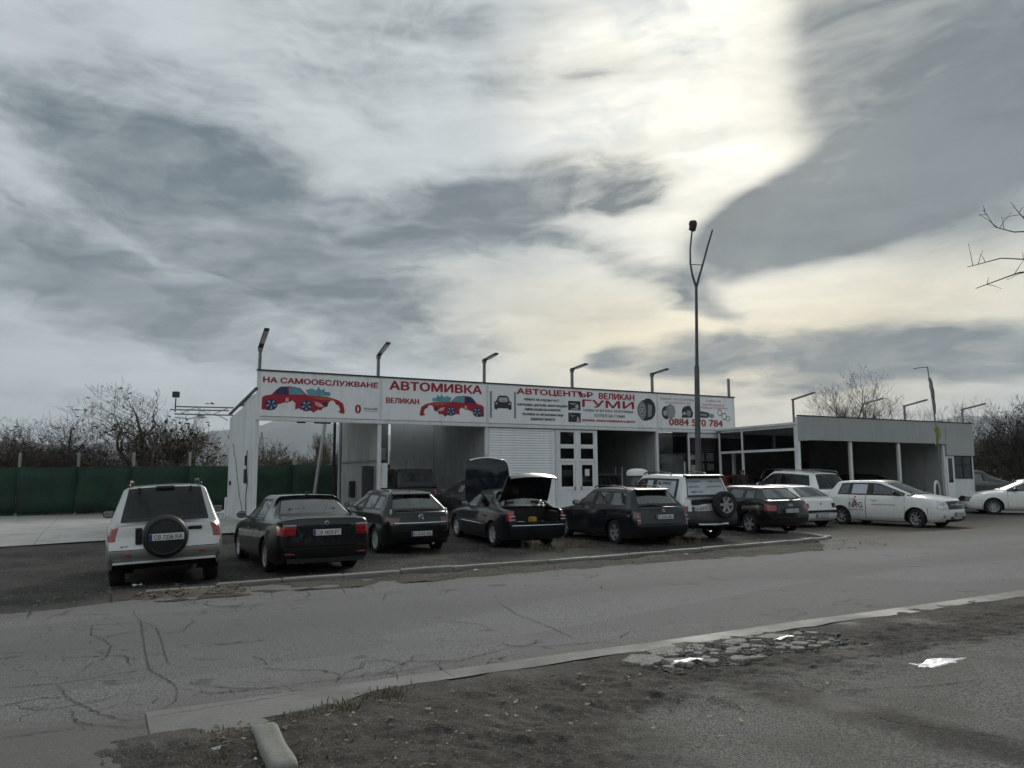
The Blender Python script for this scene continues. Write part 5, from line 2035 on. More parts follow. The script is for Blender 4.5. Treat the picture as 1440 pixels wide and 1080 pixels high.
def split_parts(K, root, mats, gap=.010):
    """one object for each part of the smoothed shell"""
    out = {}
    co, no = K.co, K.no
    glassy = ('windscreen', 'back_window', 'front_window', 'rear_window', 'quarter_window', 'side_panel_window')
    for k, nme in enumerate(K.names):
        f = K.fv[K.mi == k]
        if not len(f): continue
        base = nme[:-1] if nme[-1] in 'LR' else nme
        used, inv = np.unique(f, return_inverse=True)
        f2 = inv.reshape(-1, 4)
        v = co[used].copy()
        n = no[used]
        # boundary of the part
        e = np.concatenate([f2[:, [0, 1]], f2[:, [1, 2]], f2[:, [2, 3]], f2[:, [3, 0]]])
        es = np.sort(e, 1)
        key = es[:, 0].astype(np.int64) * (len(used) + 1) + es[:, 1]
        uq, cnt = np.unique(key, return_counts=True)
        be = uq[cnt == 1]
        bvs = np.unique(np.concatenate([be // (len(used) + 1), be % (len(used) + 1)]))
        isb = np.zeros(len(used), bool); isb[bvs] = True
        if base in ('front_door', 'rear_door', 'bonnet', 'boot_lid', 'front_bumper', 'rear_bumper'):
            acc = np.zeros_like(v); cn = np.zeros(len(used))
            for a, b in ((0, 1), (1, 2), (2, 3), (3, 0), (1, 0), (2, 1), (3, 2), (0, 3), (0, 2), (2, 0), (1, 3), (3, 1)):
                np.add.at(acc, f2[:, a], v[f2[:, b]]); np.add.at(cn, f2[:, a], 1)
            d = acc / cn[:, None] - v
            l = np.linalg.norm(d, axis=1, keepdims=True)
            d = d / np.maximum(l, 1e-6) * np.minimum(gap, l * .4)
            v[isb] += d[isb]
        if base in glassy:
            v = v - n * .005
            v[isb] -= n[isb] * .004
            ring = isb[f2].any(1)
            pieces = [(f2[~ring], base, mats.get(base, G_CAR)), (f2[ring], 'window_trim', mats.get('window_trim', M_TRIM))]
        else:
            pieces = [(f2, base, mats.get(base, mats['body']))]
        parent = root
        first = None
        for ff, nm2, mt in pieces:
            if not len(ff): continue
            us, iv = np.unique(ff, return_inverse=True)
            o = mesh_obj(nm2, v[us].tolist(), iv.reshape(-1, 4).tolist(), mt, first if first is not None else root, True)
            if first is None:
                first = o
        out[nme] = first
    return out


WHEELS = {}


def wheel_meshes(Rw, style, wid):
    key = (round(Rw, 3), style, wid)
    if key in WHEELS: return WHEELS[key]
    rr = Rw * (.66 if style != 'suv' else .62)
    h = wid / 2
    t = MB()
    t.lathe([(rr, -h * .80), (rr + .012, -h * .95), (rr + (Rw - rr) * .45, -h * 1.02), (Rw * .965, -h * .86), (Rw, -h * .62), (Rw, h * .62), (Rw * .965, h * .86),
             (rr + (Rw - rr) * .45, h * 1.02), (rr + .012, h * .95), (rr, h * .80), (rr * .97, 0)], 36, 'Y', closed=True)
    to = t.build('tyre', M_TYRE, None, True)
    r = MB()
    r.lathe([(rr * .985, h * .86), (rr * .99, h * .80), (rr * .93, h * .74), (rr * .90, h * .2), (rr * .90, -h * .7)], 32, 'Y')
    r.lathe([(0, h * .62), (rr * .14, h * .62), (rr * .2, h * .52), (rr * .22, h * .3)], 14, 'Y')
    ns = {'five': 5, 'multi': 9, 'seven': 7, 'suv': 6, 'steel': 8, 'ten': 10}[style]
    for k in range(ns):
        a = 2 * math.pi * k / ns
        wd0, wd1 = (.16, .115) if ns <= 6 else (.10, .07)
        if style == 'steel': wd0, wd1 = .12, .20
        vs = []
        for rad, ww, y in ((rr * .15, wd0 * rr * 1.0, h * .60), (rr * .95, wd1 * rr * 1.5, h * .74)):
            c, s = math.cos(a), math.sin(a)
            for sgn in (-1, 1):
                for yy in (y, y - .03):
                    vs.append((rad * c - sgn * ww * s, yy, rad * s + sgn * ww * c))
        r.add(vs, [(0, 2, 6, 4), (1, 5, 7, 3), (0, 4, 5, 1), (2, 3, 7, 6)])
    ro = r.build('rim', M_RIM, None, True)
    d = MB()
    d.lathe([(0, h * .15), (rr * .72, h * .15), (rr * .72, -h * .5), (0, -h * .5)], 18, 'Y')
    do = d.build('wheel', M_WELL, None)
    res = (do.data, to.data, ro.data)
    for o in (do, to, ro): bpy.data.objects.remove(o)
    WHEELS[key] = res
    return res


def add_wheels(K, root, style='five', rim=None, wid=.21, steer=0.0):
    hubs, tyre, rimm = wheel_meshes(K.S['R'], style, wid)
    for ax, fr in ((K.xf, True), (K.xr, False)):
        for s in (1, -1):
            w = bpy.data.objects.new('wheel', hubs); link(w, root)
            w.location = (ax, s * (K.hw - wid / 2 - K.S.get('inset', .035)), K.S['R'])
            w.rotation_euler = (0, random.Random(ax + s).random() * 3, (0 if s > 0 else math.pi) + (steer if fr else 0))
            t = bpy.data.objects.new('tyre', tyre); link(t, w)
            r = bpy.data.objects.new('rim', rimm); link(r, w)
            if rim is not None:
                r.data = rimm.copy(); r.data.materials[0] = rim
            mb = MB()
            n = 14
            vs, fs = [], []
            y1, y0 = s * (K.hw * .945), s * (K.hw - .42)
            for k in range(n + 1):
                a = math.pi * k / n * 1.16 - .25
                for y in (y0, y1):
                    vs.append((ax + (K.Ra + .004) * math.cos(a), y, K.S['R'] + (K.Ra + .004) * math.sin(a)))
            for k in range(n):
                fs.append((2 * k, 2 * k + 1, 2 * k + 3, 2 * k + 2))
            fs.append(tuple(2 * k for k in range(n + 1)))
            mb.add(vs, fs)
            mb.build('wheel_arch_liner', M_WELL, root, fix=False)


def underbody(K, root):
    S = K.S
    mb = MB()
    g = S['gc']
    mb.b2(K.xr - K.Ra + .95, K.xf - K.Ra + .0 if False else K.xf - K.Ra, -K.hw * .90, K.hw * .90, g - .02, g + .10)
    mb.b2(K.xR + .18, K.xr - K.Ra, -K.hw * .85, K.hw * .85, g + .06, g + .16)
    mb.b2(K.xf + K.Ra, K.xF - .12, -K.hw * .80, K.hw * .80, g + .03, g + .14)
    mb.b2(K.xR + .3, K.xF - .3, -K.hw + .44, K.hw - .44, g + .0, g + .30)
    mb.build('underbody', M_WELL, root)


def seats(K, root, rows=2):
    S = K.S
    zf = S['gc'] + .12
    hs = S['zR'] - .42
    xfs = S['xB'] + .10
    for s in (1, -1):
        mb = MB()
        mb.box((xfs + .15, s * .37, zf + .22), (.5, .5, .2), 0, .05)
        mb.box((xfs - .15, s * .37, (zf + hs) / 2 + .15), (.14, .48, hs - zf - .2), 0, .05)
        mb.box((xfs - .17, s * .37, hs + .12), (.10, .26, .18), 0, .04)
        mb.build('front_seat', M_SEAT, root)
    if rows > 1:
        xb = min(S['xE'] - .1, K.xr + .35)
        mb = MB()
        mb.box((xb + .1, 0, zf + .22), (.5, 1.25, .2), 0, .05)
        mb.box((xb - .2, 0, (zf + hs) / 2 + .1), (.16, 1.25, hs - zf - .25), 0, .05)
        for s in (1, -1): mb.box((xb - .22, s * .36, hs + .07), (.09, .26, .16), 0, .04)
        mb.build('rear_seat', M_SEAT, root)
    mb = MB()
    mb.box((S['xC'] - .25, 0, S['bF'] - .10), (.5, K.hw * 1.7, .22), 0, .05)
    mb.build('dashboard', M_TRIM, root)
    sx = S['xC'] - .62
    mb = MB()
    for k in range(16):
        a0, a1 = k * math.pi / 8, (k + 1) * math.pi / 8
        mb.tube([(sx - .07 * math.sin(a0), .37 + .18 * math.cos(a0), S['bF'] - .02 + .17 * math.sin(a0)), (sx - .07 * math.sin(a1), .37 + .18 * math.cos(a1), S['bF'] - .02 + .17 * math.sin(a1))], .014, 5, False)
    mb.build('steering_wheel', M_TRIM, root)


def plate(root, text, loc, rz=0.0, w=.52, h=.11, tilt=0.0, col=None):
    """number plate whose face looks along local -x (rear) when rz = 0"""
    p = empty('number_plate', loc)
    bpy.data.objects.remove(p)
    M = Matrix.Rotation(rz, 3, 'Z') @ Matrix.Rotation(tilt, 3, 'Y')
    loc = Vector(loc)
    mb = MB(); mb.box((0, 0, 0), (.012, w, h), 0, .003)
    po = mb.build('number_plate', col or M_PLATE, root)
    po.location = loc
    po.rotation_euler = M.to_euler()
    mb = MB(); mb.box((-.0075, w / 2 - .022, 0), (.004, .042, h - .008)); mb.build('blue_band', M_BLUE, po)
    if text:
        lettering(text, w * .82, h * .68, lambda u, v: (-.0085, -u - .02, v), M_INK, po, 'lettering', .012)
    mb = MB(); mb.box((.008, 0, 0), (.008, w + .02, h + .02), 0, .003); mb.build('plate_holder', M_TRIM, po)
    return po


def handles(K, parts, xs, z, mat):
    for nme, x in xs:
        for L, s in (('L', 1), ('R', -1)):
            pr = parts.get(nme + L)
            if pr is None: continue
            y = K.sy(x, z)
            mb = MB(); mb.box((x, s * (y + .018), z), (.20, .026, .032), 0, .01)
            mb.build('door_handle', mat, pr, True)


def mirrors(K, root, mat, z=None, x=None, sx=1.0):
    S = K.S
    z = z or S['bF'] + .07
    x = x or S['xC'] - .42
    for s in (1, -1):
        mb = MB()
        prof = [(.0, .0), (.07, .0), (.095, .03), (.10, .06), (.07, .10), (.0, .11)]
        mb.box((x, s * (K.hw + .075 * sx), z + .035), (.13, .20 * sx, .14 * sx), 0, .045)
        o = mb.build('wing_mirror', mat, root, True)
        mb = MB(); mb.box((x - .062, s * (K.hw + .078 * sx), z + .035), (.012, .165 * sx, .11 * sx), 0, .004); mb.build('mirror_glass', M_CHROME, o)
        mb = MB(); mb.box((x + .01, s * (K.hw - .03), z - .01), (.08, .12, .035), 0, .01); mb.build('mirror_stalk', M_TRIM, o)


def wiper(root, p0, p1):
    mb = MB(); mb.tube([p0, p1], [.014, .007], 5); mb.build('rear_wiper', M_TRIM, root)


def roof_rails(K, root, mat, y=None, z=None, x0=None, x1=None, r=.018, feet=True):
    S = K.S
    y = y or S['rw'] - .05
    z = z or S['zR'] + .03
    x0 = x0 or S['xT0'] - .25
    x1 = x1 or S['xT1'] + .1
    for s in (1, -1):
        mb = MB()
        mb.tube([(x0 + .12, s * y, z - .05), (x0, s * y, z), ((x0 + x1) / 2, s * y, z + .012), (x1, s * y, z - .015), (x1 - .10, s * y, z - .07)], r, 6)
        mb.build('roof_rail', mat, root, True)


def strip(root, name, pts, r, mat):
    mb = MB(); mb.tube(pts, r, 6)
    return mb.build(name, mat, root, True)


def place_car(root, x, y, az, wb, tr=.75, dz=0.0, roll=None):
    """stand the car on the land; az: heading clockwise from +Y, degrees"""
    h = R(az)
    f = Vector((math.sin(h), math.cos(h))); l = Vector((-math.cos(h), math.sin(h)))
    zf = float(land(x + f.x * wb / 2, y + f.y * wb / 2)); zr = float(land(x - f.x * wb / 2, y - f.y * wb / 2))
    zl = float(land(x + l.x * tr, y + l.y * tr)); zq = float(land(x - l.x * tr, y - l.y * tr))
    root.location = (x, y, (zf + zr) / 2 + dz)
    rl = math.atan2(zl - zq, 2 * tr) if roll is None else roll
    root.rotation_euler = (rl, -math.atan2(zf - zr, wb), math.pi / 2 - h)


def from_rear(xr, yr, az, wb):
    h = R(az)
    return xr + math.sin(h) * wb / 2, yr + math.cos(h) * wb / 2


def finish(name, S, mats, label, cat, pos, wheels=('five', None, .21), group='parked cars', dz=0.0, roll=None, mirror_mat=None, hand=True, steer=0.0, seat=True):
    K = car_shell(S)
    root = empty(name)
    tag(root, label, cat, group)
    parts = split_parts(K, root, mats)
    add_wheels(K, root, wheels[0], wheels[1], wheels[2], steer)
    underbody(K, root)
    if seat: seats(K, root)
    mirrors(K, root, mirror_mat or mats['body'])
    if hand:
        handles(K, parts, [('front_door', S['xB'] + .17), ('rear_door', S['xE'] + .22)], S.get('zH', S['bF'] - .14), mats.get('handle', mats['body']))
    place_car(root, pos[0], pos[1], pos[2], S['wb'], K.hw - .1, dz, roll)
    return root, K, parts

# ------------------------------------------------------------------ the individual cars
P_SILVER = paint('paint_silver', (.44, .44, .435), .6, .35, .25)
P_BLACK = paint('paint_black', (.0035, .0045, .005), .1, .3, .10)
P_BMW = paint('paint_graphite', (.0055, .0075, .0085), .3, .32, .10)
P_NAVY = paint('paint_navy', (.0035, .006, .012), .25, .32, .12)
P_MERC = paint('paint_dark_blue', (.004, .007, .013), .3, .32, .10)
P_WHITE = paint('paint_white', (.76, .76, .75), .0, .35, .45)
P_WHITE2 = paint('paint_pale_white', (.80, .80, .79), .0, .35, .25)
P_PSILV = paint('paint_pale_silver', (.58, .59, .59), .5, .35, .3)
P_GREY = paint('paint_dark_grey', (.06, .063, .068), .5, .32, .25)
P_RED = paint('paint_red', (.16, .02, .025), .1, .35, .3)


def std(body, **kw):
    m = dict(body=body, cladding=M_CLAD, tail_light=M_LAMPR, headlight=M_LAMPG, grille=M_TRIM, lower_grille=M_TRIM, pillar=M_TRIM, windscreen=G_CAR, back_window=G_CAR,
             front_window=G_CAR, rear_window=G_CAR, quarter_window=G_CAR)
    m.update(kw)
    return m


SEDAN = dict(L=4.84, W=1.86, wb=2.89, fo=.83, R=.325, gc=.20, zN=.70, zC=.97, zR=1.475, zT1=1.44, zG=1.08, zD=1.05, bF=.93, bR=1.01, rw=.635,
             xC=.86, xT0=.12, xT1=-1.08, xG=-1.72, xB=-.20, xE=-1.18, xEt=-1.05, xQ=-1.42, xQt=-1.18, tailcols=1, tailrows=(3, 4), c12=.5, dk=.03)
HATCH = dict(L=4.25, W=1.76, wb=2.61, fo=.86, R=.315, gc=.19, zN=.74, zC=1.0, zR=1.47, zT1=1.42, zG=1.03, zD=.99, bF=.96, bR=1.04, rw=.60,
             xC=.92, xT0=.15, xT1=-1.50, xG=-1.93, xB=-.22, xE=-1.06, xEt=-1.02, xQ=-1.58, xQt=-1.36, tailcols=1, tailrows=(3,), quarter=True, c11=.35)
ESTATE = dict(L=4.54, W=1.74, wb=2.715, fo=.80, R=.315, gc=.18, zN=.72, zC=.97, zR=1.46, zT1=1.43, zG=1.02, zD=.98, bF=.93, bR=.99, rw=.60,
              xC=.86, xT0=.16, xT1=-1.86, xG=-2.24, xB=-.20, xE=-1.04, xEt=-1.02, xQ=-1.95, xQt=-1.72, c11=.35, tailcols=0, tailrows=(2, 3), quarter=True)
SUV = dict(L=4.50, W=1.83, wb=2.65, fo=.76, R=.365, gc=.36, zN=.98, zC=1.14, zR=1.745, zT1=1.72, zG=1.13, zD=1.08, bF=1.09, bR=1.13, rw=.66,
           xC=.80, xT0=.22, xT1=-2.06, xG=-2.30, xB=-.22, xE=-1.02, xEt=-1.0, xQ=-1.98, xQt=-1.88, tailcols=0, tailrows=(3, 4), quarter=True, Ra=.44, rail=.10)


def spec(base, **kw):
    s = dict(base); s.update(kw); return s


CAR_AZ = -25.5

# --- silver off-roader with the covered spare wheel
S = spec(SUV, gR=.12, gF=.10, tail=.93, br=.05, rdR=[.10, -.02, -.05, .03, .05, .07], bulR=.05, tailrows=(3, 4), tailwrap=True, rail=.07, rw=.67, capcr=.5)
jx, jy = from_rear(-6.20, 14.05, CAR_AZ + 1, S['wb'])
jeep, K, pr = finish('off_roader', S, std(P_SILVER, back_window=G_DARK, quarter_window=G_DARK, rear_window=G_DARK, tail_light=M_LAMPR, rear_bumper=P_SILVER, handle=M_TRIM),
                     'silver off-roader seen from behind with black spare wheel cover and roof rails', 'car', (jx, jy, CAR_AZ + 1), ('suv', M_RIMD, .24), roll=R(-2.6), dz=-.02, mirror_mat=M_TRIM)
xr = K.rx(0, .85)
mb = MB()
mb.lathe([(0, -.13), (.25, -.125), (.315, -.11), (.345, -.07), (.355, -.01), (.345, .10), (0, .10)], 40, 'X', (0, 0, 0))
sw = mb.build('spare_wheel_cover', M_TRIM, jeep, True, loc=(xr - .12, -.0, .90))
mb = MB(); mb.lathe([(.27, -.135), (.285, -.14), (.30, -.125)], 36, 'X'); mb.build('cover_ridge', M_BLACK, sw, True)
mb = MB(); mb.box((.10, .40, .02), (.06, .10, .26), 0, .01); mb.build('carrier_hinge', M_TRIM, sw)
plate(jeep, 'СВ 7256 КА', (xr - .262, -.02, .895), tilt=R(0))
roof_rails(K, jeep, M_TRIM, y=.56, z=1.80, x0=.1, x1=-1.95, r=.022)
for s in (1, -1):
    mb = MB(); mb.box((-1.95, s * .565, 1.775), (.10, .05, .10), 0, .01); mb.build('rail_foot', M_TRIM, jeep)
    mb = MB(); mb.box((K.rx(s * .56, .62) - .004, s * .56, .62), (.016, .10, .035), 0, .004); mb.build('reflector', M_PINK2, jeep)
    mb = MB(); mb.box((K.rx(s * .40, 1.64) - .01, s * .40, 1.66), (.03, .05, .09), 0, .008); mb.build('glass_hinge', M_TRIM, jeep)
mb = MB(); mb.box((K.rx(0, 1.66) - .01, 0, 1.69), (.05, .30, .06), 0, .015); mb.build('high_brake_lamp', M_TRIM, jeep)
mb = MB(); mb.box((K.rx(-.46, 1.0) - .008, -.46, 1.0), (.03, .22, .055), 0, .018); mb.build('tailgate_handle', M_TRIM, jeep, True)
lettering('4x4', .12, .035, lambda u, v: (K.rx(.62, .76) - .004, .62 - u, .76 + v), M_STEEL, jeep, 'badge', .01)
mb = MB(); mb.b2(K.rx(0, .5) - .02, K.rx(0, .5) + .02, -.78, .78, .475, .51); mb.build('bumper_step', M_STEELW, jeep)
strip(jeep, 'exhaust_pipe', [(-1.6, -.45, .36), (-2.0, -.47, .34), (-2.12, -.47, .33)], .028, M_STEEL)
wiper(jeep, (K.rx(-.1, 1.15) - .02, -.15, 1.145), (K.rx(-.5, 1.16) - .02, -.50, 1.16))

# --- graphite saloon
S = spec(SEDAN, bulR=.07, tail=.88, tailcols=1, tailrows=(3,), rdR=[.08, .0, -.02, -.01, .0, .04])
bx, by = from_rear(-4.02, 15.62, CAR_AZ - 3.5, S['wb'])
bmw, K, pr = finish('saloon_car', S, std(P_BMW), 'graphite black saloon parked second in the row, between the silver off-roader and a hatchback', 'car', (bx, by, CAR_AZ - 3.5), ('five', None, .235))
xr = K.rx(0, .78)
plate(bmw, 'СВ 9829 РТ', (xr - .02, 0, .80), tilt=R(4))
mb = MB(); mb.lathe([(0, -.008), (.036, -.008), (.042, 0)], 20, 'X', (K.rx(0, .97) - .004, 0, .965)); mb.build('badge', M_CHROME, bmw, True)
mb = MB(); mb.lathe([(0, -.010), (.026, -.010)], 16, 'X', (K.rx(0, .97) - .0045, 0, .965)); mb.build('badge_centre', M_BLUE, bmw)
lettering('525i', .16, .035, lambda u, v: (K.rx(-.52, .93) - .006, -.50 - u, .93 + v), M_CHROME, bmw, 'model_badge', .01)
mb = MB(); mb.prism([(-1.00, 1.45), (-1.02, 1.53), (-1.10, 1.535), (-1.14, 1.45)], -.02, .02, 'XZ'); mb.build('antenna_fin', M_TRIM, bmw)
for s in (1, -1):
    mb = MB(); mb.box((K.rx(s * .68, .42) - .004, s * .66, .42), (.014, .20, .028), 0, .004); mb.build('reflector', M_PINK2, bmw)
    mb = MB(); mb.box((K.rx(s * .66, .935) - .004, s * .66, .937), (.012, .26, .020), 0, .003); mb.build('lamp_band', M_LAMPW, bmw)
strip(bmw, 'exhaust_pipe', [(K.xR + .35, .42, .27), (K.xR + .02, .42, .265)], .035, M_STEEL)
strip(bmw, 'exhaust_pipe', [(K.xR + .35, .52, .27), (K.xR + .02, .52, .265)], .035, M_STEEL)
mb = MB(); mb.b2(K.rx(0, .30) - .012, K.rx(0, .30) + .05, -.72, .72, .25, .33); mb.build('bumper_skirt', M_TRIM, bmw)
for L, s in (('L', 1), ('R', -1)):
    strip(bmw, 'window_chrome', [(.55, s * (K.sy(.55, .95) + .004), .965), (-.2, s * (K.sy(-.2, .98) + .004), .985), (-1.1, s * (K.sy(-1.1, 1.0) + .004), 1.005)], .008, M_CHROME)

# --- black hatchback with chrome tail strip
S = spec(HATCH, bulR=.10, tail=.86, rdR=[.08, -.01, -.04, -.02, .03, .09], gR=.10)
ax_, ay_ = from_rear(-2.57, 19.25, CAR_AZ - 3.5, S['wb'])
astra, K, pr = finish('hatchback_car', S, std(P_BLACK, tail_light=M_LAMPD, rear_bumper=P_BLACK), 'black hatchback with chrome strip across its tailgate, third car in the row', 'car', (ax_, ay_, CAR_AZ - 3.5), ('seven', None, .205))
plate(astra, 'К 0102 АК', (K.rx(0, .50) - .02, 0, .50))
mb = MB(); mb.lathe([(.052, -.006), (.060, -.012), (.068, -.006), (.062, 0)], 24, 'X', (K.rx(0, .88) - .006, 0, .875)); mb.build('badge_ring', M_CHROME, astra, True)
mb = MB(); mb.box((K.rx(0, .88) - .012, 0, .875), (.008, .12, .018), 0, .003); mb.build('badge_bolt', M_CHROME, astra)
strip(astra, 'chrome_strip', [(K.rx(y, .745) - .008, y, .745 - .0 * abs(y)) for y in (-.66, -.45, -.2, 0, .2, .45, .66)], .016, M_CHROME)
wiper(astra, (K.rx(0, 1.0) - .03, 0, 1.01), (K.rx(.3, 1.04) - .035, .34, 1.05))
mb = MB(); mb.tube([(-1.36, 0, 1.42), (-1.44, 0, 1.52)], [.012, .005], 6); mb.build('antenna', M_TRIM, astra)
mb = MB(); mb.prism([(-1.42, 1.435), (-1.62, 1.405), (-1.63, 1.385), (-1.44, 1.39)], -.50, .50, 'XZ'); mb.build('roof_spoiler', P_BLACK, astra)
for s in (1, -1):
    mb = MB(); mb.box((K.rx(s * .66, .98) + .01, s * .70, 1.0), (.05, .045, .13), 0, .012); mb.build('lamp_top', M_LAMPW, astra, True)

# --- dark blue saloon with bonnet and boot open
S = spec(SEDAN, L=4.53, W=1.73, wb=2.715, fo=.80, R=.315, gc=.19, zN=.70, zR=1.43, zT1=1.40, zC=.96, zG=1.02, zD=.98, bF=.91, bR=.96, rw=.60,
         xC=.84, xT0=.14, xT1=-.98, xG=-1.56, xB=-.20, xE=-1.10, xEt=-.98, xQ=-1.34, xQt=-1.1, tailcols=0, tailrows=(3, 4), tailwrap=True, tail=.89, bulR=.07, bumprow=3)
mx_, my_ = from_rear(.24, 20.45, CAR_AZ + 1.5, S['wb'])
merc, K, pr = finish('saloon_car', S, std(P_MERC, back_window=G_CAR), 'dark blue saloon with bonnet raised upright and boot lid open', 'car', (mx_, my_, CAR_AZ + 1.5), ('five', None, .205))


def hinge(o, pivot, ang):
    p = Vector(pivot)
    M = Matrix.Translation(p) @ Matrix.Rotation(ang, 4, 'Y') @ Matrix.Translation(-p)
    o.data.transform(M)
    md = o.modifiers.new('thickness', 'SOLIDIFY'); md.thickness = .035; md.offset = -1


bon = pr['bonnet']
hinge(bon, (.86, 0, .99), R(-94))
# grille frame stays on the raised bonnet's leading edge
cob = np.array([v.co[:] for v in bon.data.vertices])
ztop = cob[:, 2].max(); xtop = cob[cob[:, 2] > ztop - .06][:, 0].mean()
strip(merc, 'grille_chrome', [(xtop + .02, y, ztop - .01 - .10 * (y / .6) ** 2) for y in (-.52, -.35, -.15, 0, .15, .35, .52)], .028, M_CHROME)
mb = MB(); mb.tube([(xtop, 0, ztop), (xtop - .0, 0, ztop + .07)], .008, 6); mb.lathe([(.026, -.004), (.034, 0), (.026, .004)], 16, 'X', (xtop, 0, ztop + .09)); mb.build('bonnet_badge', M_CHROME, merc)
mb = MB(); mb.b2(.95, 1.9, -.66, .66, .35, .74); mb.build('engine_bay', M_WELL, merc)
mb = MB(); mb.box((1.3, 0, .78), (.6, .45, .14), 0, .04); mb.build('engine_cover', M_TRIM, merc)
bl = pr['boot_lid']
# the lid carries only the upper tail panel; hinge it up
hinge(bl, (-1.60, 0, 1.02), R(60))
bl.data.transform(Matrix.Translation((.08, 0, .20)) @ Matrix.Diagonal((1.0, .96, 1.0, 1.0)))
for s in (1, -1):
    strip(merc, 'boot_hinge', [(-1.52, s * .52, .92), (-1.50, s * .53, 1.08), (-1.56, s * .53, 1.20)], .02, M_TRIM)
mb = MB(); mb.b2(K.xR + .10, -1.45, -.60, .60, .50, .54); mb.b2(-1.50, -1.45, -.62, .62, .54, .98); mb.b2(K.xR + .10, -1.45, .60, .63, .54, .92); mb.b2(K.xR + .10, -1.45, -.63, -.60, .54, .92)
mb.build('boot_tub', M_TRIM, merc)
mb = MB(); mb.box((-1.95, -.05, .66), (.22, .13, .22), .3, .02); mb.build('yellow_canister', simple('canister_yellow', (.45, .25, .03), .5, var=.2), merc)
mb = MB(); mb.box((-2.0, .30, .61), (.2, .18, .12), .5, .02); mb.box((-1.9, -.38, .60), (.16, .10, .10), .2, .02); mb.build('boot_clutter', M_LITTER, merc)
strip(merc, 'bumper_chrome', [(K.rx(y, .60) - .010, y, .60) for y in (-.72, -.5, -.25, 0, .25, .5, .72)], .014, M_CHROME)
for s in (1, -1):
    strip(merc, 'side_moulding', [(x, s * (K.sy(x, .55) + .006), .55) for x in (.75, .3, -.3, -.85)], .012, M_CHROME)
    for z in (.74, .82):
        mb = MB(); mb.box((K.rx(s * .70, z) - .005, s * .70, z), (.012, .16, .022), 0, .003); mb.build('lamp_band', M_LAMPW, merc)

# --- navy estate with roof rails
S = spec(ESTATE, bulR=.08, tail=.88, rdR=[.08, -.02, -.04, .0, .03, .09])
ex, ey = from_rear(3.42, 20.75, CAR_AZ + 1, S['wb'])
est, K, pr = finish('estate_car', S, std(P_NAVY, tail_light=M_LAMPD), 'navy blue estate car with black roof rails parked just inside the kerb', 'car', (ex, ey, CAR_AZ + 1), ('five', M_RIMD, .205))
plate(est, 'С 3333 МХ', (K.rx(0, .74) - .02, 0, .74))
mb = MB(); mb.lathe([(.030, -.006), (.038, -.010), (.044, -.004)], 18, 'X', (K.rx(0, .91) - .006, 0, .90)); mb.build('badge', M_CHROME, est, True)
lettering('C220', .20, .04, lambda u, v: (K.rx(.50, .87) - .006, .50 - u, .87 + v), M_CHROME, est, 'model_badge', .01)
roof_rails(K, est, M_TRIM, y=.55, z=1.495, x0=.0, x1=-1.45)
mb = MB(); mb.prism([(-1.80, 1.445), (-2.02, 1.42), (-2.03, 1.39), (-1.82, 1.40)], -.50, .50, 'XZ'); mb.build('roof_spoiler', M_TRIM, est)
wiper(est, (K.rx(0, 1.0) - .03, .0, 1.0), (K.rx(.35, 1.07) - .03, .36, 1.06))
strip(est, 'bumper_moulding', [(K.rx(y, .52) - .006, y, .52) for y in (-.72, -.4, 0, .4, .72)], .016, M_TRIM)
for s in (1, -1):
    for z in (.66, .76):
        mb = MB(); mb.box((K.rx(s * .735, z) - .003, s * .735, z), (.012, .12, .02), 0, .003); mb.build('lamp_band', M_LAMPW, est)

# --- two-tone off-roader with exposed spare wheel and lettered windows
S = spec(SUV, L=4.25, W=1.86, wb=2.50, fo=.78, R=.365, zR=1.80, zT1=1.77, zN=1.0, zC=1.18, bF=1.12, bR=1.14, zG=1.17, zD=1.06, xC=.74, xT0=.18, xT1=-1.90, xG=-2.12, xB=-.20, xE=-.62, xEt=-.62,
         xQ=-1.84, xQt=-1.76, two_door=True, rearside='side_panel_window', tail=.93, bulR=.04, rdR=[.08, -.04, -.05, .02, .05, .08], lowclad=3, bumprow=3, tailrows=(3,), rw=.68)
M_LETGL = simple('frosted_film', (.42, .45, .48), .35, var=.06, scale=2)
px_, py_ = from_rear(5.00, 21.95, CAR_AZ + 1, S['wb'])
paj, K, pr = finish('off_roader', S, std(P_PSILV, quarter_window=M_LETGL, side_panel_window=M_LETGL, back_window=M_LETGL, cladding=M_CLAD, boot_lid=P_PSILV),
                    'two-tone silver and dark off-roader with exposed spare wheel and lettered rear windows', 'car', (px_, py_, CAR_AZ + 1), ('suv', M_RIMD, .25), mirror_mat=M_TRIM)
xr = K.rx(-.3, .95)
hub, tyr, rimd = wheel_meshes(.365, 'suv', .22)
wsp = bpy.data.objects.new('spare_wheel', hub); link(wsp, paj); wsp.location = (xr - .13, -.36, .98); wsp.rotation_euler = (0, 0, R(90))
o = bpy.data.objects.new('tyre', tyr); link(o, wsp)
o = bpy.data.objects.new('rim', rimd.copy()); o.data.materials[0] = M_RIMD; link(o, wsp)
plate(paj, 'СА 4477 ХС', (K.rx(.36, .90) - .02, .36, .88))
mb = MB(); mb.b2(K.rx(.35, 1.02) - .012, K.rx(.35, 1.02) + .02, -.1, .62, .97, 1.12); mb.build('tailgate_trim', M_TRIM, paj)
roof_rails(K, paj, M_TRIM, y=.60, z=1.85, x0=.0, x1=-1.2)
mb = MB(); mb.prism([(-1.80, 1.79), (-2.04, 1.765), (-2.05, 1.73), (-1.82, 1.73)], -.60, .60, 'XZ'); mb.build('roof_spoiler', M_TRIM, paj)
strip(paj, 'step_bar', [(K.xR - .06, -.50, .46), (K.xR - .08, 0, .45), (K.xR - .06, .50, .46)], .035, M_CHROME)
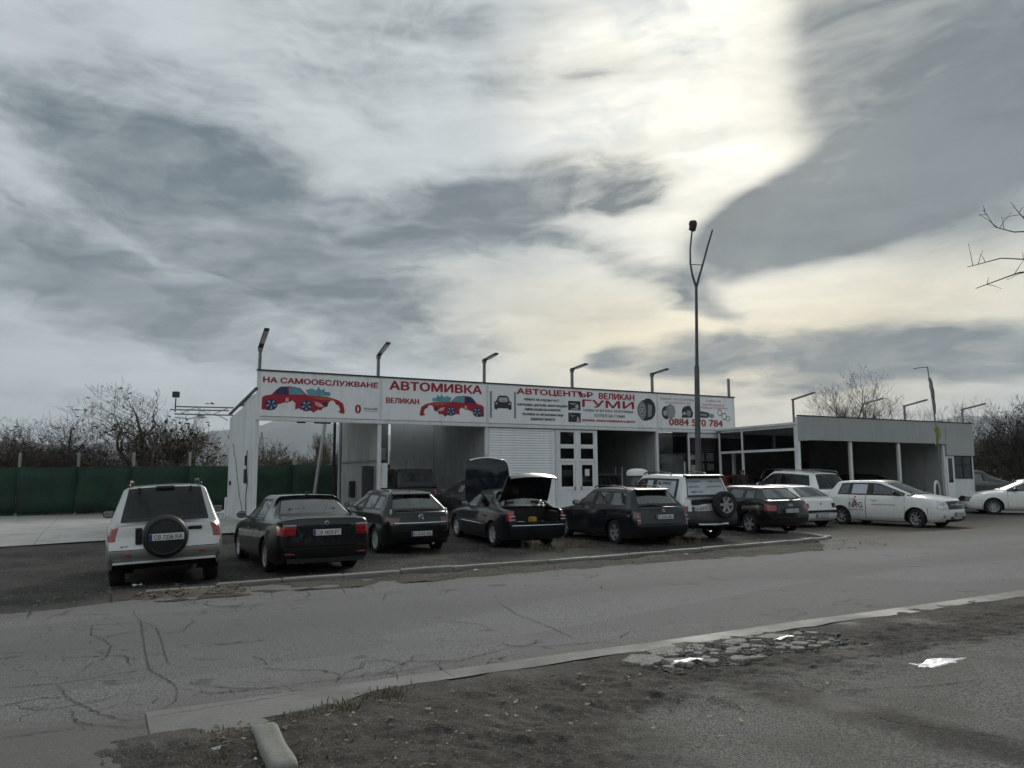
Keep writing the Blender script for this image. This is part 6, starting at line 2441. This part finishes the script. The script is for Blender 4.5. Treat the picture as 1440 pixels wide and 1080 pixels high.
for txt, z, w, h in (('АВ ЗАКАЗ', 1.56, .62, .09), ('Поръчки', 1.42, .56, .06), ('www.avzakaz', 1.32, .50, .045)):
    lettering(txt, w, h, lambda u, v: (-1.10 - u * -1.0 * 1 if False else -1.12 - u, K.sy(-1.1 - u, z + v) + .006, z + v), M_NAVY, paj, 'lettering', .015)
    lettering(txt, w, h, lambda u, v: (-1.12 + u, -K.sy(-1.1 + u, z + v) - .006, z + v), M_NAVY, paj, 'lettering', .015)
for txt, z, y, w in (('автосервиз', 1.60, .38, .42), ('гуми масла', 1.60, -.32, .46), ('ремонт', 1.46, .40, .34), ('диагностика', 1.46, -.25, .50), ('0884 570', 1.33, .36, .36)):
    lettering(txt, w, .055, lambda u, v: (K.rx(y - u, z + v) - .012, y - u, z + v), M_GREYINK, paj, 'lettering', .012)

# --- black premium hatchback
S = spec(HATCH, W=1.77, zR=1.42, zT1=1.375, xC=.94, xT1=-1.46, xG=-1.92, bulR=.10, rdR=[.08, -.01, -.05, -.02, .02, .08], zD=1.0, zG=1.03)
a3x, a3y = from_rear(7.92, 23.9, CAR_AZ + 1, S['wb'])
a3, K, pr = finish('hatchback_car', S, std(P_BLACK, tail_light=M_LAMPR), 'black hatchback beside the exposed spare wheel of the two-tone off-roader', 'car', (a3x, a3y, CAR_AZ + 1), ('five', M_RIMD, .215))
plate(a3, 'СВ 3270 КА', (K.rx(0, .70) - .02, 0, .70))
for k in range(4):
    mb = MB(); mb.lathe([(.022, -.004), (.028, -.007), (.033, -.003)], 14, 'X', (K.rx(0, .87) - .006, (k - 1.5) * .045, .865)); mb.build('badge_ring', M_CHROME, a3, True)
wiper(a3, (K.rx(0, 1.0) - .03, .0, 1.01), (K.rx(-.3, 1.05) - .03, -.34, 1.04))
strip(a3, 'bumper_crease', [(K.rx(y, .50) - .004, y, .50) for y in (-.7, -.4, 0, .4, .7)], .012, P_BLACK)

# --- white older hatchback
S = spec(HATCH, L=4.02, W=1.70, wb=2.58, fo=.78, R=.295, zR=1.385, zT1=1.34, zN=.70, zC=.95, zG=1.02, zD=.93, bF=.90, bR=.96, rw=.57, xT1=-1.20, xG=-1.80, xQ=-1.46, xQt=-1.12, xE=-1.0, xEt=-.92,
         tailcols=1, tailrows=(3,), bulR=.06, rdR=[.06, -.03, -.05, .0, .03, .06])
pgx, pgy = from_rear(9.85, 26.2, CAR_AZ + 1, S['wb'])
peu, K, pr = finish('hatchback_car', S, std(P_WHITE2, tail_light=M_LAMPD, rear_bumper=P_WHITE2), 'small older white hatchback behind the black hatchback, its tail toward the road', 'car', (pgx, pgy, CAR_AZ + 1), ('steel', M_RIMD, .18))
plate(peu, 'С 8214 НН', (K.rx(0, .42) - .02, 0, .42))
mb = MB(); mb.b2(K.rx(0, .56) - .02, K.rx(0, .56) + .02, -.70, .70, .53, .60); mb.build('bumper_strip', M_TRIM, peu)
mb = MB(); mb.box((K.rx(0, .80) - .006, 0, .80), (.012, .05, .07), 0, .01); mb.build('badge', M_TRIM, peu)

# --- large white luxury off-roader
S = spec(SUV, L=4.82, W=1.94, wb=2.915, fo=.85, R=.37, gc=.24, zN=.92, zC=1.13, zR=1.77, zT1=1.72, zG=1.14, zD=1.08, bF=1.08, bR=1.14, rw=.66, xC=.96, xT0=.22, xT1=-1.98, xG=-2.40, xB=-.28, xE=-1.10, xEt=-1.04,
         xQ=-2.10, xQt=-1.80, tailcols=1, tailrows=(3,), tail=.88, bulR=.10, Ra=.43, quarter=True)
gx, gy = from_rear(11.75, 30.1, CAR_AZ + 2, S['wb'])
gle, K, pr = finish('suv_car', S, std(P_WHITE2, back_window=G_DARK, quarter_window=G_DARK, rear_window=G_DARK, front_window=G_DARK), 'big white luxury off-roader with dark windows standing behind the small white hatchback', 'car', (gx, gy, CAR_AZ + 2), ('five', None, .26), mirror_mat=P_WHITE2)
plate(gle, 'СВ 1188 ТТ', (K.rx(0, .86) - .02, 0, .86))
roof_rails(K, gle, M_STEEL, y=.60, z=1.81)
strip(gle, 'tailgate_chrome', [(K.rx(y, .96) - .008, y, .96) for y in (-.4, 0, .4)], .012, M_CHROME)

# --- white lettered hatchback pulling out
S = spec(HATCH, L=4.06, W=1.73, wb=2.59, fo=.80, R=.31, gc=.19, zN=.88, zC=1.07, zR=1.53, zT1=1.50, zG=1.07, zD=1.0, bF=1.01, bR=1.04, rw=.61, xC=1.16, xT0=.14, xT1=-1.52, xG=-1.85, xB=-.22, xE=-1.00, xEt=-.96, xQ=-1.42, xQt=-1.32,
         headrows=(3, 4), headcols=1, grillrows=(3, 4), bulF=.14, nose=.80, rdF=[-.06, 0, .02, .0, -.03, -.09])
sx_, sy_ = 12.85, 26.45
san, K, pr = finish('hatchback_car', S, std(P_WHITE, windscreen=G_CAR, rear_window=M_LETGL), 'white hatchback with black NRG lettering on its doors, facing away from the row', 'car', (sx_, sy_, 145), ('seven', M_RIMD, .19), steer=R(-14), mirror_mat=M_TRIM)
for s in (-1, 1):
    pn = pr['rear_door' + ('R' if s < 0 else 'L')]
    for tx, dx in (('N', -.17), ('R', .0), ('G', .17)):
        lettering(tx, .155, .18, lambda u, v: (-.80 + dx * -s * -1 * 1 + (u if s < 0 else -u) if False else (-.72 + (dx + u) * (1 if s < 0 else -1)), s * (K.sy(-.72 + (dx + u) * (1 if s < 0 else -1), .70 + v) + .006), .70 + v), M_INK, pn, 'lettering', .03)
    mb = MB()
    poly = [(-.16, .86), (-.04, 1.0), (.03, .98), (-.04, .88), (.10, .70), (.03, .69), (-.08, .84)]
    vs = [(-.72 + u * (1 if s < 0 else -1), s * (K.sy(-.72 + u, z) + .008), z) for u, z in poly]
    mb.add(vs, [tuple(range(len(poly)))]); mb.build('logo_flash', M_RED, pn, fix=False)
    lettering('automotive', .52, .045, lambda u, v: (-.72 + u * (1 if s < 0 else -1), s * (K.sy(-.72 + u, .54 + v) + .006), .54 + v), M_INK, pn, 'lettering', .01)
    fd = pr['front_door' + ('R' if s < 0 else 'L')]
    lettering('www.nrg-service.bg', .80, .05, lambda u, v: (.25 + u * (1 if s < 0 else -1), s * (K.sy(.25 + u, .72 + v) + .006), .72 + v), M_INK, fd, 'lettering', .01)
plate(san, 'СВ 5512 МР', (K.fx(0, .45) + .02, 0, .45), rz=math.pi)
mb = MB(); mb.lathe([(0, .012), (.05, .010), (.06, 0)], 5, 'X', (K.fx(0, .74) + .006, 0, .74)); mb.build('badge', M_CHROME, san)
strip(san, 'grille_bar', [(K.fx(y, .74) + .008, y, .74) for y in (-.35, -.15, 0, .15, .35)], .010, M_CHROME)
mb = MB(); mb.b2(K.fx(0, .34) - .03, K.fx(0.3, .34) + .006, -.42, .42, .29, .38); mb.build('air_intake', M_TRIM, san)
for s in (1, -1):
    mb = MB(); mb.lathe([(0, .01), (.05, .008), (.06, 0)], 14, 'X', (K.fx(s * .66, .40) + .004, s * .66, .40)); mb.build('fog_lamp', M_LAMPG, san)

# --- white saloon at the edge of the picture
S = spec(SEDAN, L=4.63, W=1.81, wb=2.71, fo=.92, R=.325, zR=1.445, zT1=1.40, zN=.76, zC=.98, xC=.98, xT0=.10, xT1=-1.15, xG=-1.68, bulF=.15, nose=.78, headcols=1)
meg, K, pr = finish('saloon_car', S, std(P_WHITE2), 'white saloon half out of the picture beside the small booth', 'car', (21.25, 32.2, -72), ('ten', M_RIMD, .21), mirror_mat=M_TRIM)
# --- dark grey coupe-like off-roader behind it
S = spec(SUV, L=4.88, W=1.98, wb=2.93, fo=.86, R=.37, gc=.22, zN=.88, zC=1.10, zR=1.68, zT1=1.56, zG=1.22, zD=1.14, bF=1.06, bR=1.16, rw=.66, xC=.95, xT0=.22, xT1=-1.15, xG=-1.98, xB=-.28, xE=-1.10, xEt=-1.0, xQ=-1.45, xQt=-1.15, quarter=False, Ra=.43)
x6, K, pr = finish('suv_car', S, std(P_GREY), 'dark grey sloping-roofed off-roader just past the booth, behind the white saloon', 'car', (21.9, 38.2, -66), ('five', M_RIMD, .26))
for s in (1, -1):
    strip(x6, 'window_chrome', [(.5, s * (K.sy(.5, 1.08) + .006), 1.09), (-.4, s * (K.sy(-.4, 1.1) + .006), 1.12), (-1.2, s * (K.sy(-1.2, 1.13) + .006), 1.15)], .010, M_CHROME)
# --- dark car half hidden behind the raised bonnet
S = spec(HATCH, sub=2, zR=1.50, zT1=1.46)
hx, hy = from_rear(-.75, 25.4, CAR_AZ, S['wb'])
finish('hatchback_car', S, std(P_BLACK), 'dark car almost hidden behind the raised bonnet, in front of the roller shutter', 'car', (hx, hy, CAR_AZ), ('five', M_RIMD, .2))

# --- cars standing inside the two buildings
S = spec(SUV, sub=2, zR=1.70)
def in_low(x, y): p = low.matrix_basis @ Vector((x, y, 0)); return p.x, p.y
wx, wy = in_low(4.0, 3.6)
finish('suv_car', S, std(P_WHITE2), 'white off-roader parked in the shade of the low building, behind the lettered hatchback', 'car', (wx, wy, 65), ('five', M_RIMD, .24), 'cars inside the buildings')
wx, wy = in_low(7.3, 2.6)
finish('hatchback_car', spec(HATCH, sub=2), std(P_BLACK), 'dark car inside the low building next to the booth, mostly hidden', 'car', (wx, wy, 120), ('five', M_RIMD, .2), 'cars inside the buildings')
wx, wy = in_low(1.3, 4.6)
finish('hatchback_car', spec(HATCH, sub=2), std(P_RED), 'dull red car inside the low building, glimpsed above the white luxury off-roader', 'car', (wx, wy, 75), ('five', M_RIMD, .2), 'cars inside the buildings')
p = on_building(6.05, 3.0, 0)
bk, K, pr = finish('suv_car', spec(SUV, sub=2, zR=1.86, zT1=1.84, rw=.74, rail=.06, zC=1.22, bF=1.16, bR=1.18, zN=1.1), std(P_BLACK, back_window=G_DARK, quarter_window=G_DARK), 'boxy black off-roader standing inside the second wash bay', 'car', (p.x, p.y, -28), ('five', M_RIMD, .24), 'cars inside the buildings')
mb = MB(); mb.tube([(.6, -.6, 1.8), (.55, -.6, 2.25)], .012, 5); mb.build('antenna', M_TRIM, bk)


# ------------------------------------------------------------------ person by the corner of the low building
def person(loc, rz):
    r = empty('person', loc, rz, 'person in dark clothes standing beside the framed flank of the low building', 'person')
    J = {'pelvis': (0, 0, .98), 'chest': (0, 0, 1.30), 'neck': (0, 0, 1.50), 'head0': (.01, 0, 1.58), 'head': (.02, 0, 1.72),
         'shl': (0, .19, 1.44), 'ell': (.02, .25, 1.16), 'wrl': (.10, .24, .92), 'hal': (.13, .23, .83), 'shr': (0, -.19, 1.44), 'elr': (.02, -.25, 1.16), 'wrr': (.12, -.22, .94), 'har': (.15, -.20, .85),
         'hil': (0, .10, .92), 'knl': (.03, .11, .50), 'anl': (-.01, .12, .09), 'tol': (.16, .13, .03), 'hir': (0, -.10, .92), 'knr': (.03, -.11, .50), 'anr': (-.01, -.12, .09), 'tor': (.16, -.13, .03)}
    rad = {'pelvis': .15, 'chest': .17, 'neck': .065, 'head0': .08, 'head': .10, 'shl': .08, 'shr': .08, 'ell': .055, 'elr': .055, 'wrl': .04, 'wrr': .04, 'hal': .045, 'har': .045,
           'hil': .11, 'hir': .11, 'knl': .075, 'knr': .075, 'anl': .05, 'anr': .05, 'tol': .04, 'tor': .04}
    E_ = [('pelvis', 'chest'), ('chest', 'neck'), ('neck', 'head0'), ('head0', 'head'), ('chest', 'shl'), ('shl', 'ell'), ('ell', 'wrl'), ('wrl', 'hal'), ('chest', 'shr'), ('shr', 'elr'), ('elr', 'wrr'), ('wrr', 'har'),
          ('pelvis', 'hil'), ('hil', 'knl'), ('knl', 'anl'), ('anl', 'tol'), ('pelvis', 'hir'), ('hir', 'knr'), ('knr', 'anr'), ('anr', 'tor')]
    k = list(J)
    me = bpy.data.meshes.new('body')
    me.from_pydata([J[q] for q in k], [(k.index(a), k.index(b)) for a, b in E_], [])
    o = bpy.data.objects.new('body', me); link(o, r)
    o.modifiers.new('skin', 'SKIN'); o.modifiers.new('sub', 'SUBSURF').levels = 2
    for i, q in enumerate(k):
        me.skin_vertices[0].data[i].radius = (rad[q], rad[q])
        me.skin_vertices[0].data[i].use_root = (q == 'pelvis')
    bpy.context.view_layer.update()
    dg = bpy.context.evaluated_depsgraph_get()
    m2 = bpy.data.meshes.new_from_object(o.evaluated_get(dg))
    o.modifiers.clear(); o.data = m2
    skin = simple('skin', (.30, .19, .14), .6, var=.08)
    for m in (simple('dark_jacket', (.012, .012, .014), .85, var=.3), simple('dark_trousers', (.016, .017, .022), .9, var=.3), skin, simple('dark_hair', (.012, .010, .008), .7, var=.3)):
        m2.materials.append(m)
    for p_ in m2.polygons:
        c = p_.center
        p_.material_index = 3 if c.z > 1.74 or (c.z > 1.60 and c.x < -.01) else 2 if c.z > 1.53 or (c.z < .90 and c.z > .76 and abs(c.y) > .16) else 1 if c.z < .96 else 0
        p_.use_smooth = True
    mb = MB(); mb.prism([(.10, 1.69), (.135, 1.655), (.10, 1.65)], -.015, .015, 'XZ'); mb.build('nose', skin, r)
    for s in (1, -1):
        mb = MB(); mb.lathe([(0, -.006), (.012, 0), (0, .006)], 8, 'X', (.108, s * .035, 1.70)); mb.build('eye', M_INK, r)
        mb = MB(); mb.lathe([(0, -.01), (.025, 0), (0, .01)], 8, 'Y', (.01, s * .105, 1.68)); mb.build('ear', skin, r)
    return r


person((9.72, 32.6, float(land(9.72, 32.6))), R(100))

# ------------------------------------------------------------------ winter trees
M_BARK = simple('bark', (.055, .046, .038), .95, var=.35, scale=5, bump=.4)
M_TWIG = simple('twig', (.050, .040, .033), .95, var=.3, scale=5)
M_TWIG2 = simple('twig_olive', (.075, .068, .040), .95, var=.35, scale=3)
M_OLDLEAF = simple('old_leaf', (.060, .038, .022), .9, var=.5, scale=2)
M_EVER = simple('evergreen_leaf', (.030, .036, .018), .8, var=.5, scale=1.5)


def grow_tree(seed, height, trunk_h, levels=5, spread=1.0, stems=1, r0=.12, kids=(2, 4), up=.25, wob=.28, ratio=.68, leaf=.0, leaf_s=.05):
    rnd = random.Random(seed)
    thick, thin, leaves = MB(), MB(), MB()

    def rv():
        return Vector((rnd.gauss(0, 1), rnd.gauss(0, 1), rnd.gauss(0, 1)))

    def twig(pts, rad):
        k = len(thin.v)
        for i, q in enumerate(pts):
            r_ = rad[i]
            thin.v += [(q.x + r_, q.y, q.z), (q.x - .5 * r_, q.y + .87 * r_, q.z), (q.x - .5 * r_, q.y - .87 * r_, q.z + .3 * r_)]
        for i in range(len(pts) - 1):
            a = k + 3 * i
            thin.f += [(a, a + 1, a + 4, a + 3), (a + 1, a + 2, a + 5, a + 4), (a + 2, a, a + 3, a + 5)]
            thin.mi += [0, 0, 0]

    def limb(p, d, L, r, lev):
        n = 4 if lev <= 1 else 3 if lev <= 3 else 2
        pts, rad = [p.copy()], [r]
        d = d.normalized()
        for k in range(n):
            d = (d + rv() * wob * .45 + Vector((0, 0, up * .35 if lev > 0 else .05))).normalized()
            p = p + d * (L / n)
            pts.append(p.copy()); rad.append(r * (1 - .55 * (k + 1) / n))
        if lev <= 1:
            thick.tube(pts, rad, 7 if lev == 0 else 5, False)
        else:
            twig(pts, rad)
        if lev >= levels:
            if leaf and rnd.random() < leaf:
                for _ in range(rnd.randint(1, 3)):
                    c = pts[rnd.randint(1, len(pts) - 1)] + rv() * .05
                    a, b = rv().normalized() * leaf_s * rnd.uniform(.6, 1.3), rv().normalized() * leaf_s * rnd.uniform(.5, 1.0)
                    leaves.add([c - a, c + b * .6, c + a, c - b * .6], [(0, 1, 2, 3)])
            return
        nk = rnd.randint(*kids) + (1 if lev == 0 else 0)
        for k in range(nk):
            t = .35 + .65 * (k + rnd.random()) / nk if lev > 0 else .55 + .45 * (k + rnd.random()) / nk
            i = min(n - 1, int(t * n)); f = t * n - i
            q = pts[i].lerp(pts[i + 1], min(1, f))
            side = rv(); side = (side - d * side.dot(d)).normalized()
            nd = (d * rnd.uniform(.5, .95) + side * rnd.uniform(.5, 1.0) * spread + Vector((0, 0, up * .4))).normalized()
            limb(q, nd, L * ratio * rnd.uniform(.75, 1.2), max(.004, rad[i] * .62), lev + 1)
        limb(pts[-1], (d + rv() * .2).normalized(), L * ratio * .95, max(.004, rad[-1] * .9), lev + 1)

    for s in range(stems):
        d = Vector((rnd.uniform(-.5, .5), rnd.uniform(-.5, .5), 1)) if stems > 1 else Vector((rnd.uniform(-.12, .12), rnd.uniform(-.1, .1), 1))
        limb(Vector((rnd.uniform(-.2, .2), rnd.uniform(-.2, .2), -.2)) if stems > 1 else Vector((0, 0, -.2)), d, trunk_h * (rnd.uniform(.7, 1.1) if stems > 1 else 1), r0, 0)
    zs = [v[2] for v in thin.v] or [1]
    k = height / max(zs)
    for m in (thick, thin, leaves):
        m.v = [(v[0] * k, v[1] * k, v[2] * k) for v in m.v]
    return thick, thin, leaves


def plant(name, x, y, label, cat, seed, height, group=None, twig=None, leafm=None, sx=1.0, **kw):
    a, b, c = grow_tree(seed, height, **kw)
    r = empty(name, (x, y, float(land(x, y))), random.Random(seed).random() * 6.28)
    r.scale = (sx, sx, 1)
    tag(r, label, cat, group)
    a.build('trunk', M_BARK, r, True, fix=False)
    b.build('crown', twig or M_TWIG, r, False, fix=False)
    if c.v:
        o = c.build('leaves', leafm or M_OLDLEAF, r, False, fix=False)
        o['kind'] = 'stuff'
    return r


BG = 'bare trees and thickets behind the green fence'
def at_px(px, Y):            # lateral position of a plant seen along a given bearing
    return (px - 720) / 1081.0 * Y


left_plants = [
    # bearing, distance, height, kind, words
    (206, 37.5, 6.7, 'tree', 'widest bare tree behind the fence, its crown above the silver off-roader'),
    (135, 38.5, 5.4, 'tree', 'leaning bare tree with a low spreading crown behind the fence'),
    (92, 40.0, 3.8, 'bush', 'tangled leafless thicket behind the fence, under the leaning tree'),
    (44, 38.0, 4.2, 'bush', 'tangled bare thicket behind the fence, second from the picture edge'),
    (6, 39.0, 4.2, 'bush', 'tall bare thicket behind the fence at the picture edge'),
    (268, 41.0, 5.0, 'bush', 'bare thicket behind the fence under the floodlight boom'),
    (312, 43.0, 4.8, 'poplar', 'slim upright bare tree close to the white end wall'),
    (175, 42.0, 3.4, 'bush', 'low brown thicket between the two bare trees behind the fence'),
    (235, 40.0, 3.0, 'bush', 'low brown thicket behind the fence below the widest bare tree'),
    (22, 36.5, 2.9, 'bush', 'knee-deep bare scrub right behind the fence, second from the picture edge, before the tall thicket'),
    (66, 37.0, 3.0, 'bush', 'low bare scrub behind the fence between two thickets'),
    (118, 36.5, 2.9, 'bush', 'low bare scrub right behind the fence under the leaning tree trunk'),
    (158, 37.0, 3.0, 'bush', 'low bare scrub at the foot of the leaning tree'),
    (292, 37.5, 3.1, 'bush', 'low bare scrub behind the fence near the white end wall'),
    (248, 36.8, 2.8, 'bush', 'low bare scrub behind the fence, next to the widest tree trunk'),
    (372, 46.0, 3.6, 'bush', 'thicket seen through the open wash bay, nearest the end wall'),
    (400, 48.0, 4.0, 'bush', 'thicket seen through the middle of the open wash bay'),
    (428, 50.0, 3.5, 'bush', 'low thicket seen through the open wash bay'),
    (455, 47.0, 4.4, 'poplar', 'slim bare tree seen through the open wash bay'),
    (480, 50.0, 4.2, 'bush', 'bare thicket behind the slanted prop of the wash bay'),
]
for i, (px, Y, h, kind, words) in enumerate(left_plants):
    x = at_px(px, Y)
    if kind == 'tree':
        plant('bare_tree', x, Y, words, 'tree', 11 + i * 3, h, BG, trunk_h=1.5, levels=6, spread=1.35, r0=.19, kids=(2, 3), up=.12, ratio=.74, leaf=.06, leaf_s=.05, sx=1.75)
    elif kind == 'poplar':
        plant('bare_tree', x, Y, words, 'tree', 71 + i, h, BG, trunk_h=1.5, levels=5, spread=.5, r0=.08, kids=(2, 4), up=.6, ratio=.70, leaf=.10, leaf_s=.05, twig=M_TWIG2)
    else:
        plant('thicket', x, Y, words, 'bush', 41 + i * 7, h, BG, trunk_h=1.1, levels=5, spread=.9, stems=4 if h < 3.2 else 5, r0=.06, kids=(2, 3), up=.3, ratio=.72, leaf=.08, leaf_s=.06, twig=M_TWIG2 if i % 2 else M_TWIG, sx=1.4)

RG = 'bare trees behind the low building'
plant('bare_tree', at_px(1216, 56), 56, 'large bare tree with rounded crown rising behind the low grey building', 'tree', 203, 9.0, RG, trunk_h=2.4, levels=6, spread=.85, r0=.24, kids=(2, 3), up=.35, ratio=.73, leaf=.06, leaf_s=.045, sx=1.45)
plant('bare_tree', at_px(1320, 60), 60, 'small bare tree behind the low building, by the leaning flag pole', 'tree', 207, 7.4, RG, trunk_h=2.2, levels=5, spread=.7, r0=.12, kids=(2, 3), up=.4, ratio=.72, leaf=.05)
plant('bare_tree', at_px(1356, 60), 60, 'small bare tree behind the booth end of the low building', 'tree', 212, 7.6, RG, trunk_h=2.2, levels=5, spread=.7, r0=.12, kids=(2, 3), up=.4, ratio=.72, leaf=.05)

SG = 'dark overgrown thickets past the booth'
for i, (px, Y, h, words) in enumerate(((1442, 42, 5.6, 'tall dark thicket at the picture edge above the white saloon'), (1416, 43, 4.9, 'dark brown thicket behind the sloping-roofed off-roader'),
                                       (1392, 46, 3.9, 'lower thicket just past the booth wall'), (1475, 41, 6.2, 'dark thicket cut by the picture edge'), (1430, 40, 3.6, 'low dense thicket right behind the white saloon'))):
    plant('thicket', at_px(px, Y), Y, words, 'bush', 301 + i * 5, h, SG, leafm=M_EVER, trunk_h=1.2, levels=5, spread=.9, stems=6, r0=.07, kids=(2, 3), up=.25, ratio=.72, leaf=.15, leaf_s=.05, sx=1.2)


# branch of a roadside tree reaching in from outside the frame
def roadside_tree():
    r = empty('roadside_tree', (9.95, 9.8, float(land(9.95, 9.8)) - .18))
    tag(r, 'bare roadside tree whose thin branches reach into the top corner of the picture', 'tree')
    mb = MB()
    mb.tube([(0, 0, -.1), (.05, .05, 1.6), (-.05, .1, 3.2), (.1, .1, 4.6), (.05, .0, 6.2)], [.17, .15, .12, .09, .05], 10)
    mb.build('trunk', M_BARK, r, True, fix=False)
    tw = MB()
    rnd = random.Random(77)
    main = [(-.02, .1, 3.3), (-1.2, .0, 4.0), (-2.2, -.1, 4.35), (-2.9, -.15, 4.42), (-3.45, -.2, 4.36), (-4.05, -.25, 4.14)]
    tw.tube(main, [.05, .032, .021, .014, .010, .005], 6, False)
    second = [(-2.2, -.1, 4.35), (-2.85, -.05, 4.75), (-3.02, .0, 4.95), (-3.18, .05, 5.2), (-3.27, .05, 5.32)]
    tw.tube(second, [.017, .012, .010, .007, .003], 5, False)
    third = [(-2.9, -.15, 4.42), (-3.2, -.1, 4.56), (-3.6, -.1, 4.58), (-4.05, -.1, 4.46)]
    tw.tube(third, [.011, .009, .007, .004], 4, False)
    fourth = [(-3.02, 0, 4.98), (-3.3, .05, 4.98), (-3.55, .05, 5.05), (-3.68, .05, 5.28)]
    tw.tube(fourth, [.009, .008, .006, .004], 4, False)
    tw.tube([(-.0, .1, 3.3), (-1.3, .2, 3.5), (-2.4, .2, 3.62), (-2.98, .2, 3.72)], [.05, .03, .016, .006], 5, False)
    tw.tube([(0, .1, 4.6), (-.9, .1, 5.6), (-1.6, .0, 6.4), (-2.2, .0, 7.0)], [.05, .035, .02, .008], 5, False)
    tw.tube([(0, .1, 4.8), (.9, .1, 5.8), (1.5, .0, 6.9)], [.05, .03, .01], 5, False)
    for line in (main, second, third, fourth):
        for (p, q) in zip(line[1:-1], line[2:]):
            p, q = Vector(p), Vector(q)
            for _ in range(3):
                t = rnd.random(); s = p.lerp(q, t)
                d = Vector((rnd.uniform(-.5, .3), rnd.uniform(-.3, .3), rnd.uniform(-.25, .6))).normalized() * rnd.uniform(.08, .30)
                tw.tube([s, s + d * .5 + Vector((0, 0, .01)), s + d], [.005, .004, .002], 3, False)
                tw.tube([s + d, s + d * 1.06], [.006, .003], 4, False)
    tw.build('crown', M_TWIG, r, False, fix=False)


roadside_tree()


# ------------------------------------------------------------------ far mountain, pylon and the air between
def mountain():
    azs = np.radians(np.linspace(-60, 60, 181))
    vs, fs = [], []
    rows = [(3800, 0), (4100, .22), (4450, .55), (4750, .85), (5000, 1.0), (5800, .5)]
    def ridge(az):
        d = math.degrees(az)
        h = 205 + 175 * math.exp(-((d + 15.2) / 7.0) ** 2) + 160 * math.exp(-((d - 34) / 12) ** 2) + 10 * math.sin(d * 1.1) + 5 * math.sin(d * 2.9 + 1)
        return h
    for (rr, k) in rows:
        for a in azs:
            e = 1 + .10 * math.sin(math.degrees(a) * .9 + rr * .003) * (k < 1)
            vs.append((rr * math.sin(a), rr * math.cos(a), ridge(a) * k * e - 2))
    n = len(azs)
    for j in range(len(rows) - 1):
        for i in range(n - 1):
            fs.append((j * n + i, j * n + i + 1, (j + 1) * n + i + 1, (j + 1) * n + i))
    o = mesh_obj('mountain', vs, fs, simple('mountain_forest', (.055, .06, .055), .95, var=.35, scale=.004), None, True)
    o['kind'] = 'structure'


mountain()

py = empty('pylon', (-83, 255, 0))
tag(py, 'thin lattice power pylon far off, seen through the open wash bay', 'pylon')
mb = MB()
for sx, sy in ((-1, -1), (1, -1), (1, 1), (-1, 1)):
    mb.tube([(sx * 1.6, sy * 1.6, 0), (sx * .5, sy * .5, 14), (sx * .12, sy * .12, 17.5)], .09, 4)
for z in np.arange(1, 14, 1.6):
    w = 1.6 - 1.1 * z / 14; w2 = 1.6 - 1.1 * (z + 1.6) / 14
    mb.tube([(-w, -w, z), (w2, -w2, z + 1.6)], .05, 3); mb.tube([(w, -w, z), (-w2, -w2, z + 1.6)], .05, 3)
mb.build('tower', M_STEEL, py)
for z in (11.5, 13.6, 15.5):
    MB().tube([(-2.4, 0, z), (2.4, 0, z)], .09, 4).build('crossarm', M_STEEL, py)

hz = MB(); hz.b2(-15000, 15000, -15000, 15000, -8, 440)
m = bpy.data.materials.new('haze_air'); m.use_nodes = True
t = m.node_tree; t.nodes.clear()
pv = t.nodes.new('ShaderNodeVolumePrincipled')
pv.inputs['Color'].default_value = (.74, .81, .90, 1)
pv.inputs['Density'].default_value = 1.3e-4
pv.inputs['Anisotropy'].default_value = .2
om = t.nodes.new('ShaderNodeOutputMaterial')
t.links.new(pv.outputs[0], om.inputs['Volume'])
HAZE = hz.build('haze', m, None)
HAZE['kind'] = 'stuff'


# unseen belt of dark trees behind the camera, added to darken car reflections
def unseen_tree_belt():
    rs = np.random.RandomState(9)
    n = 12000
    a = rs.uniform(-55, 60, n); q = 55 + rs.normal(0, 2.2, n)
    X, Y = to_xy(a, q)
    top = 11.5 + 4.0 * fbm(a, q * 0, .12, 3, 1) + 2.0 * fbm(a, q * 0, .6, 2, 5)
    Z = top * rs.rand(n) ** .8
    s = rs.uniform(.35, .8, n)
    th = rs.rand(n, 3) * 6.28
    u = np.stack([np.cos(th[:, 0]), np.sin(th[:, 0]), .5 * np.sin(th[:, 1])], -1) * s[:, None]
    w = np.stack([-np.sin(th[:, 0]) * .3, np.cos(th[:, 0]) * .3, np.cos(th[:, 2])], -1) * s[:, None]
    c = np.stack([X, Y, Z + land(X, Y)], -1)
    v = np.stack([c - u, c - w * .7, c + u, c + w * .7], 1).reshape(-1, 3)
    f = np.arange(n * 4).reshape(-1, 4)
    o = mesh_obj('unseen_treeline', v.tolist(), f.tolist(), M_EVER, None)
    o['kind'] = 'stuff'


unseen_tree_belt()
